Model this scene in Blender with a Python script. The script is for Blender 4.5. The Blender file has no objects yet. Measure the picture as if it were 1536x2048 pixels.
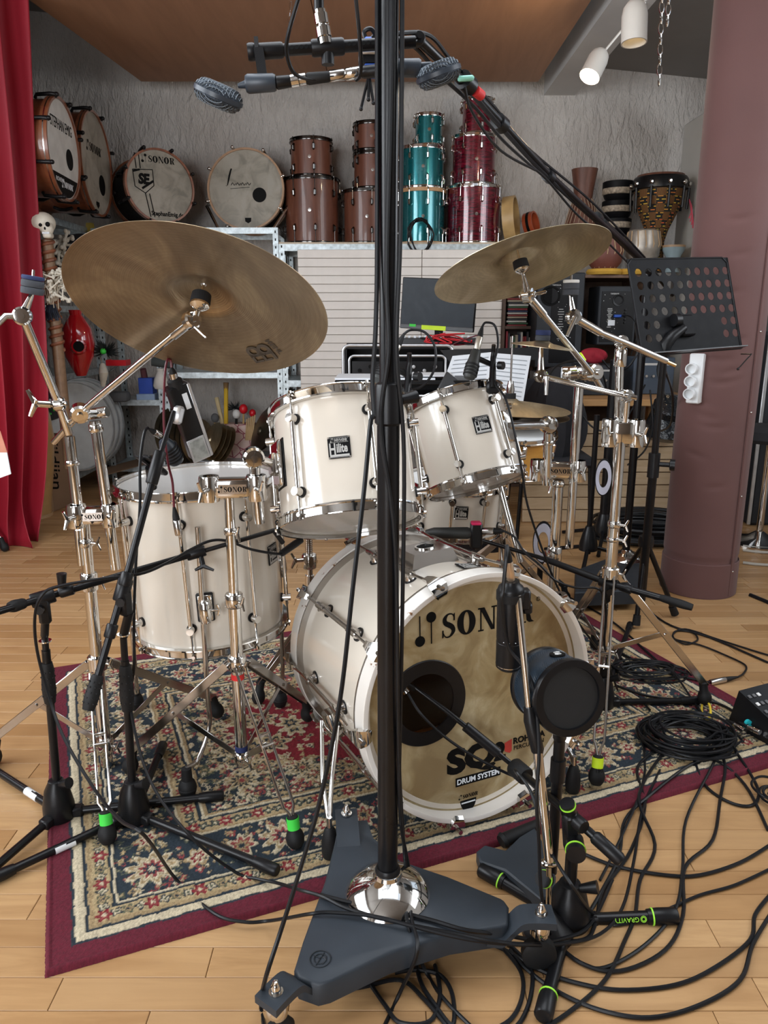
import bpy, bmesh, math, random
import numpy as np
from mathutils import Vector as V, Matrix, Quaternion
R = math.radians; random.seed(7)
SC = bpy.context.scene; COL = SC.collection

# ---------- camera ----------
CAM_H = 1.17; TH = R(14.1); FPX = 1540.0
cam = bpy.data.cameras.new('camera'); cam_o = bpy.data.objects.new('camera', cam); COL.objects.link(cam_o)
cam.sensor_fit = 'HORIZONTAL'; cam.sensor_width = 36; cam.lens = 36 * FPX / 1536; cam.clip_start = .05
cam_o.location = (0, 0, CAM_H); cam_o.rotation_euler = (R(90) - TH, 0, 0); SC.camera = cam_o

# ---------- exposure ----------
SC.view_settings.view_transform = 'Standard'; SC.view_settings.look = 'None'
SC.view_settings.exposure = 0.0; SC.view_settings.gamma = 1; SC.view_settings.use_curve_mapping = False

# ---------- daylight ----------
W = bpy.data.worlds.new('World'); SC.world = W; W.use_nodes = True
bg = W.node_tree.nodes['Background']; bg.inputs[0].default_value = (.72, .84, 1, 1); bg.inputs[1].default_value = 1.3
def area(name, loc, rot, sx, sy, power, col):
    l = bpy.data.lights.new(name, 'AREA'); l.shape = 'RECTANGLE'; l.size = sx; l.size_y = sy; l.energy = power; l.color = col
    o = bpy.data.objects.new(name, l); COL.objects.link(o); o.location = loc; o.rotation_euler = rot; return o
# daylight outside the rear windows (behind the camera), the left windows and the roof light
area('daylight_rear', (-1.6, -3.2, 1.5), (R(90), 0, 0), 1.9, 2.3, 165, (.93, .96, 1))
area('daylight_left', (-3.25, .65, 2.05), (0, R(-90), 0), 1.7, 3.6, 190, (.92, .96, 1))
area('daylight_right', (3.25, 1.6, 2.2), (0, R(90), 0), 1.3, 3.2, 85, (.93, .96, 1))
area('daylight_roof', (.1, 1.6, 3.38), (0, 0, 0), 2.4, 2.2, 70, (.95, .97, 1))
def lamp(name, loc, power, col, rad=.04):
    l = bpy.data.lights.new(name, 'POINT'); l.energy = power; l.color = col; l.shadow_soft_size = rad
    o = bpy.data.objects.new(name, l); COL.objects.link(o); o.location = loc; return o

# ---------- pixel rays: turn a measured picture point into a real position ----------
def ray(u, v):
    x = (u - 768) / FPX; y = -(v - 1024) / FPX
    return V((x, math.cos(TH) + y * math.sin(TH), -math.sin(TH) + y * math.cos(TH)))
def P(u, v, D):
    d = ray(u, v); return V((0, 0, CAM_H)) + d * (D / d.y)
def F(u, v, z=0.0):
    d = ray(u, v); return V((0, 0, CAM_H)) + d * ((z - CAM_H) / d.z)
def proj(p):
    q = p - V((0, 0, CAM_H)); fw = q.y * math.cos(TH) - q.z * math.sin(TH); up = q.y * math.sin(TH) + q.z * math.cos(TH)
    return (768 + FPX * q.x / fw, 1024 - FPX * up / fw) if fw > .05 else (-9999, -9999)

# ---------- mesh building ----------
def fr(o, z, x=(1, 0, 0)):
    z = V(z).normalized(); x = V(x); x = x - z * x.dot(z)
    if x.length < 1e-4: x = V((0, 1, 0)) - z * z.y
    x.normalize(); y = z.cross(x); m = Matrix((x, y, z)).transposed().to_4x4(); m.translation = V(o); return m
def spl(pts, k=6, closed=False):
    pts = [V(p) for p in pts]; n = len(pts); out = []
    if n < 3 and not closed: return pts
    for i in range(n if closed else n - 1):
        g = (lambda j: pts[j % n]) if closed else (lambda j: pts[max(0, min(n - 1, j))])
        a, b, c, d = g(i - 1), g(i), g(i + 1), g(i + 2)
        for s in range(k):
            t = s / k; out.append(.5 * ((2 * b) + (c - a) * t + (2 * a - 5 * b + 4 * c - d) * t * t + (3 * b - a - 3 * c + d) * t ** 3))
    if not closed: out.append(pts[-1])
    return out
class M:
    def __init__(s, T=None): s.v = []; s.f = []; s.T = T
    def add(s, vs, fs, T=None):
        k = len(s.v); T2 = T or s.T
        if T is not None and s.T is not None: T2 = s.T @ T
        s.v += [(T2 @ V(p)) if T2 else V(p) for p in vs]; s.f += [tuple(k + i for i in f) for f in fs]; return s
    def tube(s, pts, r, n=8, closed=False, cap=True, k=0):
        pts = spl(pts, k, closed) if k else [V(p) for p in pts]; m = len(pts)
        rr = r if isinstance(r, (list, tuple)) else [r] * m
        if len(rr) != m: rr = [rr[min(len(rr) - 1, int(i * (len(rr) - 1) / (m - 1)))] for i in range(m)]
        tg = []
        for i in range(m):
            a = pts[(i - 1) % m] if (closed or i > 0) else pts[i]; b = pts[(i + 1) % m] if (closed or i < m - 1) else pts[i]
            t = (b - a); tg.append(t.normalized() if t.length > 1e-9 else (tg[-1] if tg else V((0, 0, 1))))
        x = tg[0].orthogonal().normalized(); vs = []; fs = []
        for i in range(m):
            if i: x = (tg[i - 1].rotation_difference(tg[i]) @ x)
            x = (x - tg[i] * x.dot(tg[i])).normalized(); y = tg[i].cross(x)
            for j in range(n):
                a = 2 * math.pi * j / n; vs.append(pts[i] + (x * math.cos(a) + y * math.sin(a)) * rr[i])
        for i in range(m if closed else m - 1):
            for j in range(n):
                i2 = (i + 1) % m; fs.append((i * n + j, i * n + (j + 1) % n, i2 * n + (j + 1) % n, i2 * n + j))
        if cap and not closed: fs.append(tuple(range(n - 1, -1, -1))); fs.append(tuple(range((m - 1) * n, m * n)))
        return s.add(vs, fs)
    def cyl(s, p, q, r, r2=None, n=16, cap=True): return s.tube([p, q], [r, r if r2 is None else r2], n, cap=cap)
    def lathe(s, prof, T=None, n=32, a0=0, a1=360):
        vs = []; fs = []; full = abs(a1 - a0) >= 360; m = n if full else n + 1; idx = []
        for (r, z) in prof:
            if r < 1e-6: idx.append([len(vs)] * m); vs.append(V((0, 0, z)))
            else:
                idx.append(list(range(len(vs), len(vs) + m)))
                for j in range(m):
                    a = R(a0 + (a1 - a0) * j / n); vs.append(V((r * math.cos(a), r * math.sin(a), z)))
        for i in range(len(prof) - 1):
            for j in range(n):
                j2 = (j + 1) % m; q = [idx[i][j], idx[i][j2], idx[i + 1][j2], idx[i + 1][j]]
                w = []
                for e in q:
                    if e not in w: w.append(e)
                if len(w) > 2: fs.append(tuple(w))
        return s.add(vs, fs, T)
    def box(s, c, d, T=None, b=0, seg=1):
        c = V(c); hx, hy, hz = d[0] / 2, d[1] / 2, d[2] / 2
        if b:
            bm = bmesh.new(); bmesh.ops.create_cube(bm, size=1)
            for w in bm.verts: w.co = V((w.co.x * 2 * hx, w.co.y * 2 * hy, w.co.z * 2 * hz))
            bmesh.ops.bevel(bm, geom=bm.edges[:] + bm.verts[:], offset=min(b, hx * .95, hy * .95, hz * .95), segments=seg, affect='EDGES', profile=.5)
            vs = [w.co + c for w in bm.verts]; bm.verts.index_update(); fs = [tuple(w.index for w in f.verts) for f in bm.faces]; bm.free()
            return s.add(vs, fs, T)
        vs = [c + V((i * hx, j * hy, k * hz)) for i in (-1, 1) for j in (-1, 1) for k in (-1, 1)]
        return s.add(vs, [(0, 1, 3, 2), (4, 6, 7, 5), (0, 4, 5, 1), (2, 3, 7, 6), (0, 2, 6, 4), (1, 5, 7, 3)], T)
    def beam(s, p, q, w, t, up=(0, 0, 1), b=0):
        p = V(p); q = V(q); T = fr((p + q) / 2, q - p, V(up).cross(q - p)); return s.box((0, 0, 0), (w, t, (q - p).length), T, b)
    def sph(s, c, r, sc=(1, 1, 1), n=14, T=None):
        pr = [(r * math.sin(math.pi * i / (n // 2 + 1)), -r * math.cos(math.pi * i / (n // 2 + 1))) for i in range(n // 2 + 2)]
        pr[0] = (0, -r); pr[-1] = (0, r)
        A = Matrix.Translation(V(c)) @ Matrix.Diagonal((sc[0], sc[1], sc[2], 1)); return s.lathe(pr, (T @ A) if T else A, n)
    def prism(s, poly, h, T=None, z0=0):
        n = len(poly); vs = [V((p[0], p[1], z0)) for p in poly] + [V((p[0], p[1], z0 + h)) for p in poly]
        ar = sum(poly[i][0] * poly[(i + 1) % n][1] - poly[(i + 1) % n][0] * poly[i][1] for i in range(n))
        fs = [tuple(range(n - 1, -1, -1)), tuple(range(n, 2 * n))] + [(i, (i + 1) % n, n + (i + 1) % n, n + i) for i in range(n)]
        if ar < 0: fs = [tuple(reversed(f)) for f in fs]
        return s.add(vs, fs, T)
    def ring(s, a, b, h, T=None, n=32, z0=0, sx=1, sy=1):
        T2 = Matrix.Diagonal((sx, sy, 1, 1)); T2 = (T @ T2) if T else T2
        return s.lathe([(a, z0), (b, z0), (b, z0 + h), (a, z0 + h), (a, z0)], T2, n)
ORG = {}
def obj(name, m, mat, parent=None, label=None, cat=None, group=None, kind=None, sharp=38, smooth=True, origin=None):
    me = bpy.data.meshes.new(name); vs = m.v
    lo = V((min(p.x for p in vs), min(p.y for p in vs), min(p.z for p in vs))); hi = V((max(p.x for p in vs), max(p.y for p in vs), max(p.z for p in vs)))
    o0 = V(origin) if origin is not None else (V(((lo.x + hi.x) / 2, (lo.y + hi.y) / 2, lo.z)) if parent is None else (lo + hi) / 2)
    me.from_pydata([p - o0 for p in vs], [], m.f)
    if smooth and len(me.polygons): me.polygons.foreach_set('use_smooth', [True] * len(me.polygons)); me.set_sharp_from_angle(angle=R(sharp))
    for x in (mat if isinstance(mat, (list, tuple)) else [mat]): me.materials.append(x)
    o = bpy.data.objects.new(name, me); COL.objects.link(o)
    if parent is not None: o.parent = parent; o.location = o0 - ORG[parent.name]
    else: o.location = o0
    ORG[o.name] = o0; tag(o, label, cat, group, kind); return o
def tag(o, label=None, cat=None, group=None, kind=None):
    for k, x in (('label', label), ('category', cat), ('group', group), ('kind', kind)):
        if x: o[k] = x
    return o
def thing(name, loc, label, cat, group=None):
    o = bpy.data.objects.new(name, None); o.empty_display_size = .05; COL.objects.link(o); o.location = V(loc); ORG[o.name] = V(loc); return tag(o, label, cat, group)
def dup(src, loc=None, rotz=0, label=None, parent=None, scale=None):
    r = src.copy(); COL.objects.link(r)
    if loc is not None: r.location = V(loc)
    if rotz: r.rotation_euler[2] += rotz
    if scale: r.scale = (scale, scale, scale) if not hasattr(scale, '__len__') else scale
    if label: r['label'] = label
    if parent: r.parent = parent
    ORG[r.name] = V(loc) if loc is not None else ORG.get(src.name, V((0, 0, 0)))
    for ch in list(src.children): dup(ch, parent=r)
    return r
def struct(name, m, mat, parent=None, **k): return obj(name, m, mat, parent, kind='structure' if parent is None else None, **k)

# ---------- materials ----------
class N:
    def __init__(s, name):
        s.m = bpy.data.materials.new(name); s.m.use_nodes = True; s.t = s.m.node_tree; s.b = s.t.nodes['Principled BSDF']; s._o = None
    def n(s, t, **k):
        x = s.t.nodes.new('ShaderNode' + t)
        for a, b in k.items(): setattr(x, a, b)
        return x
    def l(s, a, b): s.t.links.new(a, b)
    def co(s, scale=(1, 1, 1), rot=(0, 0, 0), kind='Object'):
        if not s._o: s._o = s.n('TexCoord')
        mp = s.n('Mapping'); mp.inputs['Scale'].default_value = scale; mp.inputs['Rotation'].default_value = rot; s.l(s._o.outputs[kind], mp.inputs[0]); return mp.outputs[0]
    def noise(s, sc, co=None, det=3, rough=.5, dist=0):
        x = s.n('TexNoise'); x.inputs['Scale'].default_value = sc; x.inputs['Detail'].default_value = det; x.inputs['Roughness'].default_value = rough; x.inputs['Distortion'].default_value = dist
        s.l(co or s.co(), x.inputs['Vector']); return x.outputs['Fac']
    def ramp(s, fac, stops):
        x = s.n('ValToRGB'); e = x.color_ramp.elements
        while len(e) < len(stops): e.new(.5)
        for i, (p, c) in enumerate(stops): e[i].position = p; e[i].color = (*c, 1) if len(c) == 3 else c
        s.l(fac, x.inputs[0]); return x.outputs[0]
    def math(s, op, a, b=None, c=None):
        x = s.n('Math', operation=op)
        for i, q in enumerate((a, b, c)):
            if q is None: continue
            if isinstance(q, (int, float)): x.inputs[i].default_value = q
            else: s.l(q, x.inputs[i])
        return x.outputs[0]
    def mix(s, f, a, b, mode='MIX'):
        x = s.n('Mix', data_type='RGBA', blend_type=mode)
        for i, q in ((0, f), (6, a), (7, b)):
            if isinstance(q, (int, float)): x.inputs[i].default_value = q
            elif isinstance(q, tuple): x.inputs[i].default_value = (*q, 1)
            else: s.l(q, x.inputs[i])
        return x.outputs[2]
    def bump(s, h, st=.3, d=.002, nrm=None):
        x = s.n('Bump'); x.inputs['Strength'].default_value = st; x.inputs['Distance'].default_value = d; s.l(h, x.inputs['Height'])
        if nrm: s.l(nrm, x.inputs['Normal'])
        s.l(x.outputs[0], s.b.inputs['Normal']); return x.outputs[0]
    def set(s, col=None, rough=None, metal=None, **k):
        for nm, q in (('Base Color', col), ('Roughness', rough), ('Metallic', metal)):
            if q is None: continue
            if isinstance(q, (int, float)): s.b.inputs[nm].default_value = q
            elif isinstance(q, tuple): s.b.inputs[nm].default_value = (*q, 1)
            else: s.l(q, s.b.inputs[nm])
        for a, q in k.items(): s.b.inputs[a.replace('_', ' ')].default_value = q
        return s
MATS = {}
def mt(name, col, rough=.5, metal=0, var=.12, vs=12, bs=0, bsc=200, bd=.0005, **k):
    if name in MATS: return MATS[name]
    n = N(name); c = n.noise(vs)
    a = tuple(max(0, x * (1 - var)) for x in col); b = tuple(min(1, x * (1 + var)) for x in col)
    n.set(n.ramp(c, [(.3, a), (.7, b)]), n.math('MULTIPLY_ADD', n.noise(vs * 2.7), .12, max(.01, rough - .06)), metal, **k)
    if bs: n.bump(n.noise(bsc), bs, bd)
    MATS[name] = n.m; return n.m
def emis(name, col, st):
    n = N(name); n.set(col, .5); n.b.inputs['Emission Color'].default_value = (*col, 1); n.b.inputs['Emission Strength'].default_value = st; return n.m
chrome = mt('chrome', (.66, .65, .63), .05, 1, .03)
chrome_dull = mt('nickel', (.50, .48, .46), .16, 1, .06)
blackm = mt('black_powder_coat', (.006, .006, .007), .30, 0, .2, bs=.08, bsc=900, Specular_IOR_Level=.32)
matt_black = mt('matt_black_paint', (.007, .007, .008), .6, 0, .2, Specular_IOR_Level=.12)
blackp = mt('black_plastic', (.007, .007, .008), .36, 0, .2, Specular_IOR_Level=.3)
rubber = mt('black_rubber', (.008, .008, .0085), .6, 0, .2, bs=.1, bsc=500, Specular_IOR_Level=.3)
cablem = mt('cable_jacket', (.007, .0075, .009), .4, 0, .25, Specular_IOR_Level=.3)
castm = mt('grey_cast_iron', (.026, .033, .042), .48, 0, .12, bs=.15, bsc=700, Specular_IOR_Level=.35)
white_lac = mt('white_lacquer', (.66, .60, .515), .18, 0, .035, vs=5, Coat_Weight=.7, Coat_Roughness=.08)
white_pl = mt('white_plastic', (.75, .77, .78), .35, 0, .04)
paper = mt('paper', (.78, .82, .86), .7, 0, .04)
ink = mt('black_ink', (.006, .006, .006), .6, Specular_IOR_Level=.1)
inkw = mt('white_ink', (.8, .8, .78), .5)
silver_ink = mt('silver_print', (.62, .62, .6), .35, .6)
steel = mt('galvanised_steel', (.50, .56, .58), .42, .55, .25, vs=40)
# ================= ROOM =================
YB = 6.0; XL = -3.0; XR = 2.25; YF = -3.0; ZC = 2.98
def plaster():
    n = N('rough_plaster'); co = n.co((1, 1, .38)); big = n.noise(26, co, 4, .55, .6); fine = n.noise(120, co, 3)
    col = n.ramp(n.noise(2.2, None, 5, .6), [(.3, (.47, .43, .395)), (.7, (.61, .575, .535))])
    h = n.math('MULTIPLY_ADD', fine, .25, n.math('POWER', big, 1.6)); n.set(col, .9); n.bump(h, .9, .035); return n.m
plast = plaster()
def paint(name, c, sc=60): return mt(name, c, .75, 0, .05, vs=3, bs=.2, bsc=sc, bd=.002)
grey_wall = paint('grey_wall_paint', (.42, .41, .39)); ceil_m = paint('ceiling_paint', (.22, .205, .19)); beam_m = paint('beam_paint', (.55, .54, .52))
struct('wall_back', M().box((-.2, YB + .06, 1.5), (6, .12, 3.9)), plast, label='rough grey plaster wall behind the shelves')
# right wall: solid with a window opening further forward
m = M(); m.box((XR + .65, (YB) - .9, 1.5), (.1, 1.9, 3.9)); m.box((XR + .65, -1.2, 1.5), (.1, 3.6, 3.9)); m.box((XR + .65, 2.4, .75), (.1, 3.6, 1.5)); m.box((XR + .65, 2.4, 3.2), (.1, 3.6, .5)); struct('wall_right', m, grey_wall)
m = M(); m.box((XL - .05, -2.1, 1.5), (.1, 1.8, 3.9)); m.box((XL - .05, 4.3, 1.5), (.1, 3.6, 3.9)); m.box((XL - .05, .65, .6), (.1, 3.7, 1.2)); m.box((XL - .05, .65, 3.25), (.1, 3.7, .6)); struct('wall_left', m, paint('taupe_wall_paint', (.24, .21, .18)))
m = M(); m.box((-2.8, YF - .05, 1.5), (.5, .1, 3.9)); m.box((1.18, YF - .05, 1.5), (3.66, .1, 3.9)); m.box((-1.6, YF - .05, .15), (1.9, .1, .3)); m.box((-1.6, YF - .05, 3.3), (1.9, .1, 1.1)); struct('wall_front', m, paint('brown_wall_paint', (.16, .12, .09)))
m = M(); m.box((0, 4.5, ZC + .05), (6.6, 3.4, .1)); m.box((0, -1.3, ZC + .05), (6.6, 3.6, .1)); m.box((-2.2, 1.65, ZC + .05), (2.2, 2.5, .1)); m.box((2.35, 1.65, ZC + .05), (1.9, 2.5, .1)); SLP = lambda p: V((p.x, p.y, p.z - .09 * (p.x - .35)))
m.v = [SLP(p) for p in m.v]; struct('ceiling', m, ceil_m)
glass = N('window_glass'); tr = glass.n('BsdfTransparent'); gl = glass.n('BsdfGlossy'); gl.inputs['Roughness'].default_value = .02; ms = glass.n('MixShader'); ms.inputs[0].default_value = .06
glass.l(tr.outputs[0], ms.inputs[1]); glass.l(gl.outputs[0], ms.inputs[2]); glass.l(ms.outputs[0], glass.t.nodes['Material Output'].inputs[0]); glass = glass.m
def window(i, c, w, h, ax, nm, nz):
    X = V((0, 1, 0)) if ax == 'y' else V((1, 0, 0)); Nn = V((1, 0, 0)) if ax == 'y' else V((0, 1, 0)); Z = V((0, 0, 1)); c = V(c)
    def bx(m, a, b, sw, sh, t):
        m.box(c + X * a + Z * b, (t, sw, sh) if ax == 'y' else (sw, t, sh))
    m = M()
    for k in range(nm + 1): bx(m, -w / 2 + w * k / nm, 0, .05, h, .06)
    for k in range(nz + 1): bx(m, 0, -h / 2 + h * k / nz, w, .05, .06)
    f = struct('window_%d' % i, m, white_pl); m = M(); bx(m, 0, 0, w, h, .004); obj('pane', m, glass, f)
window(1, (-1.6, YF - .05, 1.53), 1.9, 2.45, 'x', 3, 2); window(2, (XL - .05, .65, 2.07), 3.7, 1.75, 'y', 4, 2); window(3, (XR + .65, 2.4, 2.22), 3.6, 1.46, 'y', 3, 1)
m = M()
for k in range(4): m.box((-1.1 + .833 * k, 1.65, ZC + .05), (.05, 2.5, .1))
m.box((.15, .42, ZC + .05), (2.5, .05, .1)); m.box((.15, 2.88, ZC + .05), (2.5, .05, .1)); m.v = [SLP(p) for p in m.v]; f = struct('window_4', m, white_pl); m = M().box((.15, 1.65, ZC + .05), (2.5, 2.5, .004)); m.v = [SLP(p) for p in m.v]; obj('pane', m, glass, f)
# white board standing along the right hand wall
p1 = P(1370, 248, 5.75); xb = p1.x
obj('wall_panel', M().box((xb + .03, 5.30, p1.z / 2), (.05, .95, p1.z), b=.006), paint('cream_panel_paint', (.50, .48, .44), 300), label='tall plain cream board standing along the right wall beyond the mauve column', cat='panel')
# ceiling beam with lighting track
b0 = P(1088, 190, YB - .01)
struct('trim_1', M().box((b0.x + .11, 3.6, b0.z + .17), (.22, 4.8, .34)), beam_m, label='white ceiling beam')
trk = thing('track_light_rail', (b0.x + .26, 3.8, b0.z + .12), 'white lighting track running along the white ceiling beam', 'lighting track')
obj('rail', M().box((b0.x + .26, 3.7, b0.z + .12), (.045, 3.2, .04), b=.004), white_pl, trk)
obj('rail_slot', M().box((b0.x + .26, 3.7, b0.z + .097), (.014, 3.15, .008)), blackp, trk)
lampw = mt('cream_lamp_enamel', (.72, .69, .63), .3, 0, .03)
def spot(u, v, D, ax, label, on, L=.15, r=.045, far=None):
    c = P(u, v, D); ax = V(ax).normalized(); t = thing('spotlight', c, label, 'spotlight', 'spotlights on the ceiling track'); T = fr(c, ax)
    obj('lamp_housing', M(T).lathe([(0, -L / 2), (r * .55, -L / 2 + .008), (r * .88, -L / 2 + .03), (r, -L / 2 + .06), (r, L / 2), (r * .9, L / 2), (r * .88, -L / 2 + .06), (0, -L / 2 + .04)], n=28), lampw, t)
    top = c - ax * L * .2; rail = V((b0.x + .26, c.y, b0.z + .10))
    obj('bracket', M().tube([top, (top + rail) / 2, rail], .006), lampw, t); obj('track_adapter', M().box(rail, (.03, .1, .03), b=.004), white_pl, t)
    obj('bulb', M(T).sph((0, 0, .0), r * .6), emis('warm_bulb' if on else 'cold_bulb', (1, .75, .4), 14 if on else 1.5), t)
    if on: lamp('spotlight_lamp', c + ax * (L * .75), 6, (1, .78, .5), .03)
spot(1192, 127, 4.35, (-.45, -.35, -.85), 'tilted cream spotlight with warm glow hanging at the far end of the track', True, .165, .052)
spot(1269, 43, 3.55, (.02, -.1, -1), 'upright cream spotlight hanging straight down nearer along the track', False, .165, .052)
# plywood acoustic panels hung under the ceiling
def ply():
    n = N('plywood'); g = n.noise(9, n.co((1, .12, 1)), 6, .6, 1.2); n.set(n.ramp(g, [(.25, (.30, .155, .085)), (.75, (.41, .22, .125))]), .6); n.bump(n.noise(80, n.co((1, .1, 1))), .15, .002); return n.m
plym = ply(); zp = P(283, 163, 5.75).z
A = F(283, 163, zp); B = F(757, 172, zp); C = F(1065, 180, zp); yb = 5.75; y0 = 2.6
cs = thing('ceiling_panel', ((A.x + C.x) / 2, 4.2, zp), 'orange brown plywood acoustic ceiling made of two sheets hung on chains', 'ceiling panel')
obj('plywood_sheet', M().prism([(A.x, yb), (A.x - .12, 4.6), (A.x - .35, y0), (-.37, y0), (-.37, yb)], .02, z0=zp), plym, cs)
obj('plywood_sheet', M().prism([(-.365, yb), (-.365, y0), (C.x + .0, y0), (C.x, yb)], .02, z0=zp - .002), plym, cs)
# chains
def chain(u, v0, v1, D, label, w=.008, pitch=.03):
    a = P(u, v0, D); b = P(u - 8, v1, D); n = int((a - b).length / pitch); m = M(); d = (b - a).normalized()
    for i in range(n):
        c = a + (b - a) * ((i + .5) / n); X = V((1, 0, 0)) if i % 2 else V((0, 1, 0)); pts = []
        for q in range(10):
            t = 2 * math.pi * q / 10; pts.append(c + X * w * math.cos(t) + d * (pitch * .62) * math.sin(t))
        m.tube(pts, .0022, 5, closed=True)
    return obj('chain', m, chrome, label=label, cat='chain')
chain(1326, -60, 170, 2.9, 'longer steel chain hanging from the ceiling left of the mauve column')
chain(1342, -60, 52, 2.8, 'short steel chain end hanging beside the longer chain at the top')
chain(586, -40, 45, 4.4, 'thin rusty chain hanging below the plywood ceiling', .006, .028)

# ---------- floor planks ----------
def floor_mat():
    n = N('beech_parquet'); oi = n.n('ObjectInfo'); ge = n.n('NewGeometry')
    rnd = n.math('FRACT', n.math('ADD', oi.outputs['Random'], ge.outputs['Random Per Island']))
    off = n.n('CombineXYZ'); n.l(n.math('MULTIPLY', rnd, 37.0), off.inputs[0]); n.l(n.math('MULTIPLY', rnd, 91.0), off.inputs[1])
    ad = n.n('VectorMath', operation='ADD'); tc = n.n('NewGeometry'); n.l(tc.outputs['Position'], ad.inputs[0]); n.l(off.outputs[0], ad.inputs[1])
    mp = n.n('Mapping'); mp.inputs['Scale'].default_value = (1, 9, 1); n.l(ad.outputs[0], mp.inputs[0])
    g = n.noise(3.2, mp.outputs[0], 7, .62, 1.3); g2 = n.noise(1.1, ad.outputs[0], 3)
    base = n.ramp(rnd, [(0, (.36, .195, .078)), (.35, (.46, .265, .115)), (.7, (.54, .33, .155)), (1, (.41, .225, .09))])
    col = n.mix(n.ramp(g, [(.35, (1, 1, 1)), (.62, (0, 0, 0))]), base, (.28, .14, .055)); fac = n.mix(.45, base, col)
    fac = n.mix(n.ramp(g2, [(.4, (0, 0, 0)), (.75, (.35, .35, .35))]), fac, (.60, .40, .21))
    n.set(fac, n.math('MULTIPLY_ADD', g, .2, .26), 0); n.bump(g, .06, .001); return n.m
fm = floor_mat(); floor = struct('floor', M().box((0, 1.5, -.05), (6.6, 9.2, .08)), mt('subfloor', (.12, .07, .035), .8), label='light beech parquet floor')
RO = V((-.62, 1.157, 0)); RU = V((.925, .38, 0)).normalized(); RV = V((-.38, .925, 0)).normalized(); RW = 2.0; RH = 1.37
def plank_mesh():
    e = .0006; k = .0012
    vs = [(-.5, -.5, -.008), (.5, -.5, -.008), (.5, .5, -.008), (-.5, .5, -.008), (-.5, -.5, -k), (.5, -.5, -k), (.5, .5, -k), (-.5, .5, -k)]
    a = .5 - .002; b = .5 - .012; vs += [(-a, -b, 0), (a, -b, 0), (a, b, 0), (-a, b, 0)]
    fs = [(8, 9, 10, 11), (4, 5, 9, 8), (5, 6, 10, 9), (6, 7, 11, 10), (7, 4, 8, 11), (0, 1, 5, 4), (1, 2, 6, 5), (2, 3, 7, 6), (3, 0, 4, 7)]
    return vs, fs
pvs, pfs = plank_mesh(); pme = bpy.data.meshes.new('plank'); pme.from_pydata(pvs, [], pfs); pme.materials.append(fm)
PW = .07; planks = []; y = -2.9; rr = random.Random(3)
while y < YB:
    x = -3 - rr.random() * .5
    while x < 3.0:
        L = rr.choice((.42, .48, .55, .62, .5)); planks.append((x + L / 2, y + PW / 2, L)); x += L
    y += PW
def inrug(x, y):
    d = V((x, y, 0)) - RO; a = d.dot(RU); b = d.dot(RV); return .12 < a < RW - .12 and .1 < b < RH - .1
def onrug(p): d = V((p.x, p.y, 0)) - RO; a, b = d.dot(RU), d.dot(RV); return .012 if 0 < a < RW and 0 < b < RH else 0
vis = []
for i, (x, y, L) in enumerate(planks):
    ok = any(0 <= u <= 1536 and 0 <= w <= 2048 for u, w in (proj(V((x + s * L / 2, y, 0))) for s in (-1, -.5, 0, .5, 1)))
    if ok and not inrug(x, y): vis.append((y, i))
vis = set(i for _, i in sorted(vis)[:290]); ms_ = M()
for i, (x, y, L) in enumerate(planks):
    if i in vis:
        o = bpy.data.objects.new('plank', pme); COL.objects.link(o); o.parent = floor; o.location = V((x, y, 0)) - ORG['floor']; o.scale = (L - .0012, PW - .0010, 1)
    else: ms_.add([(x + (L - .0012) * a, y + (PW - .001) * b, c) for a, b, c in pvs], pfs)
obj('planks', ms_, fm, floor, kind='stuff', smooth=False)

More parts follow.
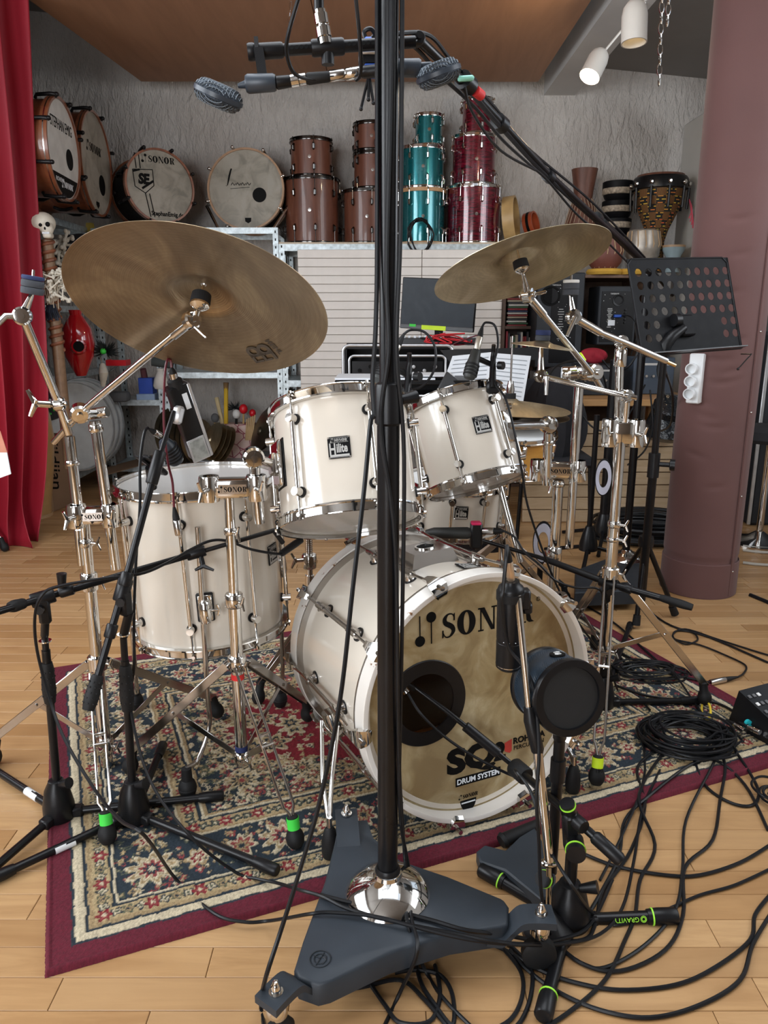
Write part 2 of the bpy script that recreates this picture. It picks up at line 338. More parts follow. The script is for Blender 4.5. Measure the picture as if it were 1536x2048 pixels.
# ---------- rug ----------
def rug():
    st = .003; nu = int(RW / st) + 1; nv = int(RH / st) + 1
    s, t = np.meshgrid(np.linspace(0, RW, nu), np.linspace(0, RH, nv))
    rg = np.random.default_rng(5); C = np.zeros((nv, nu, 3))
    red = (.13, .008, .022); red2 = (.23, .012, .022); navy = (.018, .030, .042); cream = (.60, .51, .35); tan = (.38, .27, .14); green = (.10, .11, .07); rose = (.28, .05, .05); gold = (.45, .34, .18)
    wob = .004 * (np.sin(s * 95 + np.cos(t * 70) * 2) + np.sin(t * 88 + 1.3 + np.sin(s * 61) * 2)) * .5
    d = np.minimum(np.minimum(s, RW - s), np.minimum(t, RH - t)) + wob * .5
    def band(a, b, c): C[(d >= a) & (d < b)] = c
    C[:] = navy; band(-1, .048, red); band(.048, .054, navy); band(.054, .074, cream); band(.074, .081, navy); band(.081, .091, tan); band(.091, .126, gold); band(.126, .132, navy); band(.132, .138, cream)
    band(.138, .285, navy); band(.285, .291, cream); band(.291, .297, tan); band(.297, .335, gold); band(.335, .343, navy); band(.343, .35, cream)
    band(.35, .358, tan)
    # inner field, red with a scalloped outline
    cx, cy = RW / 2, RH / 2; hx, hy = RW / 2 - .40, RH / 2 - .40
    e = (np.abs((s - cx) / hx) ** 1.7 + np.abs((t - cy) / hy) ** 1.7) + .07 * np.cos(14 * np.arctan2((t - cy) / hy, (s - cx) / hx))
    inn = d > .358
    C[inn & (e < 1.02)] = gold; C[inn & (e < .97)] = red2
    def stamp(x, y, r, cols, npet=8, ph=0.0, sq=1.0, rot=0.0, mask=None):
        i0, i1 = int(max(0, (x - r) / st)), int(min(nu, (x + r) / st + 2)); j0, j1 = int(max(0, (y - r) / st)), int(min(nv, (y + r) / st + 2))
        if i1 <= i0 or j1 <= j0: return
        S = s[j0:j1, i0:i1] - x; Tt = t[j0:j1, i0:i1] - y; a = S * math.cos(rot) + Tt * math.sin(rot); b = (-S * math.sin(rot) + Tt * math.cos(rot)) / sq
        rho = np.hypot(a, b) / r; th = np.arctan2(b, a); lim = .78 + .22 * np.cos(npet * th + ph); sub = C[j0:j1, i0:i1]
        k = 1.0
        for q, c in enumerate(cols):
            mm = rho < lim * (1 - q / len(cols)); 
            if mask is not None: mm &= mask[j0:j1, i0:i1]
            sub[mm] = c
    def sym(x, y, *a, **k):
        for X in (x, RW - x):
            for Y in (y, RH - y): stamp(X, Y, *a, **k)
    def border(d0, step, fn):
        n = int((RW - 2 * d0) / step); 
        for i in range(n + 1):
            x = d0 + (RW - 2 * d0) * i / n; fn(i, x, d0); fn(i, x, RH - d0)
        n = int((RH - 2 * d0) / step)
        for i in range(1, n):
            y = d0 + (RH - 2 * d0) * i / n; fn(i, d0, y); fn(i, RW - d0, y)
    mk = lambda a, b: (d > a) & (d < b)
    m1 = mk(.092, .126); m2 = mk(.139, .285); m3 = mk(.298, .335)
    def f1(i, x, y):
        if i % 4 == 0: stamp(x, y, .019, [red2, rose, cream], 6, mask=m1)
        elif i % 4 == 2: stamp(x, y, .015, [green, tan, navy], 5, mask=m1)
        else: stamp(x, y, .014, [navy, cream, green], 4, mask=m1, rot=i)
    border(.109, .0235, f1); border(.316, .0255, lambda i, x, y: (stamp(x, y, .020, [rose, red2, cream], 7, mask=m3) if i % 3 == 0 else stamp(x, y, .015, [navy, green, cream], 4, mask=m3, rot=i * 1.1)))
    def f2(i, x, y):
        if i % 3 == 0: stamp(x, y, .060, [cream, tan, cream, rose, navy, cream], 9, mask=m2)
        elif i % 3 == 1: stamp(x, y, .040, [tan, cream, red2, cream], 6, mask=m2, sq=.75, rot=i)
        else: stamp(x, y, .046, [cream, rose, tan, navy], 7, mask=m2, sq=.8, rot=-i)
    for k in range(3600):      # small leaves, buds and vines of the main border
        a = rg.uniform(.145, .28); side = rg.integers(4); l = rg.uniform(0, 1)
        x, y = ((l * RW, a), (l * RW, RH - a), (a, l * RH), (RW - a, l * RH))[side]
        if k % 5: sc = rg.uniform(.005, .012); stamp(x, y, sc, [(tan, cream, green, rose)[rg.integers(4)], (cream, gold, navy)[rg.integers(3)]], int(rg.integers(3, 7)), mask=m2 & True, sq=rg.uniform(.4, 1), rot=rg.uniform(0, 3))
    border(.212, .098, f2)
    fld = d > .362
    for k in range(900):
        x = rg.uniform(.36, RW / 2); y = rg.uniform(.36, RH / 2); ee = (abs((x - cx) / hx) ** 1.7 + abs((y - cy) / hy) ** 1.7)
        if ee > .99: sc = rg.uniform(.008, .019); cc = [(tan, cream, rose, green)[rg.integers(4)], (navy, gold, cream)[rg.integers(3)]]
        elif k % 4 == 0 or ee > .85: sc = rg.uniform(.006, .018); cc = [(gold, tan, navy, cream)[rg.integers(4)], (navy, gold, rose)[rg.integers(3)]]
        else: continue
        sym(x, y, sc, cc, int(rg.integers(3, 8)), sq=rg.uniform(.45, 1), rot=rg.uniform(0, 3), mask=fld)
    for k in range(12):
        x = rg.uniform(.40, RW / 2); y = rg.uniform(.40, RH / 2); sym(x, y, rg.uniform(.03, .055), [cream, gold, navy, tan, rose, cream][:int(rg.integers(4, 7))], int(rg.integers(6, 11)), mask=fld)
    stamp(cx, cy, .17, [gold, navy, cream, tan, navy, rose, gold, cream], 12)
    C *= rg.uniform(.72, 1.2, (nv, nu, 1)); C = np.clip(C, 0, 1)
    z = .011 + rg.uniform(-.0009, .0009, (nv, nu)); de = np.minimum(np.minimum(s, RW - s), np.minimum(t, RH - t)); z[de < .012] = .0135; z[de < .004] = .009; z[de < .001] = .0005
    lum = C.sum(2); z += np.where((lum > .7) & (de > .06), .0016, 0)
    ux, uy = RU.x, RU.y; vx, vy = RV.x, RV.y; X = RO.x + s * ux + t * vx; Y = RO.y + s * uy + t * vy
    edge = (de < .001); X += np.where(edge, rg.uniform(-.001, .001, (nv, nu)), 0)
    o0 = np.array([RO.x, RO.y, 0]); co = np.stack([X, Y, z], -1).reshape(-1, 3) - o0
    idx = np.arange(nu * nv).reshape(nv, nu); q = np.stack([idx[:-1, :-1], idx[:-1, 1:], idx[1:, 1:], idx[1:, :-1]], -1).reshape(-1, 4)
    me = bpy.data.meshes.new('rug'); me.vertices.add(nu * nv); me.vertices.foreach_set('co', co.ravel()); me.loops.add(q.size); me.loops.foreach_set('vertex_index', q.ravel().astype(np.int32))
    me.polygons.add(len(q)); me.polygons.foreach_set('loop_start', np.arange(0, q.size, 4, dtype=np.int32)); me.update(calc_edges=True)
    me.polygons.foreach_set('use_smooth', [True] * len(q))
    at = me.color_attributes.new('woven', 'FLOAT_COLOR', 'POINT'); at.data.foreach_set('color', np.concatenate([C.reshape(-1, 3), np.ones((nu * nv, 1))], 1).ravel().astype(np.float32))
    n = N('woven_wool'); a = n.n('Attribute'); a.attribute_name = 'woven'; n.set(n.mix(.35, a.outputs['Color'], n.ramp(n.noise(500), [(.3, (.35, .35, .35)), (.7, (1, 1, 1))]), 'MULTIPLY'), .97); n.bump(n.noise(700), .5, .003)
    me.materials.append(n.m); o = bpy.data.objects.new('rug', me); COL.objects.link(o); o.location = RO; ORG['rug'] = RO
    tag(o, 'dark red and navy oriental rug with cream floral border lying under the drum kit', 'rug')
rug()
# ================= LETTERING =================
TXT = {}
def text(name, body, size, T, mat, parent, ex=.0006, sx=1.0, bold=0.0, align='CENTER', shear=0, **k):
    cu = bpy.data.curves.new('t', 'FONT'); cu.body = body; cu.size = size; cu.extrude = ex; cu.offset = bold; cu.align_x = align; cu.align_y = 'CENTER'; cu.shear = shear; cu.resolution_u = 3
    ob = bpy.data.objects.new('t', cu); COL.objects.link(ob); dg = bpy.context.evaluated_depsgraph_get(); me = bpy.data.meshes.new_from_object(ob.evaluated_get(dg))
    m = M(T); m.add([V((v.co.x * sx, v.co.y, v.co.z)) for v in me.vertices], [tuple(p.vertices) for p in me.polygons])
    bpy.data.objects.remove(ob); bpy.data.curves.remove(cu); bpy.data.meshes.remove(me)
    return obj(name, m, mat, parent, smooth=False, **k) if mat else m
def ell(cx, cy, rx, ry, n=28): return [(cx + rx * math.cos(2 * math.pi * i / n), cy + ry * math.sin(2 * math.pi * i / n)) for i in range(n)]
def logo_word(m, T, h, mallets=True, reg=True, th=.0008):
    """heavy high-contrast serif capitals S O N O R with two crossed mallets in front, cap height h, centred on T"""
    x = 0; put = []
    def pr(poly): put.append([(a, b) for a, b in poly])
    def O(x0, w=.86):
        n = 28; o = ell(x0 + w / 2, .5, w / 2, .52, n); i = ell(x0 + w / 2, .5, w * .16, .44, n)
        for k in range(n): pr([o[k], o[(k + 1) % n], i[(k + 1) % n], i[k]])
    # S
    def S(x0):
        ctr = [(.60, .78), (.52, .95), (.32, .97), (.17, .80), (.20, .62), (.36, .52), (.50, .42), (.56, .24), (.40, .04), (.20, .04), (.08, .24)]
        wd = [.03, .05, .07, .17, .2, .22, .21, .17, .07, .05, .03]; c = spl([V((a, b, 0)) for a, b in ctr], 3); nn = len(c)
        for k in range(nn - 1):
            f = k / (nn - 1) * (len(wd) - 1); w0 = wd[int(f)] + (wd[min(len(wd) - 1, int(f) + 1)] - wd[int(f)]) * (f % 1); f = (k + 1) / (nn - 1) * (len(wd) - 1); w1 = wd[int(f)] + (wd[min(len(wd) - 1, int(f) + 1)] - wd[int(f)]) * (f % 1)
            g = lambda j: (c[min(nn - 1, j + 1)] - c[max(0, j - 1)]).normalized(); t0, t1 = g(k), g(k + 1)
            pr([(x0 + c[k].x - t0.y * w0 / 2, c[k].y + t0.x * w0 / 2), (x0 + c[k + 1].x - t1.y * w1 / 2, c[k + 1].y + t1.x * w1 / 2), (x0 + c[k + 1].x + t1.y * w1 / 2, c[k + 1].y - t1.x * w1 / 2), (x0 + c[k].x + t0.y * w0 / 2, c[k].y - t0.x * w0 / 2)])
        pr([(x0 + .57, .68), (x0 + .63, .68), (x0 + .63, 1), (x0 + .57, .95)]); pr([(x0 + .05, 0), (x0 + .11, .05), (x0 + .11, .33), (x0 + .05, .33)])
    def Nn(x0):
        pr([(x0 + .1, .0), (x0 + .16, .0), (x0 + .16, 1), (x0 + .1, 1)]); pr([(x0 + .02, 1), (x0 + .30, 1), (x0 + .80, 0), (x0 + .62, 0), (x0 + .08, .98)]); pr([(x0 + .72, 0), (x0 + .79, 0), (x0 + .79, 1), (x0 + .72, 1)])
        for a, b in ((0, 0), (.64, .94), (0, .94)): pr([(x0 + a, b), (x0 + a + .26, b), (x0 + a + .26, b + .06), (x0 + a, b + .06)])
    def Rr(x0):
        pr([(x0 + .10, 0), (x0 + .34, 0), (x0 + .34, 1), (x0 + .10, 1)]); pr([(x0, 0), (x0 + .44, 0), (x0 + .44, .06), (x0, .06)]); pr([(x0, .94), (x0 + .45, .94), (x0 + .45, 1), (x0, 1)])
        n = 12; o = [(x0 + .42 + .33 * math.sin(math.pi * k / n), .745 + .255 * math.cos(math.pi * k / n)) for k in range(n + 1)]; i = [(x0 + .42 + .12 * math.sin(math.pi * k / n), .745 + .19 * math.cos(math.pi * k / n)) for k in range(n + 1)]
        for k in range(n): pr([o[k], o[k + 1], i[k + 1], i[k]])
        pr([(x0 + .36, .50), (x0 + .60, .50), (x0 + .72, .1), (x0 + .86, .0), (x0 + .60, 0), (x0 + .48, .1), (x0 + .44, .45), (x0 + .36, .45)])
    xx = 0
    if mallets:
        put.append(ell(.27, .06, .22, .22)); pr([(.245, .2), (.295, .2), (.295, 1.1), (.245, 1.1)]); put.append(ell(.78, .98, .22, .22)); pr([(.755, -.12), (.805, -.12), (.805, .85), (.755, .85)]); xx = 1.22
    S(xx); O(xx + .74); Nn(xx + 1.72); O(xx + 2.66); Rr(xx + 3.62); W = xx + 4.5
    if reg:
        n = 16; o = ell(W + .17, .95, .1, .1, n); i = ell(W + .17, .95, .08, .08, n)
        for k in range(n): pr([o[k], o[(k + 1) % n], i[(k + 1) % n], i[k]])
        pr([(W + .14, .89), (W + .16, .89), (W + .16, 1.01), (W + .14, 1.01)]); pr([(W + .14, .99), (W + .2, .99), (W + .2, 1.01), (W + .14, 1.01)])
    for p in put: m.prism([((a - W / 2) * h, (b - .5) * h) for a, b in p], th, T)
    return m

# ================= DRUM BUILDER =================
def calf(name, a, b, c, sc=7):
    n = N(name); g = n.noise(sc, None, 6, .65, .8); g2 = n.noise(sc * .35, None, 3)
    n.set(n.mix(.35, n.ramp(g, [(.38, a), (.5, b), (.62, c)]), n.ramp(g2, [(.35, a), (.65, c)])), .42); n.bump(n.noise(150), .04, .001)
    tl = n.n('BsdfTranslucent'); tl.inputs[0].default_value = (*c, 1); mx = n.n('MixShader'); mx.inputs[0].default_value = .42; n.l(n.b.outputs[0], mx.inputs[1]); n.l(tl.outputs[0], mx.inputs[2]); n.l(mx.outputs[0], n.t.nodes['Material Output'].inputs[0]); return n.m
clear_head = N('clear_film'); clear_head.set((.9, .88, .85), .12, 0, Transmission_Weight=.6, IOR=1.15, Alpha=.75); clear_head = clear_head.m
coated = mt('coated_white_film', (.72, .74, .74), .45, 0, .06, vs=8)
brown_calf = calf('golden_calf_film', (.33, .23, .10), (.54, .42, .21), (.78, .67, .42), 12)
badge_black = mt('badge_black', (.006, .006, .007), .5, Specular_IOR_Level=.12)
def badge(T, w, h, parent, drumtype=True):
    b = obj('badge', M(T).box((0, 0, .0015), (w, h, .003), b=.001), badge_black, parent)
    m = M(T); logo_word(m, Matrix.Translation((.0, h * .33, .003)), h * .135, th=.0006)
    m.box((0, h * .225, .0033), (w * .84, h * .012, .0006)); m.box((0, h * .44, .0033), (w * .84, h * .012, .0006))
    m.box((0, -h * .38, .0033), (w * .86, h * .1, .0006)); m.box((0, -h * .46, .0033), (w * .86, h * .012, .0006))
    for tx, sz, dx, dy in (('H', .72, -.30, -.10), ('ilite', .56, .12, -.06)):
        t = text('t', tx, h * sz, T @ Matrix.Translation((w * dx, h * dy, .0033)), None, None, .0005, .60, .0009); k = len(m.v); m.v += t.v; m.f += [tuple(k + i for i in f) for f in t.f]
    obj('badge_lettering', m, silver_ink, b, smooth=False)
    for i in (-1, 1):
        for j in (-1, 1): obj('rivet', M(T).sph((i * w * .45, j * h * .45, .003), .0022, (1, 1, .5), 6), chrome, b)
    return b
def hoop_band(m, T, r, z, up, hh=.02):
    """triple-flanged metal hoop; up=+1 for the top one"""
    s = up; m.lathe([(r - .008, z), (r + .004, z + s * .001), (r + .0045, z + s * .0045), (r - .0015, z + s * .006), (r - .002, z + s * (hh - .003)), (r + .002, z + s * (hh - .002)), (r + .0015, z + s * hh), (r - .004, z + s * (hh - .001)), (r - .004, z + s * .004), (r - .009, z + s * .002), (r - .008, z)], T, 72)
def rack_drum(name, loc, T, r, L, nl, a0, label, shellm, cat='drum', hoopm=None, heads=(None, None), group=None, lug='tube', badge_at=None, seg=72, rods=True, lugm=None, hh=.02, edge=.012, woodhoop=None, detail=True):
    t = thing(name, loc, label, cat, group); hoopm = hoopm or chrome; lugm = lugm or chrome; rs = r - edge
    obj('shell', M(T).lathe([(rs - .008, .006), (rs, .006), (rs, L - .006), (rs - .008, L - .006), (rs - .008, .006)], n=seg), shellm, t)
    for nm, z, up, hm in (('batter_head', L - .004, 1, heads[0]), ('resonant_head', .004, -1, heads[1])):
        obj(nm, M(T).lathe([(0, z), (rs - .004, z), (rs - .002, z - up * .003), (rs + .004, z - up * .003), (rs + .004, z - up * .006), (rs - .006, z - up * .004), (0, z - up * .001)], n=seg), hm or coated, t)
    for up, z in ((1, L - hh + .006), (-1, hh - .006)):
        m = M(T)
        if woodhoop: m.lathe([(rs + .003, z), (r, z), (r, z + up * hh), (rs + .003, z + up * hh), (rs + .003, z)], n=seg)
        else: hoop_band(m, None, r - .002, z, up, hh)
        h = obj('hoop', m, woodhoop or hoopm, t)
    for i in range(nl):
        a = R(a0 + i * 360 / nl); d = V((math.cos(a), math.sin(a), 0)); ro = rs + .016; m = M(T)
        if lug == 'tube':
            z0, z1 = L * .2 if L < .35 else .075, L * .8 if L < .35 else L - .075
            for z in (z0, z1): m.cyl(d * rs + V((0, 0, z)), d * (rs + .026) + V((0, 0, z)), .0095, n=18)
            m.cyl(d * (rs + .014) + V((0, 0, z0)), d * (rs + .014) + V((0, 0, z1)), .0052, n=12); lo = obj('lug', m, lugm, t)
            for z in (z0, z1): obj('lug_gasket', M(T).cyl(d * (rs - .001) + V((0, 0, z)), d * (rs + .004) + V((0, 0, z)), .0125, n=18), blackp, lo)
            ro = rs + .014
        elif lug == 'split':
            z0, z1 = L * .24, L * .76
            for z in (z0, z1): m = M(T); m.tube([d * (rs + .002) + V((0, 0, z - .02)), d * (rs + .013) + V((0, 0, z - .012)), d * (rs + .015) + V((0, 0, z + .010)), d * (rs + .002) + V((0, 0, z + .024))], [.005, .010, .010, .005], 8); lo = obj('lug', m, lugm, t)
            ro = rs + .013
        m = M(T)
        for za, zb in ((z1, L + .002), (z0, -.002)):
            s_ = 1 if zb > za else -1; m = M(T)
            m.cyl(d * ro + V((0, 0, za)), d * ro + V((0, 0, zb)), .0026, n=8); m.cyl(d * ro + V((0, 0, zb - s_ * .003)), d * ro + V((0, 0, zb + s_ * .006)), .0042, n=6)
            m.cyl(d * ro + V((0, 0, za + s_ * .012)), d * ro + V((0, 0, za + s_ * .02)), .004, n=8)
            m.tube([d * (ro + .006) + V((0, 0, zb - s_ * .006)), d * (ro - .008) + V((0, 0, zb - s_ * .006))], .005, 8); obj('tension_rod', m, lugm, lo)
    if badge_at:
        for (a, z, w, h) in badge_at:
            d = V((math.cos(R(a)), math.sin(R(a)), 0)); Tb = T @ fr(d * (rs + .0002) + V((0, 0, z)), d, V((0, 0, 1)).cross(d)); badge(Tb, w, h, t)
    return t
def face(T, o):  # local frame angle (deg) that faces the camera
    q = T.inverted() @ V((0, 0, CAM_H)); return math.degrees(math.atan2(q.y, q.x))
# rack tom, left
n1 = V((.102, -.425, -.899)).normalized(); c1 = V((-.109, 1.894, .952)); L1 = .284; T1 = fr(c1 + n1 * L1, -n1)
fa = face(T1, 0); tom1 = rack_drum('rack_tom', c1 + n1 * L1, T1, .175, L1, 6, fa - 38, 'white rack tom hanging left above the bass drum, behind the thick black pole', white_lac, heads=(coated, clear_head), hh=.026, badge_at=[(fa - 3, L1 * .5, .05, .05)])
# rack tom, right
sc2 = .15 / .137; n2 = V((.243, -.352, -.904)).normalized(); c2 = V((0, 0, CAM_H)) + (V((.189, 2.087, .957)) - V((0, 0, CAM_H))) * sc2; L2 = .241 * sc2; T2 = fr(c2 + n2 * L2, -n2)
fa2 = face(T2, 0); tom2 = rack_drum('rack_tom', c2 + n2 * L2, T2, .15, L2, 6, fa2 - 13, 'smaller white rack tom tilted to the right of the thick black pole', white_lac, heads=(coated, clear_head), hh=.026, badge_at=[(fa2 + 24, L2 * .55, .05, .05)])
# floor tom
s3 = .21 / .215; cb = V((0, 0, CAM_H)) + (V((-.487, 2.033, 2 * CAM_H - 2.012)) - V((0, 0, CAM_H))) * s3; n3 = V((-.04, .0, .999)).normalized(); L3 = .427 * s3; T3 = fr(cb, n3)
fa3 = face(T3, 0); ftom = rack_drum('floor_tom', V((cb.x, cb.y, 0)), T3, .21, L3, 8, fa3 - 14, 'tall white floor tom standing on three bent steel legs at the left of the kit', white_lac, heads=(clear_head, coated), hh=.026, badge_at=[(fa3 + 60, L3 * .52, .05, .052)])
def ftleg(u, v, zf, a, show=True):
    d = V((math.cos(R(fa3 + a)), math.sin(R(fa3 + a)), 0)); top = T3 @ (d * .222 + V((0, 0, .30))); foot = F(u, v, .042); mid = V((top.x, top.y, .20)); bend = top.lerp(foot, .35); bend.z = .16
    lg = obj('leg', M().tube(spl([top + V((0, 0, .03)), top, mid + V((0, 0, .05)), V((mid.x, mid.y, .17)), foot + (V((mid.x, mid.y, .17)) - foot) * .5 + V((0, 0, -.01)), foot + V((0, 0, .05))], 5), .0062, 10), chrome_dull, ftom)
    m = M(Matrix.Translation(foot)); m.lathe([(0, -.03), (.016, -.027), (.022, -.012), (.0225, 0), (.019, .012), (.0135, .018), (.0125, .05), (.008, .052), (0, .052)], n=20)
    for k in range(4): m.lathe([(.0215 - .0018 * k, -.008 + .006 * k), (.0232 - .0018 * k, -.005 + .006 * k), (.0215 - .0018 * k, -.002 + .006 * k)], n=20)
    obj('rubber_foot', m, rubber, lg)
    Tb = T3 @ fr(d * .199 + V((0, 0, .13)), d, V((0, 0, 1)).cross(d)); br = obj('leg_bracket', M(Tb).box((0, 0, .004), (.042, .075, .008), b=.003), blackp, ftom)
    m = M(Tb); m.box((0, 0, .010), (.034, .066, .006), b=.002); m.lathe([(.0, -.03), (.012, -.03), (.016, -.01), (.014, .02), (.008, .03), (0, .03)], Matrix.Translation((0, -.004, .022)) @ Matrix.Rotation(R(-90), 4, 'X'), 16); m.cyl((.012, -.004, .02), (.034, -.004, .022), .004); m.tube([(.03, .010, .022), (.034, -.004, .022), (.03, -.018, .022)], .004, 8); obj('leg_clamp', m, chrome, br)
ftleg(375, 1572, 0, -3); ftleg(272, 1400, 0, -112); ftleg(560, 1395, 0, 108)

# ================= BASS DRUM =================
bc = V((.228, 1.600, .325)); bn = V((math.cos(-.057) * math.cos(2.004), math.cos(-.057) * math.sin(2.004), math.sin(-.057))).normalized(); BL = .498; BR = .30
TB = fr(bc, -bn, V((.906, .42, 0)))          # local z towards the audience, x to picture right, y up
bass = thing('bass_drum', (bc + bn * BL / 2) - V((0, 0, .31)), 'large white bass drum with golden front head and round port hole lying on the rug', 'drum')
rs = BR - .018
def worn():
    n = N('worn_white_hoop'); ge = n.n('NewGeometry'); sp = n.noise(55, None, 4, .7); pt = n.ramp(ge.outputs['Pointiness'], [(.52, (0, 0, 0)), (.56, (1, 1, 1))])
    chip = n.ramp(n.math('MULTIPLY', sp, n.noise(9)), [(.37, (0, 0, 0)), (.39, (1, 1, 1))]); n.set(n.mix(chip, n.ramp(n.noise(6), [(.3, (.72, .68, .62)), (.7, (.80, .77, .73))]), (.22, .11, .05)), .3, 0, Coat_Weight=.4); return n.m
wornm = worn()
bshell = obj('shell', M(TB).lathe([(rs - .012, -BL + .04), (rs, -BL + .04), (rs, -.035), (rs - .012, -.035), (rs - .012, -BL + .04)], n=112), white_lac, bass)
obj('hoop', M(TB).lathe([(BR - .013, -.046), (BR, -.046), (BR, -.001), (BR - .001, 0), (BR - .010, 0), (BR - .012, -.001), (BR - .013, -.046)], n=112), wornm, bass)
obj('hoop', M(TB).lathe([(BR - .013, -BL), (BR - .002, -BL), (BR, -BL + .002), (BR, -BL + .044), (BR - .013, -BL + .044), (BR - .013, -BL)], n=112), wornm, bass)
obj('hoop_inlay', M(TB).ring(BR - .004, BR + .0006, .003, z0=-.052, n=112), chrome_dull, bass); obj('hoop_inlay', M(TB).ring(rs, BR - .002, .006, z0=-BL + .046, n=112), chrome_dull, bass)
# head with port hole lower left
px, py, pr_ = -.130, .006, .0995
hd = M(TB); nn = 72; zH = -.036; rh = BR - .0125
o_ = [(rh * math.cos(2 * math.pi * i / nn), rh * math.sin(2 * math.pi * i / nn)) for i in range(nn)]; i_ = [(px + pr_ * .98 * math.cos(2 * math.pi * i / nn), py + pr_ * .98 * math.sin(2 * math.pi * i / nn)) for i in range(nn)]
vs = []; fs = []
for q in range(9):
    t = q / 8
    for k in range(nn): vs.append(V((i_[k][0] * (1 - t) + o_[k][0] * t, i_[k][1] * (1 - t) + o_[k][1] * t, zH)))
for q in range(8):
    for k in range(nn): fs.append((q * nn + k, (q + 1) * nn + k, (q + 1) * nn + (k + 1) % nn, q * nn + (k + 1) % nn))
hd.add(vs, [tuple(f) for f in fs]); head = obj('front_head', hd, brown_calf, bass)
TP = TB @ Matrix.Translation((px, py, zH))
obj('port_ring', M(TP).lathe([(.070, -.002), (.070, .003), (.1005, .003), (.1025, .001), (.1025, -.001), (.070, -.002)], n=64), blackp, head)
obj('inner_shell', M(TB).lathe([(rs - .016, -BL + .045), (rs - .0125, -.04)], n=64), mt('raw_birch', (.62, .30, .10), .45), bass)
obj('batter_head', M(TB).lathe([(0, -BL + .03), (rs, -BL + .03)], n=64), calf('batter_film', (.30, .27, .22), (.42, .38, .32), (.5, .46, .4)), bass)
obj('damping_pillow', M(TB).box((.03, -.16, -.37), (.26, .13, .14), b=.045, seg=4), mt('dark_felt', (.05, .045, .045), .95), bass)
m = M(TB); logo_word(m, Matrix.Translation((.002, .180, zH + .0006)), .056, th=.0006); obj('logo_print', m, ink, head, smooth=False)
# lower right prints
TB0 = TB; TB = TB @ Matrix.Translation((-.027, -.014, 0))
text('logo_print', 'SQ', .082, TB @ Matrix.Translation((.016, -.145, zH + .0008)), ink, head, .0004, 1.25, .0045); text('logo_print', '2', .06, TB @ Matrix.Translation((.094, -.148, zH + .0008)), ink, head, .0004, 1, .0035)
pl = obj('logo_print', M(TB).box((.034, -.197, zH + .0006), (.124, .022, .001)), ink, head); text('logo_lettering', 'DRUM SYSTEM', .0185, TB @ Matrix.Translation((.034, -.1975, zH + .0013)), paper, pl, .0003, .98, .0005)
m = M(TB); m.prism([(.108, -.128), (.128, -.122), (.128, -.152), (.122, -.157), (.108, -.150)], .0008, z0=zH + .0003); obj('logo_print', m, mt('red_print', (.45, .04, .03), .5), head, smooth=False)
text('logo_print', 'ROHEMA', .0215, TB @ Matrix.Translation((.178, -.130, zH + .0008)), ink, head, .0004, 1.05, .0008); text('logo_print', 'PERCUSSION', .0155, TB @ Matrix.Translation((.178, -.148, zH + .0008)), ink, head, .0004, 1)
m = M(TB); m.prism([(.006 + .022 * math.cos(R(a)), -.248 + .030 * math.sin(R(a))) for a in range(180, 361, 12)], .0008, z0=zH + .0003); logo_word(m, Matrix.Translation((.006, -.238, zH + .0006)), .0095, th=.0005, reg=False); sh = obj('logo_print', m, ink, head, smooth=False)
obj('logo_lettering', M(TB).box((.006, -.2545, zH + .0014), (.038, .0035, .0004)), paper, sh)
TB = TB0
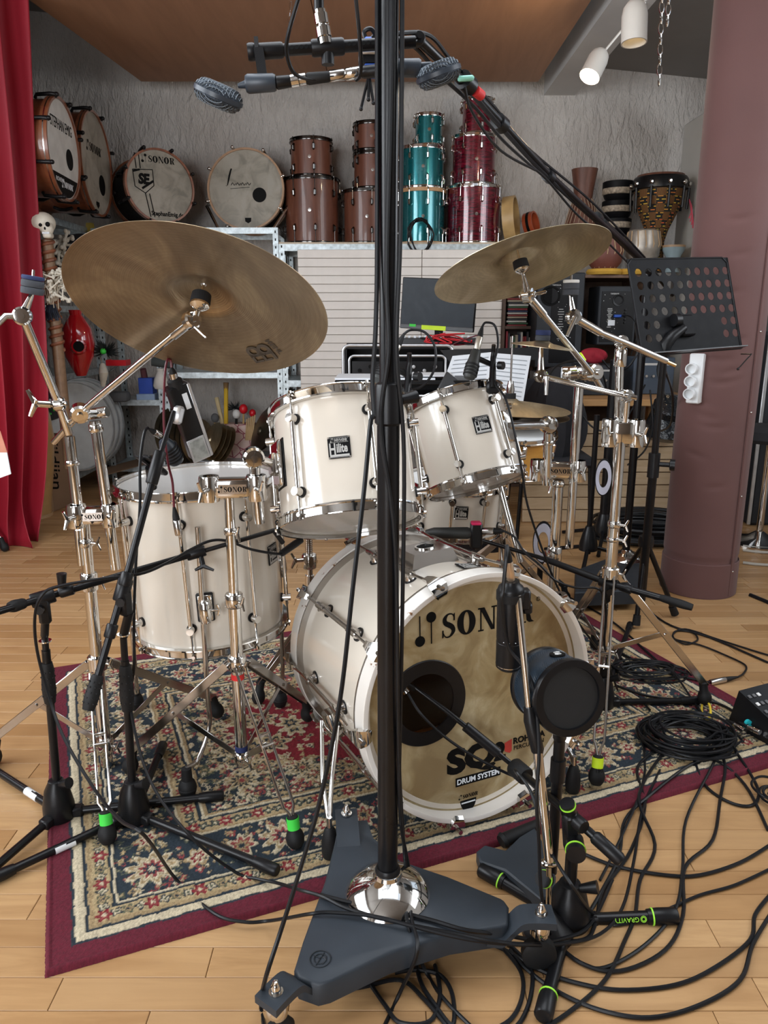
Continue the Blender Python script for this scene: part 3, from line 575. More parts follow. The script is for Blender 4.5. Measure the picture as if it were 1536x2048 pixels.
# lugs, rods and claws
for i in range(10):
    ph = R(14 + 36 * i); d = V((math.sin(ph), math.cos(ph), 0)); ro = rs + .022; m = M(TB); z0, z1 = -.155, -BL + .15
    for z in (z0, z1): m.lathe([(.014, 0), (.011, .006), (.0095, .022), (.012, .027), (0, .029)], fr(d * rs + V((0, 0, z)), d), 18)
    m.cyl(d * ro + V((0, 0, z0 - .018)), d * ro + V((0, 0, z1 + .018)), .0062, n=14); m.cyl(d * ro + V((0, 0, z0 - .018)), d * ro + V((0, 0, z0 + .03)), .0085, n=14); m.cyl(d * ro + V((0, 0, z1 + .018)), d * ro + V((0, 0, z1 - .03)), .0085, n=14)
    lg = obj('lug', m, chrome_dull, bass); [obj('lug_gasket', M(TB).cyl(d * (rs - .001) + V((0, 0, zq)), d * (rs + .003) + V((0, 0, zq)), .017, n=20), blackp, lg) for zq in (z0, z1)]
    rc = BR + .010; m = M(TB); m.tube([d * ro + V((0, 0, z0 + .02)), d * rc + V((0, 0, -.055)), d * rc + V((0, 0, .004))], .0036, 8); obj('tension_rod', m, chrome_dull, lg); obj('tension_rod', M(TB).tube([d * ro + V((0, 0, z1 - .02)), d * rc + V((0, 0, -BL + .055)), d * rc + V((0, 0, -BL - .004))], .0036, 8), chrome_dull, lg)
    X = V((math.cos(ph), -math.sin(ph), 0))
    for zz, s_ in ((0, 1), (-BL, -1)):
        m = M(TB); Tc = fr(d * (BR + .001) + V((0, 0, zz)), V((0, 0, s_)), X)  # x tangential, z outward from the drum end
        yd = (Tc.to_3x3().inverted() @ d); s2 = 1 if yd.y > 0 else -1
        prof = [(-.010, -.052), (.010, -.052), (.014, -.02), (.020, .002), (.016, .012), (0, .017), (-.016, .012), (-.020, .002), (-.014, -.02)]
        # body lying over the hoop, then the hook over its edge
        m.add([V((a * w, s2 * b, c)) for (w, b, c) in ((.007, .016, -.055), (.010, .021, -.028), (.019, .016, -.006), (.020, .010, .006), (.017, -.004, .009), (.011, -.015, .007)) for a in (-1, 1)] + [V((a * w, s2 * (b - .006), c - .004)) for (w, b, c) in ((.007, .016, -.055), (.010, .019, -.028), (.019, .012, -.008), (.020, .006, .001), (.017, -.004, .004), (.011, -.015, .004)) for a in (-1, 1)],
              [(2 * k, 2 * k + 1, 2 * k + 3, 2 * k + 2) for k in range(5)] + [(12 + 2 * k, 12 + 2 * k + 2, 12 + 2 * k + 3, 12 + 2 * k + 1) for k in range(5)] + [(2 * k, 2 * k + 2, 14 + 2 * k, 12 + 2 * k) for k in range(5)] + [(2 * k + 1, 13 + 2 * k, 15 + 2 * k, 2 * k + 3) for k in range(5)] + [(0, 12, 13, 1), (10, 11, 23, 22)], Tc)
        m.cyl(d * rc + V((0, 0, zz + s_ * .002)), d * rc + V((0, 0, zz + s_ * .022)), .0055, n=8)
        obj('claw_hook', m, chrome, bass)
# tom mount plate, badge, spurs
def radial(a, z, h=0):
    d = V((math.sin(R(a)), math.cos(R(a)), 0)); return TB @ fr(d * (rs + h) + V((0, 0, z)), d, V((0, 0, 1)).cross(d) * -1)
Tm = radial(-4, -.24)
mp_ = obj('mount_plate', M(Tm).add([V(p) for p in ((-.064, -.055, -.004), (.064, -.055, -.004), (.064, .055, -.004), (-.064, .055, -.004), (-.052, -.046, .03), (.052, -.046, .03), (.052, .046, .03), (-.052, .046, .03))], [(0, 1, 5, 4), (1, 2, 6, 5), (2, 3, 7, 6), (3, 0, 4, 7), (4, 5, 6, 7)]), chrome_dull, bass, sharp=20)
obj('receiver_hole', M(Tm).ring(.020, .025, .003, z0=.03, n=32), chrome, mp_); obj('receiver_hole', M(Tm).cyl((0, 0, .0302), (0, 0, .0308), .0199, n=32), ink, mp_)
badge(radial(7, -.125, .001), .05, .046, bass)
for s_, foot, a in ((-1, F(660, 1690, .042), -104), (1, F(1146, 1562, .042), 104)):
    Tq = radial(a, -.20); br = obj('spur_bracket', M(Tq).box((0, 0, .006), (.05, .07, .012), b=.004).lathe([(0, -.03), (.018, -.03), (.02, 0), (.018, .03), (0, .03)], Matrix.Translation((0, 0, .024)) @ Matrix.Rotation(R(90), 4, 'Y'), 20), chrome, bass)
    st = Tq @ V((0, 0, .03)); a1 = V((.02, -.012, 0)) * s_
    lg = obj('spur', M().tube([st + a1, st.lerp(foot, .5) + a1 * .9 + V((0, 0, .0)), foot + V((0, 0, .045))], .0055, 10).tube([st - a1, st.lerp(foot, .5) - a1 * 0.2, foot + V((0, 0, .06))], .0055, 10).cyl(foot + V((0, 0, .07)), foot + V((0, 0, .03)), .006), chrome, bass)
    obj('rubber_foot', M().lathe([(0, -.03), (.016, -.028), (.019, -.015), (.018, .015), (.012, .04), (.008, .045), (0, .045)], Matrix.Translation(foot), 20), rubber, lg)

# ================= CYMBALS =================
def cym_mat(name, c0, c1, c2, ring=.35, seed=0.0):
    n = N(name); co = n.co(); sx = n.n('SeparateXYZ'); n.l(co, sx.inputs[0]); r = n.math('SQRT', n.math('ADD', n.math('MULTIPLY', sx.outputs[0], sx.outputs[0]), n.math('MULTIPLY', sx.outputs[1], sx.outputs[1])))
    w = n.math('SINE', n.math('MULTIPLY', r, 1650.0)); w2 = n.math('SINE', n.math('MULTIPLY_ADD', n.noise(30), 3.0, n.math('MULTIPLY', r, 620.0)))
    g = n.noise(5.5, n.co((1, .5, 1)), 6, .62, 1.6); col = n.ramp(g, [(.3, c0), (.5, c1), (.72, c2)]); mod = n.math('MULTIPLY_ADD', w2, .035, .96)
    cc = n.n('CombineColor'); [n.l(mod, cc.inputs[i]) for i in range(3)]; n.set(n.mix(1.0, col, cc.outputs[0], 'MULTIPLY'), n.math('MULTIPLY_ADD', g, .25, .27), 1)
    n.bump(n.math('ADD', n.math('MULTIPLY', w, ring), n.math('MULTIPLY', n.noise(60, None, 3), 1.3)), .35, .0006); return n.m
dark_bronze = cym_mat('dark_bronze', (.24, .175, .11), (.36, .275, .18), (.56, .45, .29)); light_bronze = cym_mat('light_bronze', (.38, .31, .20), (.58, .49, .33), (.86, .78, .60))
def cymbal(name, c, down, r, label, mat, bell=.065, bh=.028, bow=.035, group=None):
    """c centre of the rim plane, down points out of the hollow side"""
    up = -V(down).normalized(); T = fr(c, up); pr = [(.006, bow + bh), (bell * .5, bow + bh * .8), (bell * .85, bow + bh * .3), (bell, bow + .002)]
    for k in range(1, 13):
        t = k / 12; rr = bell + (r - bell) * t; pr.append((rr, bow * (1 - t ** 1.6)))
    bot = [(a, b - .0012) for a, b in reversed(pr)]; t = thing(name, T @ V((0, 0, bow)), label, 'cymbal', group)
    obj('cymbal_plate', M().lathe(pr + bot + [pr[0]], T, 128), mat, t); t.children[0].rotation_mode = 'XYZ'
    return t, T
# make object coordinates follow the cymbal axis: rebuild plate in its own frame
def aligned(o, T, c):
    q = T.to_3x3().normalized().to_4x4(); me = o.data; inv = q.inverted()
    w = ORG[o.name]; me.transform(inv @ Matrix.Translation(w - c)); o.rotation_euler = q.to_euler(); o.location += c - w
cy1c = V((-.363, 1.562, 1.189)); cy1n = V((-.09, -.538, -.838)); ride, TR = cymbal('ride_cymbal', cy1c, cy1n, .254, 'large dark bronze ride cymbal seen from below, hanging tilted at the upper left', dark_bronze, .062, .026, .03)
cy2c = V((.352, 2.064, 1.297)); cy2n = V((.231, -.297, -.926)); crash, TC = cymbal('crash_cymbal', cy2c, cy2n, .229, 'thin golden crash cymbal tilted at the upper right, over the smaller rack tom', light_bronze, .055, .024, .028)
aligned(ride.children[0], TR, cy1c); aligned(crash.children[0], TC, cy2c)
# printed maker mark on the underside of the ride
def on_ride(u, v):
    d = ray(u, v); o = V((0, 0, CAM_H)); k = (cy1c - o).dot(cy1n) / d.dot(cy1n); return o + d * k
q0 = on_ride(517, 712); n_ = cy1n.normalized(); rad_ = (cy1c - q0); rad_ -= n_ * rad_.dot(n_); rad_.normalize()
rad_in = (TR.inverted() @ q0); rr = math.hypot(rad_in.x, rad_in.y); tt = (rr - .062) / (.254 - .062); q0 += n_ * (-(.03 * (1 - tt ** 1.6)) + .0032)
a_ = on_ride(486, 713) ; b_ = on_ride(545, 700); X = (b_ - a_).normalized(); TL = fr(q0, (n_ + rad_ * .2).normalized(), X); m = M(TL); s = .031
n = 20
for sx_ in (-1, 1):
    for k in range(n):
        a0_, a1_ = R(360 * k / n), R(360 * (k + 1) / n); c0 = sx_ * s * .46
        g = lambda a, q: (c0 + q * math.cos(a) * sx_ * 1, .1 * s + q * math.sin(a)); m.prism([g(a0_, s * .27), g(a0_, s * .52), g(a1_, s * .52), g(a1_, s * .27)], .0004)
m.box((0, -.55 * s, 0), (s * .22, s * .9, .0008)); m.box((-.86 * s, -.55 * s, 0), (s * .22, s * .9, .0008)); m.box((.86 * s, -.55 * s, 0), (s * .22, s * .9, .0008)); m.box((-.0, -.32 * s, 0), (s * 1.9, s * .18, .0008)); m.box((-.55 * s, -.92 * s, 0), (s * .7, s * .16, .0008)); m.box((.3 * s, -.92 * s, 0), (s * .5, s * .16, .0008))
obj('maker_mark', m, mt('cymbal_print', (.07, .055, .04), .5), ride, smooth=False)
text('maker_lettering', 'MEINL', .018, TL @ Matrix.Translation((.042, .004, .0002)) @ Matrix.Rotation(R(-80), 4, 'Z'), MATS['cymbal_print'], ride, .0002, .95, .0002)
# ================= STANDS =================
def collar(m, p, ax, r, h=.03): m.lathe([(0, -h / 2), (r * .9, -h / 2), (r, -h / 2 + .003), (r, h / 2 - .003), (r * .9, h / 2), (0, h / 2)], fr(p, ax), 20)
def wing(m, p, d, up=(0, 0, 1), s=1.0):
    d = V(d).normalized(); up = V(up); q = V(p) + d * .016 * s; m.cyl(p, q, .0045 * s, n=10); m.tube([q - up * .004 * s, q + up * .017 * s + d * .01 * s], [.0045 * s, .0025 * s], 8); m.tube([q + up * .004 * s, q - up * .017 * s + d * .01 * s], [.0045 * s, .0025 * s], 8)
def foot_rubber(p, parent, up=(0, 0, 1), r=.021, tape=None):
    p = V(p); p.z += onrug(p); m = M(fr(p, up)); m.lathe([(0, -.028), (r * .6, -.027), (r * .95, -.016), (r, -.004), (r * .85, .008), (r * .62, .016), (r * .6, .045), (r * .4, .048), (0, .048)], n=20)
    o = obj('rubber_foot', m, rubber, parent)
    if tape: obj('tape', M(fr(p, up)).ring(r * .63, r * .68, .026, z0=.017, n=20), tape, o, label=('green tape' if tape is green_tape else 'yellow tape'))
    return o
green_tape = mt('green_tape', (.05, .62, .06), .6); yellow_tape = mt('yellow_tape', (.62, .85, .02), .6); red_tape = mt('red_tape', (.6, .02, .02), .6); navy_tape = mt('navy_tape', (.01, .02, .09), .6)
def flat_leg(t, a, foot, low, tape=None, w=.026, thin=False):
    """double-braced drum hardware leg from collar a to foot, braced to the lower slider"""
    a = V(a); foot = V(foot); fu = foot + V((0, 0, .045)); d = (fu - a).normalized(); s = V((0, 0, 1)).cross(d).normalized(); ob = None
    if thin:
        k = a.lerp(fu, .93)
        ob = obj('leg', M().tube([a + s * .013, a.lerp(fu, .9) + s * .013, k + s * .006, fu], .0034, 8).tube([a - s * .013, a.lerp(fu, .9) - s * .013, k - s * .006, fu], .0034, 8).beam(a.lerp(fu, .45) + s * .013, a.lerp(fu, .45) - s * .013, .006, .006), chrome_dull, t)
    else:
        ob = obj('leg', M().beam(a + s * .010, fu + s * .007, w * .8, .003, up=s, b=.001).beam(a - s * .010, fu - s * .007, w * .8, .003, up=s, b=.001).cyl(a + s * .014, a - s * .014, .005, n=10), chrome_dull, t)
    mid = a.lerp(fu, .52); low = V(low); obj('brace', M().beam(mid, low, w * .62, .003, up=s, b=.001).cyl(mid + s * .014, mid - s * .014, .0045, n=10), chrome_dull, t)
    foot_rubber(foot, ob, up=(-d * .4 + V((0, 0, 1))), tape=tape); return ob
def pole(t, pts, r, mat=chrome, name='tube', n=20): return obj(name, M().tube(pts, r, n), mat, t)
def ball_joint(t, p, ax, r=.021, mat=chrome):
    m = M(fr(p, ax)); m.lathe([(0, -r * .75), (r * .8, -r * .7), (r, -r * .45), (r, r * .45), (r * .8, r * .7), (0, r * .75)], n=24); m.cyl((0, 0, -r * 1.05), (0, 0, r * 1.05), r * .35, n=12); return obj('joint', m, mat, t)
def felts(t, p, ax, r=.021, cols=('felt_grey', 'felt_grey')):
    ax = V(ax).normalized(); z = 0; out = []
    for i, (h, c) in enumerate(zip((.014, .014, .008), cols)):
        out.append(obj('felt_washer', M(fr(p + ax * z, ax)).lathe([(0, 0), (r - .001, 0), (r, .002), (r, h - .002), (r - .001, h), (0, h)], n=24), MATS[c], t)); z += h + .001
    return out
mt('felt_grey', (.05, .055, .065), .95, bs=.4, bsc=700); mt('felt_blue', (.02, .03, .09), .9, bs=.4, bsc=700); mt('felt_white', (.62, .62, .6), .9); mt('felt_black', (.008, .008, .009), .95)
def plate_block(t, c, axis, w, h, d, label=True):
    """chrome multi clamp with two sockets and a printed plate between"""
    X = V(axis).normalized(); T = fr(c, (0, 0, 1), X); m = M(T); m.box((0, 0, 0), (w * .62, d * .8, h), b=.007, seg=2)
    for s in (-1, 1):
        m.lathe([(.014, -h / 2 - .008), (.022, -h / 2 - .008), (.0235, -h / 2), (.0235, h / 2), (.022, h / 2 + .006), (.014, h / 2 + .006)], Matrix.Translation((s * w * .42, 0, 0)), 24)
    b = obj('multi_clamp', m, chrome, t); 
    for s in (-1, 1):
        m = M(T); wing(m, V((s * w * .42, -.022, 0)), (s * .6, -1, 0), s=1.3); obj('wing_bolt', m, chrome, b)
    if label:
        Tl = T @ fr((0, -d * .4 - .0006, 0), (0, -1, 0)); p = obj('name_plate', M(Tl).box((0, 0, 0), (w * .5, h * .5, .0012)), chrome_dull, b); m = M(Tl); logo_word(m, Matrix.Translation((0, 0, .0007)), h * .26, th=.0004); obj('plate_lettering', m, ink, p, smooth=False)
    return b
def cymbal_seat(t, tilter, seat, c_under, axdir, felt='felt_black'):
    ax = V(axdir).normalized(); obj('tilter', M().tube([tilter, tilter.lerp(seat, .5), seat], [.010, .008, .0045], 14), chrome, t)
    obj('cup', M(fr(seat, ax)).lathe([(0, -.008), (.008, -.008), (.019, .0), (.019, .004), (0, .004)], n=24), chrome, t); obj('felt_washer', M(fr(seat + ax * .004, ax)).lathe([(0, 0), (.019, 0), (.020, .003), (.019, .022), (0, .022)], n=24), MATS[felt], t)
    obj('cymbal_rod', M().cyl(seat, seat + ax * .075, .003, n=8), chrome, t)
# ----- far left: double cymbal stand carrying the ride -----
yA = F(212, 1500, .06).y; bot = P(212, 1500, yA); tc = lambda u, v, D=None: P(u, v, D or yA)
stA = thing('cymbal_stand', (bot.x, bot.y, 0), 'chrome double cymbal stand at the far left carrying the big ride cymbal', 'cymbal stand')
xA = bot.x
def vx(x, y, v):   # point of the vertical line (x,y) seen at picture row v
    d = ray(768, v); k = y / d.y; return V((x, y, CAM_H + d.z * k))
pole(stA, [vx(xA, yA, 1530), vx(xA, yA, 1165)], .0155); pole(stA, [vx(xA, yA, 1165), vx(xA, yA, 1040)], .0145); pole(stA, [vx(xA - .012, yA - .01, 1130), vx(xA - .012, yA - .01, 1060)], .009)
for q, r_, h_ in ((1163, .021, .045), (1325, .024, .04), (1085, .019, .02), (1490, .021, .045)):
    m = M(); collar(m, vx(xA, yA, q), (0, 0, 1), r_, h_); wing(m, vx(xA, yA, q) + V((r_ * .8, -.005, 0)), (1, -.3, 0)); obj('collar', m, chrome, stA)
ca = tc(188, 1030); plate_block(stA, ca, (1, .12, 0), .095, .042, .045)
t1b = ca + V((-.036, 0, 0)); t2b = ca + V((.036, .004, 0)); t1t = tc(138, 868); t2t = tc(190, 842)
pole(stA, [t1b + V((0, 0, -.10)), t1b.lerp(t1t, .97)], .0125); pole(stA, [t2b + V((.004, 0, -.14)), t2t], .0125)
m = M(); collar(m, t1b.lerp(t1t, .65), t1t - t1b, .0165, .012); obj('collar', m, chrome, stA); m = M(); collar(m, t2b.lerp(t2t, .93), t2t - t2b, .0165, .02); obj('collar', m, chrome, stA)
j1 = P(118, 808, yA - .02); ball_joint(stA, j1, (1, .1, .1), .017); obj('wing_bolt', (lambda m: (wing(m, j1 + V((-.015, -.01, 0)), (-1, -.3, .1), s=1.8), m)[1])(M()), chrome, stA)
pole(stA, [t1t, j1], .010); ft1 = P(45, 632, yA - .10); pole(stA, [j1, ft1], .0098, name='boom_arm'); ball_joint(stA, ft1, (.3, -1, 0), .020)
pole(stA, [P(-60, 700, yA - .2), P(10, 632, yA - .12), ft1], .0075, name='boom_arm')
fp = P(64, 588, yA - .09); obj('tilter', M().tube([ft1, fp], [.011, .005], 12), chrome, stA); felts(stA, fp, (.18, 0, 1), .0235, ('felt_grey', 'felt_grey', 'felt_blue')); obj('cymbal_rod', M().cyl(fp, fp + V((.009, 0, .05)), .003, n=8), chrome, stA)
j2 = P(160, 826, yA - .035); ball_joint(stA, j2, (.35, -1, -.35), .0225); m = M(); collar(m, P(196, 826, yA), (1, -.2, .15), .013, .05); m.cyl(j2, P(196, 826, yA), .011, n=14); obj('joint_arm', m, chrome, stA)
rt = P(386, 640, 1.60); pole(stA, [P(108, 884, yA + .06), j2, P(350, 668, 1.64)], .0078, name='boom_arm'); pole(stA, [P(348, 670, 1.645), rt], .0105, name='boom_arm')
ball_joint(stA, rt + V((0, -.012, 0)), (.6, -.7, .2), .0185); obj('wing_bolt', (lambda m: (m.beam(rt + V((.006, -.02, -.012)), rt + V((.03, -.02, -.035)), .010, .006, b=.002), m)[1])(M()), chrome, stA)
seat = cy1c - cy1n * .030 + cy1n * .02; cymbal_seat(stA, rt, seat + cy1n * .004, None, -cy1n)
ctop = vx(xA, yA, 1325); low = vx(xA, yA, 1490)
flat_leg(stA, ctop + V((-.02, 0, 0)), F(-12, 1510, .03), low); flat_leg(stA, ctop + V((.02, .01, 0)), F(433, 1425, .04), low); flat_leg(stA, ctop + V((0, -.02, -.02)), F(215, 1672, .03), low, thin=True, tape=green_tape)
# ----- tom holder stand beside the floor tom -----
yB = 1.70; xB = P(475, 1340, yB).x
stB = thing('tom_stand', (xB, yB, 0), 'chrome tom holder stand with red and navy tape in front of the floor tom', 'drum stand'); vB = lambda v: vx(xB, yB, v)
pole(stB, [vB(1528), vB(1215)], .0148); pole(stB, [vB(1215), vB(985)], .0115)
for q, r_, h_ in ((1062, .0155, .016), (1200, .021, .034), (1325, .022, .035), (1515, .019, .03)):
    m = M(); collar(m, vB(q), (0, 0, 1), r_, h_); wing(m, vB(q) + V((r_ * .6, -.01, 0)), (.8, -1, 0)); obj('collar', m, chrome, stB)
obj('tape', M(fr(vB(1357), (0, 0, 1))).ring(.0149, .0156, .014, n=24), red_tape, stB, label='red tape'); obj('tape', M(fr(vB(1500), (0, 0, 1))).ring(.0149, .0156, .014, n=24), navy_tape, stB, label='navy tape')
lw = vB(1515); cl = vB(1325); flat_leg(stB, cl + V((-.02, -.01, 0)), F(262, 1535, .03), lw); flat_leg(stB, cl + V((.02, .01, 0)), F(615, 1432, .04), lw); flat_leg(stB, cl + V((.01, -.02, 0)), F(590, 1680, .03), lw, thin=True, tape=green_tape)
cbk = P(466, 975, yB); plate_block(stB, cbk, (1, .1, .02), .125, .044, .05)
ar = cbk + V((.052, .006, 0)); at = P(507, 915, yB + .01); pole(stB, [ar + V((.004, 0, -.085)), at], .0125); ball_joint(stB, at, (.3, -1, 0), .024)
dq = V((math.cos(R(fa - 66)), math.sin(R(fa - 66)), 0)); Tt = T1 @ fr(dq * .163 + V((0, 0, L1 * .50)), dq, V((0, 0, 1)).cross(dq)); mtp = Tt @ V((0, 0, .012)); pole(stB, [at, mtp], .0105, name='tom_arm')
mp1 = obj('mount_plate', M(Tt).box((0, 0, .006), (.05, .11, .014), b=.005), chrome, tom1); obj('mount_receiver', M(Tt).box((0, 0, .018), (.034, .05, .016), b=.006, seg=2), chrome_dull, mp1); obj('gasket', M(Tt).box((0, 0, -.001), (.056, .116, .004), b=.001), blackp, mp1)
# ----- right: tom and crash stand -----
yC = 2.36; xC = P(1112, 1050, yC).x; vC = lambda v: vx(xC, yC, v)
stC = thing('tom_stand', (xC, yC, 0), 'chrome tom and cymbal stand behind the bass drum carrying the crash cymbal', 'drum stand')
pole(stC, [V((xC, yC, .10)), vC(1108)], .0185); pole(stC, [vC(1108), vC(960)], .0165)
for q, r_, h_ in ((1108, .023, .05), (968, .02, .016)):
    m = M(); collar(m, vC(q), (0, 0, 1), r_, h_); wing(m, vC(q) + V((-r_ * .6, -.01, 0)), (-1, -1, 0), s=1.3); obj('collar', m, chrome, stC)
plate_block(stC, P(1115, 940, yC), (1, -.12, .06), .148, .052, .05)
xT = P(1158, 770, yC - .01).x; pole(stC, [vx(xT, yC - .01, 1095), vx(xT, yC - .01, 905)], .0135); pole(stC, [vx(xT, yC - .01, 905), vx(xT, yC - .01, 765)], .0145); ball_joint(stC, P(1145, 747, yC - .02), (1, 0, .1), .022); m = M(); collar(m, P(1152, 747, yC - .015), (1, -.1, 0), .021, .085); obj('boom_clamp', m, chrome, stC); ball_joint(stC, P(1188, 745, yC - .03), (.5, -1, .1), .026)
ct = P(1055, 590, 2.13); pole(stC, [P(1203, 778, yC - .03), P(1188, 752, yC - .04), ct.lerp(P(1188, 752, yC - .04), .12)], .0088, name='boom_arm'); obj('tape', M().cyl(P(1166, 722, 2.30), P(1158, 710, 2.288), .0096, n=16), yellow_tape, stC, label='yellow tape')
pole(stC, [ct.lerp(P(1188, 752, yC - .04), .22), ct], .0115, name='boom_arm'); ball_joint(stC, ct, (.8, -.5, .1), .021); obj('wing_bolt', M().beam(ct + V((.01, -.025, 0)), ct + V((.045, -.025, .008)), .014, .009, b=.003), chrome, stC)
seat = cy2c - cy2n * .028 + cy2n * .03; cymbal_seat(stC, ct, seat + cy2n * .006, None, -cy2n)
a1 = P(1096, 925, yC - .005); a2 = P(1097, 850, yC - .02); pole(stC, [a1 + V((0, 0, -.07)), a2], .0145); m = M(); collar(m, P(1096, 885, yC - .012), (0, 0, 1), .019, .014); obj('collar', m, chrome, stC); ball_joint(stC, a2, (.15, -1, 0), .027)
dq = V((math.cos(R(fa2 + 62)), math.sin(R(fa2 + 62)), 0)); Tt = T2 @ fr(dq * .138 + V((0, 0, L2 * .5)), dq, V((0, 0, 1)).cross(dq)); pole(stC, [a2, Tt @ V((0, 0, .006))], .011, name='tom_arm'); obj('mount_plate', M(Tt).box((0, 0, .005), (.045, .09, .012), b=.004), chrome, tom2)
pole(stC, [P(998, 968, 2.5), P(1040, 1125, 2.42)], .012, name='support_tube')
for f in (F(1190, 1290, .04), F(1010, 1215, .04), F(1080, 1300, .04)): flat_leg(stC, V((xC, yC, .22)), f, V((xC, yC, .12)))
# ----- far right: double boom cymbal stand -----
yE = 2.14; xE = P(1232, 1000, yE).x; vE = lambda v: vx(xE, yE, v)
stE = thing('cymbal_stand', (xE, yE, 0), 'tall chrome double boom cymbal stand at the right with two bare felts and splash', 'cymbal stand')
pole(stE, [vE(1330), vE(1145)], .0135); pole(stE, [vE(1145), vE(1045)], .0165); pole(stE, [vE(1045), vE(860)], .0145); pole(stE, [P(1233, 965, yE + .02), P(1240, 705, yE + .02)], .0115); 
for q, r_, h_ in ((1048, .0185, .02), (1078, .0185, .014), (1145, .026, .035), (1300, .02, .03)):
    m = M(); collar(m, vE(q), (0, 0, 1), r_, h_); wing(m, vE(q) + V((r_ * .6, -.01, 0)), (1, -.6, 0)); obj('collar', m, chrome, stE)
plate_block(stE, P(1246, 865, yE + .005), (1, -.1, 0), .085, .062, .05, False)
tj = P(1243, 684, yE + .01); m = M(); collar(m, P(1241, 715, yE + .02), (0, 0, 1), .017, .05); obj('collar', m, chrome, stE); ball_joint(stE, tj, (.1, -1, .1), .018)
fj = P(1147, 634, yE - .05); pole(stE, [P(1350, 731, yE + .07), P(1330, 722, yE + .06)], .0055, mt('brass', (.75, .58, .3), .2, 1), 'boom_tip'); pole(stE, [P(1332, 722, yE + .06), tj + V((0, -.02, 0)), P(1200, 665, yE - .03)], .0088, name='boom_arm'); pole(stE, [P(1200, 665, yE - .03), fj], .0108, name='boom_arm')
ball_joint(stE, fj, (.1, -1, .05), .020); obj('wing_bolt', M().tube([fj + V((0, -.02, 0)), P(1134, 672, yE - .08)], [.006, .0045], 10), chrome, stE)
sp = P(1141, 590, yE - .045); obj('tilter', M().tube([fj, sp], [.010, .0045], 12), chrome, stE); felts(stE, sp, (0, 0, 1), .021, ('felt_grey', 'felt_grey', 'felt_white')); obj('cymbal_rod', M().cyl(sp, sp + V((0, 0, .05)), .003, n=8), chrome, stE)
j3 = P(1254, 792, yE - .01); pole(stE, [P(1249, 850, yE), j3], .010); ball_joint(stE, j3, (.1, -1, 0), .018); f3 = P(1082, 752, yE + .10); pole(stE, [P(1272, 796, yE - .02), j3 + V((0, -.012, 0)), f3], .0078, name='boom_arm'); ball_joint(stE, f3, (.1, -1, 0), .019); obj('wing_bolt', M().tube([f3 + V((.012, -.022, 0)), P(1092, 790, yE + .07)], [.007, .0055], 10), chrome, stE)
s3 = P(1082, 706, yE + .11); obj('tilter', M().tube([f3, s3, P(1083, 690, yE + .11)], [.012, .007, .005], 12), chrome, stE)
splash, TS = cymbal('splash_cymbal', P(1084, 694, yE + .11), (-.12, .0, -1), .092, 'small thin splash cymbal sitting below the crash cymbal', light_bronze, .025, .012, .012); aligned(splash.children[0], TS, P(1084, 694, yE + .11))
felts(stE, P(1085, 681, yE + .11), (.03, 0, 1), .021, ('felt_grey', 'felt_blue'))
lwE = vE(1300); clE = vE(1148); flat_leg(stE, clE + V((.02, -.005, 0)), F(1408, 1398, .04), lwE); flat_leg(stE, clE + V((-.015, .01, 0)), F(1120, 1300, .05), lwE); flat_leg(stE, clE + V((-.008, -.02, 0)), F(1193, 1556, .04), lwE, thin=True, tape=yellow_tape)
text('tape_lettering', '190', .014, fr(F(1193, 1556, .04) + V((0, -.016, .030)), (0, -1, .1)), ink, stE, .0003)

# ================= BLACK MIC STANDS =================
def mic_base(t, c, zt, feet, r=.030, caps=blackp, label_tape=None, green=False, tr=.0095):
    """cone casting at ground level with three tube legs"""
    c = V(c); m = M(fr(V((c.x, c.y, 0)), (0, 0, 1))); zb = zt - .095
    m.lathe([(0, zb - .012), (r * 1.05, zb - .01), (r * 1.22, zb), (r * 1.2, zb + .03), (r * .95, zb + .07), (r * .62, zb + .09), (r * .58, zt), (.014, zt + .002), (0, zt + .002)], n=28); b = obj('base_casting', m, blackp, t)
    obj('lock_knob', M().tube([V((c.x + r * .5, c.y - .01, zt - .005)), V((c.x + r * 1.35, c.y - .02, zt + .006))], [.008, .013], 12), blackp, b)
    for f in feet:
        f = V(f); f.z += onrug(f); d = (f - V((c.x, c.y, zb + .008))).normalized(); a = V((c.x, c.y, zb + .008)) + V((d.x, d.y, 0)).normalized() * r; lg = obj('leg', M().cyl(a, f, tr, n=16), blackm, t)
        e = f - d * .03; obj('end_cap', M().tube([e - d * .02, e, f + d * .006, f + d * .010], [tr + .002, tr + .004, tr + .004, tr + .001], 16), caps, lg)
        if green: obj('ring', M(fr(e - d * .012, d)).ring(tr + .002, tr + .0042, .003, n=20), lime, lg, label='lime green ring')
        obj('leg_socket', M().beam(a - d * .012, a + d * .025, .028, .024, b=.004), blackp, b)
    return b
lime = mt('lime_ring', (.35, .8, .05), .5)
def grip(t, a, b, r, name='clutch_grip', ribs=True):
    a = V(a); b = V(b); m = M(); d = (b - a); n = 9; m.tube([a.lerp(b, k / 8) for k in range(9)], [r * q for q in (.85, .95, 1.05, 1.08, 1.05, 1, .98, .95, .8)], 18)
    if ribs:
        ax = d.normalized(); x = ax.orthogonal().normalized(); y = ax.cross(x)
        for i in range(5):
            for j in range(8):
                q = 2 * math.pi * (j + .5 * (i % 2)) / 8; m.sph(a.lerp(b, .2 + .15 * i) + (x * math.cos(q) + y * math.sin(q)) * r * 1.0, .0022, (1, 1, 1), 6)
    return obj(name, m, rubber, t)
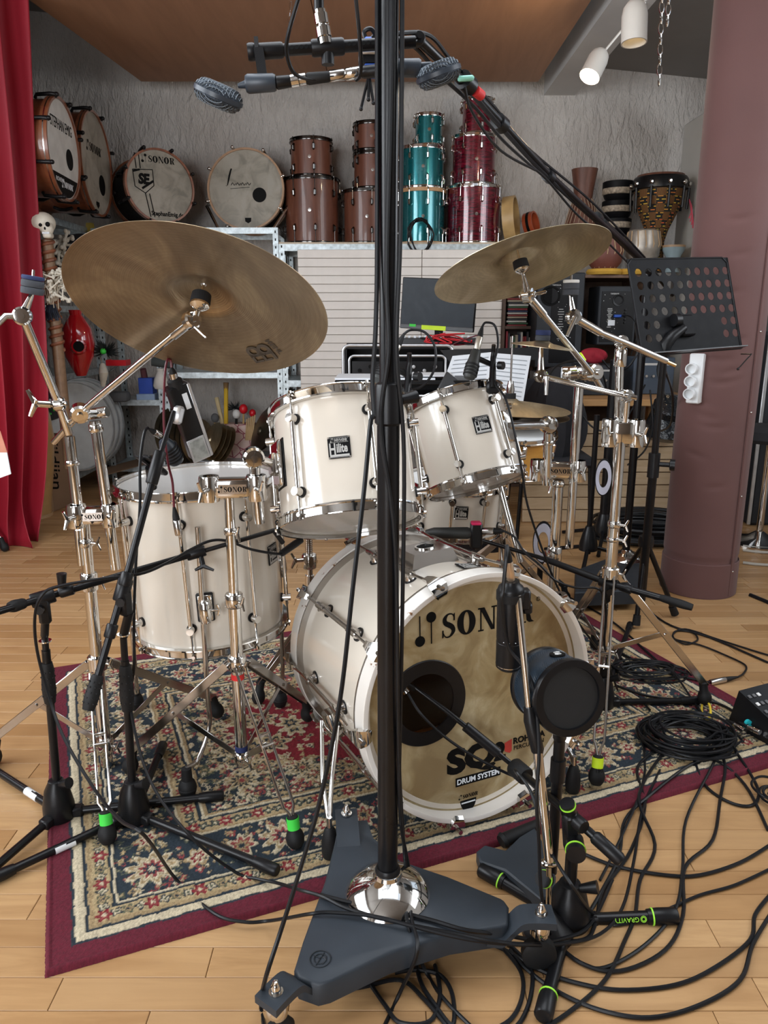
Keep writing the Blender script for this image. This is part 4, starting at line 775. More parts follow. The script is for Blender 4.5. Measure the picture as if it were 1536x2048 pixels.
def t_joint(t, p, ax, down):
    p = V(p); ax = V(ax).normalized(); m = M(); collar(m, p, ax, .0165, .05); m.box((0, 0, -.028), (.026, .034, .06), fr(p, V(down), ax), b=.006); c = obj('boom_clamp', m, blackp, t)
    obj('clamp_bolt', M().cyl(p + V((0, -.02, -.02)), p + V((0, -.026, -.02)), .010, n=16), blackp, c); return c
# left one
yL = 1.615; xL_ = P(113, 1575, yL).x
m1 = thing('microphone_stand', (xL_, yL, 0), 'black boom microphone stand at the left edge with its arm reaching across the floor tom', 'microphone stand'); vL = lambda v: P(113 - (1560 - v) * .082, v, yL)
mic_base(m1, (xL_, yL, 0), vL(1560).z, [F(0, 1765, .012) * 1.0 + V((-.06, -.04, 0)), F(-40, 1520, .012), F(440, 1600, .012) + V((0, 0, 0))])
pole(m1, [vL(1575), vL(1300)], .0095, blackm); grip(m1, vL(1405), vL(1325), .0145); pole(m1, [vL(1325), vL(1255)], .0075, blackm); obj('washer', M(fr(vL(1283), (0, 0, 1))).lathe([(0, 0), (.014, 0), (.014, .003), (0, .003)], n=20), chrome, m1)
bj = P(86, 1196, yL - .02); t_joint(m1, bj, P(400, 1104, 1.74) - bj, (0, 0, 1)); pole(m1, [bj + V((0, .0, -.05)), vL(1270)], .009, blackp)
pole(m1, [P(-60, 1240, 1.45), bj, P(400, 1104, 1.755)], .0078, blackm, 'boom_arm'); pole(m1, [P(400, 1104, 1.755), P(565, 1056, 1.80)], .0055, blackm, 'boom_arm'); grip(m1, P(18, 1215, 1.53), P(50, 1206, 1.56), .0125, ribs=False)
m = M(); collar(m, P(392, 1106, 1.753), P(565, 1056, 1.80) - P(400, 1104, 1.755), .0135, .045); wing(m, P(402, 1114, 1.75), (.3, -.5, -.8), up=(1, 0, 0), s=1.3); obj('clutch', m, blackp, m1)
m = M(); collar(m, P(133, 1181, 1.615), P(565, 1056, 1.80) - P(400, 1104, 1.755), .0135, .03); m.cyl(P(124, 1175, 1.60), P(123, 1147, 1.60), .008, .011); obj('clamp_screw', m, blackp, m1)
# second from the left
yM = F(258, 1648).y; xM = P(264, 1575, yM).x
m2 = thing('microphone_stand', (xM, yM, 0), 'black microphone stand left of the bass drum, boom leaning steeply over the floor tom', 'microphone stand'); vM = lambda v: P(264 - (1560 - v) * .06, v, yM)
mic_base(m2, (xM, yM, 0), vM(1562).z, [F(-20, 1760, .012), F(548, 1748, .012), F(325, 1500, .02)])
pole(m2, [vM(1575), vM(1320)], .0095, blackm); grip(m2, vM(1420), vM(1330), .0150); pole(m2, [vM(1330), vM(1275)], .0078, blackm); obj('washer', M(fr(vM(1270), (0, 0, 1))).lathe([(0, 0), (.014, 0), (.014, .003), (0, .003)], n=20), chrome, m2)
bq = P(246, 1180, yM - .02); b_lo = P(176, 1420, yM - .12); b_hi = P(348, 822, 1.72); t_joint(m2, bq, b_hi - bq, (0, 0, 1)); pole(m2, [bq + V((0.01, .0, -.05)), vM(1272)], .010, blackp)
pole(m2, [b_lo.lerp(bq, .2), bq, P(308, 950, 1.66)], .0080, blackm, 'boom_arm'); pole(m2, [P(308, 950, 1.66), b_hi], .0055, blackm, 'boom_arm'); grip(m2, b_lo, P(196, 1350, yM - .09), .0145, 'counterweight_grip'); m = M(); collar(m, P(312, 935, 1.663), b_hi - bq, .0135, .075); obj('clutch', m, blackp, m2)
m = M(); collar(m, P(222, 1262, yM - .055), b_hi - bq, .0125, .03); obj('boom_collar', m, blackp, m2); m = M(); collar(m, P(252, 1158, yM - .02), b_hi - bq, .0135, .03); obj('boom_collar', m, blackp, m2)
obj('clip', M().beam(P(352, 848, 1.72), P(360, 812, 1.73), .026, .02, b=.006), mt('silver_paint', (.55, .56, .58), .35, .6), m2)
def sticker(a, b, w, par):
    a = V(a); b = V(b); obj('sticker', M().cyl(a, b, w, n=16), white_pl, par, label='white sticker')
q1 = V((xM, yM, vM(1562).z - .087)); q2 = F(-20, 1760, .012); sticker(q1.lerp(q2, .44), q1.lerp(q2, .58), .0101, m2)
q1 = V((xL_, yL, vL(1560).z - .087)); q2 = F(-40, 1520, .012); sticker(q1.lerp(q2, .24), q1.lerp(q2, .38), .0101, m1)
# right boom stand behind the bass drum
yR = 2.16; xR = P(1212, 1300, yR).x; vR = lambda v: vx(xR, yR, v)
m3 = thing('microphone_stand', (xR, yR, 0), 'black boom microphone stand right of the bass drum, its arm low over the snare', 'microphone stand')
mic_base(m3, (xR, yR, 0), .11, [F(1392, 1408, .012), F(1090, 1420, .012), F(1260, 1250, .012)])
pole(m3, [V((xR, yR, .1)), vR(1230)], .0125, blackm); grip(m3, vR(1350), vR(1290), .0165, ribs=False); bj3 = P(1216, 1166, yR - .02); t_joint(m3, bj3, P(1090, 1118, 2.3) - P(1385, 1215, 2.05), (0, 0, 1)); pole(m3, [bj3 + V((0, 0, -.05)), vR(1240)], .014, blackp)
pole(m3, [P(1330, 1198, 2.065), bj3, P(1090, 1118, 2.26)], .0098, blackm, 'boom_arm'); grip(m3, P(1385, 1215, 2.02), P(1320, 1195, 2.07), .0115, 'counterweight_grip', False); pole(m3, [P(1090, 1118, 2.26), P(955, 1078, 2.4)], .0065, blackm, 'boom_arm'); m = M(); collar(m, P(1252, 1176, 2.12), bj3 - P(1090, 1118, 2.26), .014, .035); obj('clutch', m, blackp, m3)

# ================= OVERHEAD STAND WITH HEAVY BASE =================
zt = .105; bp = [F(u, v, zt) for u, v in ((678, 1640), (733, 1637), (745, 1672), (800, 1718), (900, 1752), (1008, 1798), (1018, 1812), (1016, 1846), (1004, 1852), (900, 1868), (780, 1905), (660, 1962), (636, 1968), (596, 1954), (588, 1938), (606, 1880), (650, 1760), (670, 1680))]
cx0 = V((.007, F(775, 1785, zt).y, 0)); oh = thing('overhead_stand', cx0, 'tall black overhead microphone stand with heavy triangular grey base and chrome dome', 'microphone stand')
def slab(pts, z0, z1, b=.006):
    c = sum(pts, V((0, 0, 0))) / len(pts); inn = [p + (c - p).normalized() * b for p in pts]; n = len(pts); m = M()
    vs = [V((p.x, p.y, z0)) for p in pts] + [V((p.x, p.y, z1 - b * .8)) for p in pts] + [V((p.x, p.y, z1)) for p in inn]
    fs = [(i, (i + 1) % n, n + (i + 1) % n, n + i) for i in range(n)] + [(n + i, n + (i + 1) % n, 2 * n + (i + 1) % n, 2 * n + i) for i in range(n)] + [tuple(range(2 * n, 3 * n)), tuple(range(n - 1, -1, -1))]
    ar = sum(pts[i].x * pts[(i + 1) % n].y - pts[(i + 1) % n].x * pts[i].y for i in range(n))
    if ar < 0: fs = [tuple(reversed(f)) for f in fs]
    return m.add(vs, fs)
bs_ = obj('base_plate', slab(bp, zt - .045, zt), castm, oh, sharp=50)
Tb_ = fr(F(640, 1918, zt + .0006), (0, 0, 1), (1, .25, 0)); m = M(Tb_); m.ring(.017, .0185, .0008, n=36); m.beam((-.009, -.011, 0), (.009, .012, 0), .0016, .0012); m.beam((-.009, .010, 0), (.001, 0, 0), .0016, .0012); m.tube([(.002, .004, .0), (.008, .0, 0), (.009, -.006, 0), (.002, -.012, 0)], .0008, 6, k=3); m.ring(.010, .0112, .0008, n=24); obj('cast_emblem', m, mt('grey_cast_dark', (.012, .016, .02), .5), bs_)
for c_, din, lab in ((F(552, 1985, .118), V((.6, .8, 0)), 0), (F(1082, 1828, .118), V((-1, .0, 0)), 1), (F(693, 1628, .118), V((.1, -1, 0)), 2)):
    din.normalize(); sd = V((0, 0, 1)).cross(din); a = c_ + din * .10; arc = [a + V((0, 0, -.042)), c_ + din * .072 + V((0, 0, -.045)), c_ + din * .055 + V((0, 0, -.028)), c_ + din * .035 + V((0, 0, -.008)), c_ + V((0, 0, -.006)), c_ - din * .024 + V((0, 0, -.008))]
    if lab == 2: arc = [c_ + din * .09 + V((0, 0, -.02)), c_ + din * .03 + V((0, 0, -.01)), c_ - din * .02 + V((0, 0, -.008))]
    pts_ = spl(arc, 4); m = M(); vs = []; w = .024; th_ = .007
    for p in pts_: vs += [p + sd * w + V((0, 0, th_)), p - sd * w + V((0, 0, th_)), p - sd * w - V((0, 0, th_)), p + sd * w - V((0, 0, th_))]
    fs = [(4 * i + k, 4 * i + (k + 1) % 4, 4 * i + 4 + (k + 1) % 4, 4 * i + 4 + k) for i in range(len(pts_) - 1) for k in range(4)] + [(3, 2, 1, 0), tuple(4 * (len(pts_) - 1) + k for k in range(4))]
    m.add(vs, [tuple(reversed(f)) for f in fs]); br = obj('caster_bracket', m, castm, bs_)
    obj('nut', M(fr(c_, (0, 0, 1))).lathe([(0, 0), (.012, 0), (.012, .003), (.0085, .003), (.0085, .012), (.006, .016), (.004, .022), (0, .024)], n=12), chrome, br)
    w_ = obj('caster', M(fr(V((c_.x, c_.y, c_.z - .02)), (0, 0, 1))).lathe([(0, 0), (.016, 0), (.018, -.008), (.018, -.022), (.012, -.030), (0, -.030)], n=24), chrome, bs_)
    obj('wheel', M(fr(V((c_.x, c_.y, .033)), sd)).lathe([(0, -.012), (.026, -.012), (.032, -.008), (.032, .008), (.026, .012), (0, .012)], n=28), rubber, w_)
obj('dome_cover', M(fr(V((cx0.x, cx0.y, zt - .002)), (0, 0, 1))).lathe([(.079, 0), (.081, .004), (.077, .010), (.068, .020), (.052, .032), (.036, .040), (.028, .043), (.026, .050), (.019, .052)], n=64), chrome, oh)
pz = lambda v: vx(cx0.x, cx0.y, v)
obj('pole_socket', M(fr(V((cx0.x, cx0.y, zt + .035)), (0, 0, 1))).lathe([(.019, 0), (.024, 0), (.024, .018), (.021, .024), (.019, .024)], n=32), blackp, oh)
pole(oh, [V((cx0.x, cx0.y, zt + .03)), pz(840)], .0187, blackm, n=32); pole(oh, [pz(842), V((cx0.x, cx0.y, 2.2))], .0145, blackm, n=28)
obj('height_clutch', M().tube([pz(850), pz(845), pz(775), pz(768), pz(764)], [.019, .0225, .0225, .021, .016], 28), blackp, oh); obj('clutch_handle', M().tube([pz(800) + V((.02, 0, 0)), pz(795) + V((.045, .015, 0))], [.008, .011], 12), blackp, oh)
bt = V((P(638, 0, 1.30).x, 1.30, 1.95)); pole(oh, [V((cx0.x + .25, 1.15, 2.16)), V((cx0.x, cx0.y, 2.14)), bt], .011, blackm, 'boom_arm'); collar_ = M(); collar(collar_, V((cx0.x, cx0.y, 2.14)), bt - V((cx0.x, cx0.y, 2.14)), .022, .06); obj('boom_clamp', collar_, blackp, oh)
pole(oh, [bt, P(638, 22, 1.30)], .0075, blackm, 'drop_rod'); m = M()
a = P(640, 20, 1.30); b = P(651, 88, 1.30); m.tube([a, a.lerp(b, .1), a.lerp(b, .12), a.lerp(b, .42), a.lerp(b, .44), a.lerp(b, .5), a.lerp(b, .52), a.lerp(b, .8), a.lerp(b, .82), b], [.0085, .0085, .0105, .0105, .007, .007, .0112, .0112, .009, .009], 20); obj('swivel', m, chrome, oh)
# stereo bar
ba, bb = P(503, 104, 1.295), P(830, 84, 1.33); sb = thing('stereo_bar', P(651, 95, 1.30), 'black perforated stereo bar hanging in front of the plywood ceiling', 'microphone bar')
pole(sb, [ba, bb], .0088, blackm, 'bar'); m = M(); dba = (bb - ba).normalized()
for k in range(26):
    if 11 <= k <= 14: continue
    obj('slot_hole', M().cyl(ba.lerp(bb, .16 + .029 * k) + V((0, -.0092, 0)), ba.lerp(bb, .16 + .029 * k) + V((0, -.0075, 0)), .0030, n=10), ink, sb)
for f_, r_, h_ in ((.0, .0125, .012), (.09, .0115, .05), (.46, .0125, .05)):
    m = M(); collar(m, ba.lerp(bb, f_), dba, r_, h_); obj('bar_collar', m, blackp, sb)
obj('thumb_nut', M().cyl(ba.lerp(bb, .46) + V((0, 0, -.008)), ba.lerp(bb, .46) + V((0, 0, -.024)), .010, n=12), blackp, sb)
m = M(); m.beam(P(512, 74, 1.285), P(514, 104, 1.285), .006, .006); m.beam(P(517, 95, 1.283), P(528, 172, 1.27), .014, .004, up=(0, 1, 0)); obj('hanger', m, blackp, sb); obj('hanger', M().beam(P(785, 80, 1.31), P(795, 150, 1.29), .014, .004, up=(0, 1, 0)), blackp, sb)
blue_steel = mt('blue_black_enamel', (.03, .04, .055), .38); mesh_m = mt('grille_mesh', (.05, .062, .08), .45, .6, .4, vs=90, bs=1, bsc=1400, bd=.0015)
def disc_mic(seq, disc_c, disc_n, rr, label):
    t = thing('ball_microphone', seq[1][0], label, 'microphone', 'overhead microphones')
    for (p, q, ra, rb, mat_, nm) in seq[0]: obj(nm, M().tube([p, p.lerp(q, .08), p.lerp(q, .92), q], [ra * .85, ra, rb, rb * .85], 22), mat_, t)
    dn = V(disc_n).normalized(); T = fr(disc_c, dn); g = obj('grille', M(T).lathe([(0, -.015), (rr * .6, -.0145), (rr * .88, -.011), (rr, -.003), (rr, .003), (rr * .88, .011), (rr * .6, .0145), (0, .015)], n=40), mesh_m, t)
    obj('grille_band', M(T).ring(rr - .001, rr + .0014, .006, z0=-.003, n=48), blue_steel, g)
    k = M()   # woven wires
    for i in range(-7, 8):
        x = i * rr / 7.6; h = math.sqrt(max(0, rr * rr - x * x)) * .97
        for ax_ in (0, 1):
            for sg in (-1, 1):
                pts = []
                for j in range(9):
                    y = -h + 2 * h * j / 8; r_ = math.hypot(x, y) / rr; z = sg * (.0162 - .012 * r_ ** 7); pts.append((x, y, z) if ax_ == 0 else (y, x, z))
                k.tube(pts, .0008, 4, cap=False)
    k.v = [T @ p for p in k.v]; obj('mesh_wires', k, mt('grille_wire', (.10, .12, .14), .45, .6), g, kind='stuff'); return t
D1 = 1.27; Q = lambda u, v, D=D1: P(u, v, D)
disc_mic(([(Q(476, 172), Q(500, 167), .0035, .007, blue_steel, 'neck'), (Q(492, 168), Q(552, 165), .0135, .0125, blue_steel, 'capsule_housing'), (Q(552, 166), Q(583, 162), .0095, .0085, blackp, 'body'), (Q(581, 163), Q(598, 160), .0092, .0092, chrome, 'connector_ring'), (Q(598, 160), Q(613, 158), .0085, .0085, chrome_dull, 'connector_ring'), (Q(613, 158), Q(660, 153), .0085, .0075, rubber, 'connector_boot')], (Q(520, 166),)), Q(437, 191), (.42, -.22, 1), .036, 'round black microphone at the left end of the stereo bar')
disc_mic(([(Q(838, 134, 1.3), Q(864, 128, 1.3), .0065, .0035, blue_steel, 'neck'), (Q(786, 136, 1.3), Q(842, 136, 1.3), .0128, .0132, blue_steel, 'capsule_housing'), (Q(722, 145, 1.3), Q(790, 138, 1.3), .009, .0095, blackp, 'body'), (Q(690, 149, 1.3), Q(722, 145, 1.3), .0092, .0092, chrome, 'connector_ring'), (Q(657, 153, 1.3), Q(690, 149, 1.3), .0085, .0085, chrome_dull, 'connector_ring')], (Q(790, 138, 1.3),)), Q(877, 148, 1.3), (-.35, -.22, 1), .034, 'round black microphone at the right end of the stereo bar')
# small recorder with folded tripod
rec = thing('pocket_recorder', P(742, 130, 1.37), 'small recorder with blue clamp and folded tripod legs hanging under the stereo bar', 'recorder')
obj('recorder_body', M().box(P(737, 117, 1.37), (.032, .02, .028), b=.004), blackp, rec); obj('recorder_panel', M().box(P(737, 104, 1.365), (.030, .018, .010), b=.002), MATS['silver_paint'], rec); obj('blue_clamp', M().box(P(741, 140, 1.37), (.022, .02, .022), b=.003), mt('blue_plastic', (.02, .09, .45), .4), rec); obj('blue_clamp', M().box(P(737, 84, 1.37), (.014, .016, .012), b=.003), MATS['blue_plastic'], rec)
for u, v in ((722, 218), (737, 199), (747, 206)): obj('tripod_leg', M().cyl(P(738, 150, 1.37), P(u, v, 1.36), .0024, n=8).sph(P(u, v, 1.36), .0034, n=8), blackp, rec)
obj('recorder_arm', M().tube([P(741, 140, 1.37), P(770, 108, 1.40), P(800, 92, 1.43), P(835, 80, 1.45)], .006, 10), blackp, rec)
# long taped boom coming up from the stand behind the music stand
yK, xK = 3.42, F(1245, 1150).x; bm = thing('boom_stand', (xK, yK, 0), 'black boom stand behind the music stand whose taped boom climbs to the stereo bar', 'microphone stand')
pv = P(1300, 535, yK - .1); j0 = P(836, 78, 1.45); pole(bm, [V((xK, yK, .08)), V((xK, yK, pv.z))], .0175, blackm); pole(bm, [P(1345, 590, yK + .1), pv, P(1100, 350, 2.35), P(930, 168, 1.58), j0], .0085, blackm, 'boom_arm'); pole(bm, [P(790, 96, 1.41), j0], .006, blackm, 'boom_arm'); ball_joint(bm, j0, (.2, -1, .1), .012, blackp); ball_joint(bm, pv, (.2, -1, 0), .026, blackp)
pole(bm, [P(1290, 527, 3.25), P(1205, 445, 2.8)], .0145, blackm, 'boom_arm')
obj('green_clamp', M().beam(P(915, 158, 1.55), P(948, 156, 1.55), .012, .009, b=.003), mt('mint_plastic', (.25, .62, .5), .4), bm); obj('tape', M().cyl(P(950, 181, 1.595), P(962, 191, 1.615), .0098, n=14), red_tape, bm, label='red tape')
for u, v, D in ((1000, 246, 1.83), (1097, 352, 2.33), (1195, 436, 2.75), (932, 165, 1.58)): obj('tape', M(fr(P(u, v, D), P(1300, 535, 3.3) - P(836, 78, 1.45))).lathe([(0, -.018), (.017, -.016), (.018, .016), (0, .018)], n=14), blackm, bm)
m = slab([F(u, v, .09) for u, v in ((1150, 1140), (1210, 1118), (1262, 1098), (1275, 1112), (1290, 1160), (1275, 1180), (1150, 1185))], .03, .09); b2 = obj('base_plate', m, castm, bm)
obj('dome_cover', M(fr(V((xK, yK, .088)), (0, 0, 1))).lathe([(.085, 0), (.075, .014), (.05, .028), (.028, .036), (.02, .045)], n=40), chrome, b2); obj('nut', M(fr(F(1261, 1112, .095), (0, 0, 1))).lathe([(.014, 0), (.010, .008), (.005, .03), (0, .032)], n=12), chrome, b2)

yP = 2.3; xP = P(618, 1100, yP).x; t = thing('snare_post', (xP, yP, 0), 'chrome threaded post with wing clamp between the floor tom and the bass drum', 'stand'); pole(t, [vx(xP, yP, 1150), V((xP, yP, .04))], .0145); pole(t, [vx(xP, yP, 1068), vx(xP, yP, 1150)], .0105)
for k in range(9): obj('thread', M(fr(vx(xP, yP, 1074 + 4 * k), (0, 0, 1))).ring(.0104, .0118, .003, n=16), chrome_dull, t)
m = M(); collar(m, vx(xP, yP, 1122), (0, 0, 1), .023, .045); wing(m, vx(xP, yP, 1118) + V((-.018, -.01, 0)), (-1, -.3, 0), s=1.4); obj('collar', m, chrome, t)
for a in (100, 220, 340): flat_leg(t, V((xP, yP, .26)), V((xP + .2 * math.cos(R(a)), yP + .2 * math.sin(R(a)), .03)), V((xP, yP, .10)))
# ================= MICROPHONES AND FRONT STANDS =================
def cable(pts, r=.0032, label='black cable', mat=cablem, k=6, cat='cable', name='cable', group=None, parent=None):
    m = M().tube(spl(pts, k), r, 7)
    return obj(name, m, mat, parent) if parent else obj(name, m, mat, label=label, cat=cat, group=group)
def inpoly(x, y, pl):
    c = False; n = len(pl)
    for i in range(n):
        a, b = pl[i], pl[i - 1]
        if (a.y > y) != (b.y > y) and x < (b.x - a.x) * (y - a.y) / (b.y - a.y) + a.x: c = not c
    return c
def G(u, v):   # resting point on base plate, rug or floor
    p = F(u, v, zt + .004)
    if inpoly(p.x, p.y, bp): return p
    p = F(u, v, .0165); a, b = (p - RO).dot(RU), (p - RO).dot(RV)
    return p if -.01 < a < RW + .01 and -.01 < b < RH + .01 else F(u, v, .0045)
def Hc(l):   # cable climbing from the floor onto the heavy base and down again
    kk = ((0, .018), (540, .018), (565, .05), (600, .10), (625, zt + .006), (720, zt + .014), (840, zt + .014), (900, zt + .006), (1005, zt + .006), (1045, .085), (1090, .05), (1150, .012), (3000, .006)); out = []
    for u, v in l:
        for (a, za), (b, zb_) in zip(kk[:-1], kk[1:]):
            if a <= u < b: z = za + (zb_ - za) * (u - a) / (b - a)
        out.append(F(u, v, z))
    return out
def C3(l):
    """picture points (u, v, depth) or (u, v) lying on the floor"""
    return [P(*p) if len(p) == 3 else G(*p) for p in l]
def xlr(t, a, b, r=.0085, boot=True, sock=chrome_dull):
    a = V(a); b = V(b); c = obj('connector', M().tube([a, a.lerp(b, .04), a.lerp(b, .52), a.lerp(b, .55)], [r * .9, r, r, r * .85], 16), sock, t)
    obj('connector_boot', M().tube([a.lerp(b, .53), a.lerp(b, .7), b], [r * .92, r * .8, r * .35], 14), rubber, c); return c
# --- floor tom: rim clip mic (dark, ribbed) at the left
t = thing('drum_microphone', P(330, 905, 1.74), 'dark ribbed clip-on microphone on the rim at the left of the floor tom', 'microphone', None)
a = P(350, 918, 1.78); b = P(322, 872, 1.75); d = (b - a).normalized(); obj('mic_body', M(fr(a, d)).lathe([(0, -.012), (.016, -.010), (.021, 0), (.022, .012), (.021, .03), (.017, .045), (.012, .056), (0, .056)], n=24), blue_steel, t)
for k in range(5): obj('rib', M(fr(a + d * (.002 + k * .008), d)).ring(.020, .0232, .003, n=24), rubber, t)
xlr(t, b, P(298, 858, 1.73), .0075); m = M(); m.beam(P(290, 912, 1.75), P(330, 948, 1.79), .028, .012, b=.004); m.beam(P(272, 912, 1.74), P(308, 938, 1.77), .016, .006, b=.002); m.cyl(P(300, 935, 1.76), P(305, 975, 1.79), .011); obj('rim_clamp', m, blackp, t)
cable(C3([(297, 855, 1.73), (288, 868, 1.72), (280, 930, 1.70), (280, 1010, 1.68), (272, 1120, 1.66), (268, 1230, 1.64), (268, 1330, 1.62), (262, 1420, 1.60), (300, 1560, 1.50), (380, 1672, 1.40)]) + Hc([(472, 1745), (515, 1758), (558, 1767), (600, 1780), (644, 1793), (696, 1818), (782, 1842), (903, 1866), (989, 1883), (1060, 1888), (1118, 1879), (1180, 1850), (1225, 1760)]), .0034, 'black cable from the floor tom clip microphone falling to the rug beside the second stand')
# --- big slanted silver and black microphone
t = thing('condenser_microphone', P(385, 820, 1.78), 'long black and silver microphone pointing down into the floor tom, red cable at its tail', 'microphone')
a = P(402, 915, 1.82); b = P(352, 770, 1.76); d = (b - a).normalized(); Tm_ = fr(a, d, (.8, .6, 0)); L_ = (b - a).length; m = M(Tm_)
m.box((0, 0, L_ * .52), (.050, .034, L_ * .98), b=.006, seg=2); body = obj('mic_body', m, blackp, t); obj('mic_side', M(Tm_).box((.022, .0, L_ * .5), (.009, .036, L_ * .99), b=.002), MATS['silver_paint'], t); obj('mic_grille', M(Tm_).box((-.004, -.0172, L_ * .16), (.036, .003, L_ * .27), b=.001), mt('pearl_grille', (.42, .45, .44), .35, .5, .3, vs=60), body); obj('mic_frame', M(Tm_).box((-.004, -.0165, L_ * .16), (.044, .003, L_ * .31), b=.001), MATS['silver_paint'], body)
obj('mic_window', M(Tm_).box((.006, -.0178, L_ * .80), (.012, .002, L_ * .2)), paper, body)
obj('mic_collar', M(fr(b, d)).lathe([(0, -.01), (.018, -.008), (.017, .012), (.012, .016), (0, .016)], n=20), rubber, t); c_ = P(343, 735, 1.75); xlr(t, b + d * .012, c_, .0095)
redc = mt('dark_red_cable', (.10, .004, .012), .4); cable([c_, P(341, 721, 1.75), P(334, 722, 1.745), P(329, 760, 1.74), P(328, 850, 1.735), P(336, 925, 1.725), P(345, 965, 1.715), P(348, 1016, 1.71)], .0028, 'short dark red cable hanging from the slanted microphone beside the floor tom', redc)
t = thing('cable_plug', P(352, 1040, 1.71), 'black and nickel plug hanging at the end of the dark red cable', 'plug'); xlr(t, P(358, 1070, 1.71), P(348, 1014, 1.71), .0092)
# --- snare boom mic tip under the left tom
t = thing('instrument_microphone', P(580, 1090, 1.84), 'slim black microphone on the long boom arm under the left rack tom', 'microphone'); obj('mic_body', M().tube([P(563, 1107, 1.82), P(590, 1088, 1.86), P(602, 1080, 1.88)], [.0085, .0095, .0085], 16), blackp, t); obj('mic_clip', M().tube([P(548, 1062, 1.79), P(566, 1086, 1.80)], .006, 10), blackp, t)
cable(C3([(562, 1108, 1.82), (540, 1106, 1.80), (500, 1098, 1.77), (455, 1082, 1.74), (420, 1082, 1.72), (380, 1100, 1.70), (330, 1128, 1.66), (280, 1148, 1.62), (200, 1158, 1.58), (120, 1172, 1.54), (86, 1188, 1.52), (70, 1230, 1.52), (74, 1300, 1.54), (100, 1400, 1.52), (130, 1480, 1.45), (190, 1580, 1.35), (240, 1640, 1.26), (290, 1672, 1.22)]) + Hc([(352, 1758), (429, 1827), (489, 1844), (535, 1842), (575, 1836), (620, 1828), (662, 1825), (748, 1833), (834, 1855), (937, 1879), (1032, 1889), (1120, 1888), (1200, 1868), (1245, 1815), (1268, 1720), (1285, 1620), (1320, 1540)]), .0034, 'black cable wound along the leftmost boom and looping across the rug to the heavy base')
# --- rack tom mics
def tom_mic(tm, head, tail, plug, cl0, cl1, label, loop, D, llabel):
    a, b, c = P(*head), P(*tail), P(*plug); d = (b - a).normalized(); t = thing('tom_microphone', a, label, 'microphone'); L_ = (b - a).length
    obj('mic_body', M(fr(a, d)).lathe([(0, -.002), (.014, 0), (.0175, .006), (.0185, L_ * .5), (.016, L_ * .62), (.0135, L_ * .95), (.011, L_), (0, L_)], n=24), mt('dark_grey_rubber', (.03, .032, .03), .5), t)
    for k in range(4): obj('rib', M(fr(a + d * L_ * (.1 + .11 * k), d)).ring(.0175, .0198, .005, n=24), rubber, t)
    xlr(t, b, c, .0092, sock=mt('pale_nickel', (.66, .62, .54), .3, .7))
    m = M(); m.tube([a.lerp(b, .75), P(*cl0), P(*cl1)], [.008, .009, .011], 12); m.box(P(*cl1), (.034, .03, .035), b=.006); obj('rim_clamp', m, blackp, t); obj('clamp_bow', M().tube([P(*cl0) + V((.0, -.012, .055)), P(*cl0) + V((-.0, -.006, .02)), P(*cl1) + V((0, -.016, 0))], [.006, .008, .008], 10, k=4), blackp, t); obj('clamp_knob', M().cyl(P(*cl0) + V((.014, -.02, 0)), P(*cl0) + V((.026, -.03, 0)), .011, n=14), blackp, t)
    cable([c] + loop, .0032, llabel)
tom_mic(tom2, (938, 757, 2.14), (953, 700, 2.17), (965, 652, 2.19), (985, 730, 2.18), (985, 775, 2.14), 'stubby dark microphone with pale plug clipped to the rim of the smaller rack tom',
        [P(*q) for q in ((972, 645, 2.19), (990, 652, 2.19), (996, 690, 2.17), (985, 740, 2.15), (992, 770, 2.12), (1012, 800, 2.07), (1030, 870, 2.03), (1045, 950, 2.02), (1055, 1010, 2.05), (1085, 1100, 2.1), (1118, 1180, 2.12), (1160, 1250, 2.1))] + [F(1230, 1340, .02), F(1300, 1420, .02)], 0, 'black cable falling from the microphone on the smaller rack tom across its shell')
tom_mic(tom1, (756, 762, 1.86), (782, 716, 1.90), (808, 668, 1.92), (818, 752, 1.90), (812, 790, 1.88), 'stubby dark microphone behind the pole clipped to the rim of the left rack tom',
        [P(*q) for q in ((822, 660, 1.93), (850, 665, 1.93), (870, 695, 1.92), (868, 740, 1.91), (845, 772, 1.90), (815, 780, 1.89), (790, 776, 1.87))], 0, 'black cable loop arching from the left rack tom microphone back to its clamp')
# --- large black condenser in front of the bass drum, on a thin chrome boom
t = thing('condenser_microphone', P(1018, 1240, 1.36), 'large matt black cylindrical microphone hanging in front of the bass drum word mark', 'microphone')
a = P(1017, 1336, 1.40); b = P(1022, 1166, 1.385); d = (b - a).normalized(); T = fr(a, d); L_ = (b - a).length; r_ = .0255
obj('mic_body', M(T).lathe([(0, 0), (r_ * .8, .001), (r_, .006), (r_, L_ * .33), (r_ * .97, L_ * .335), (r_ * .97, L_ * .36), (r_, L_ * .365), (r_, L_ * .93), (r_ * .93, L_ * .96), (r_ * .7, L_ * .985), (r_ * .6, L_ * 1.03), (0, L_ * 1.03)], n=32), blackp, t)
obj('mic_ring', M(T).ring(r_ * .9, r_ * 1.015, .0018, z0=L_ * .055, n=32), chrome_dull, t)
Tt = T @ fr((0, 0, 0), (0, 0, 1)); cdir = (V((0, 0, CAM_H)) - a).normalized(); cdir = (cdir - d * cdir.dot(d)).normalized(); X = V((1, 0, 0))
for k in range(3): obj('print_mark', M().sph(a + d * L_ * .37 + (cdir + X * (.5 * k - .5)).normalized() * r_ * 1.0, .0011, n=6), paper, t)
m = M(); m.box(T @ V((0, 0, 0)) + d * L_ * .82 + X * .026 + V((0, 0, 0)), (.022, .026, .04), b=.004); m.box(a + d * L_ * .72 + X * .032, (.018, .022, .02), b=.003); obj('mic_clamp', m, blackp, t); obj('clamp_ring', M(fr(a + d * L_ * .82, d)).ring(r_, r_ * 1.08, .016, n=32), rubber, t)
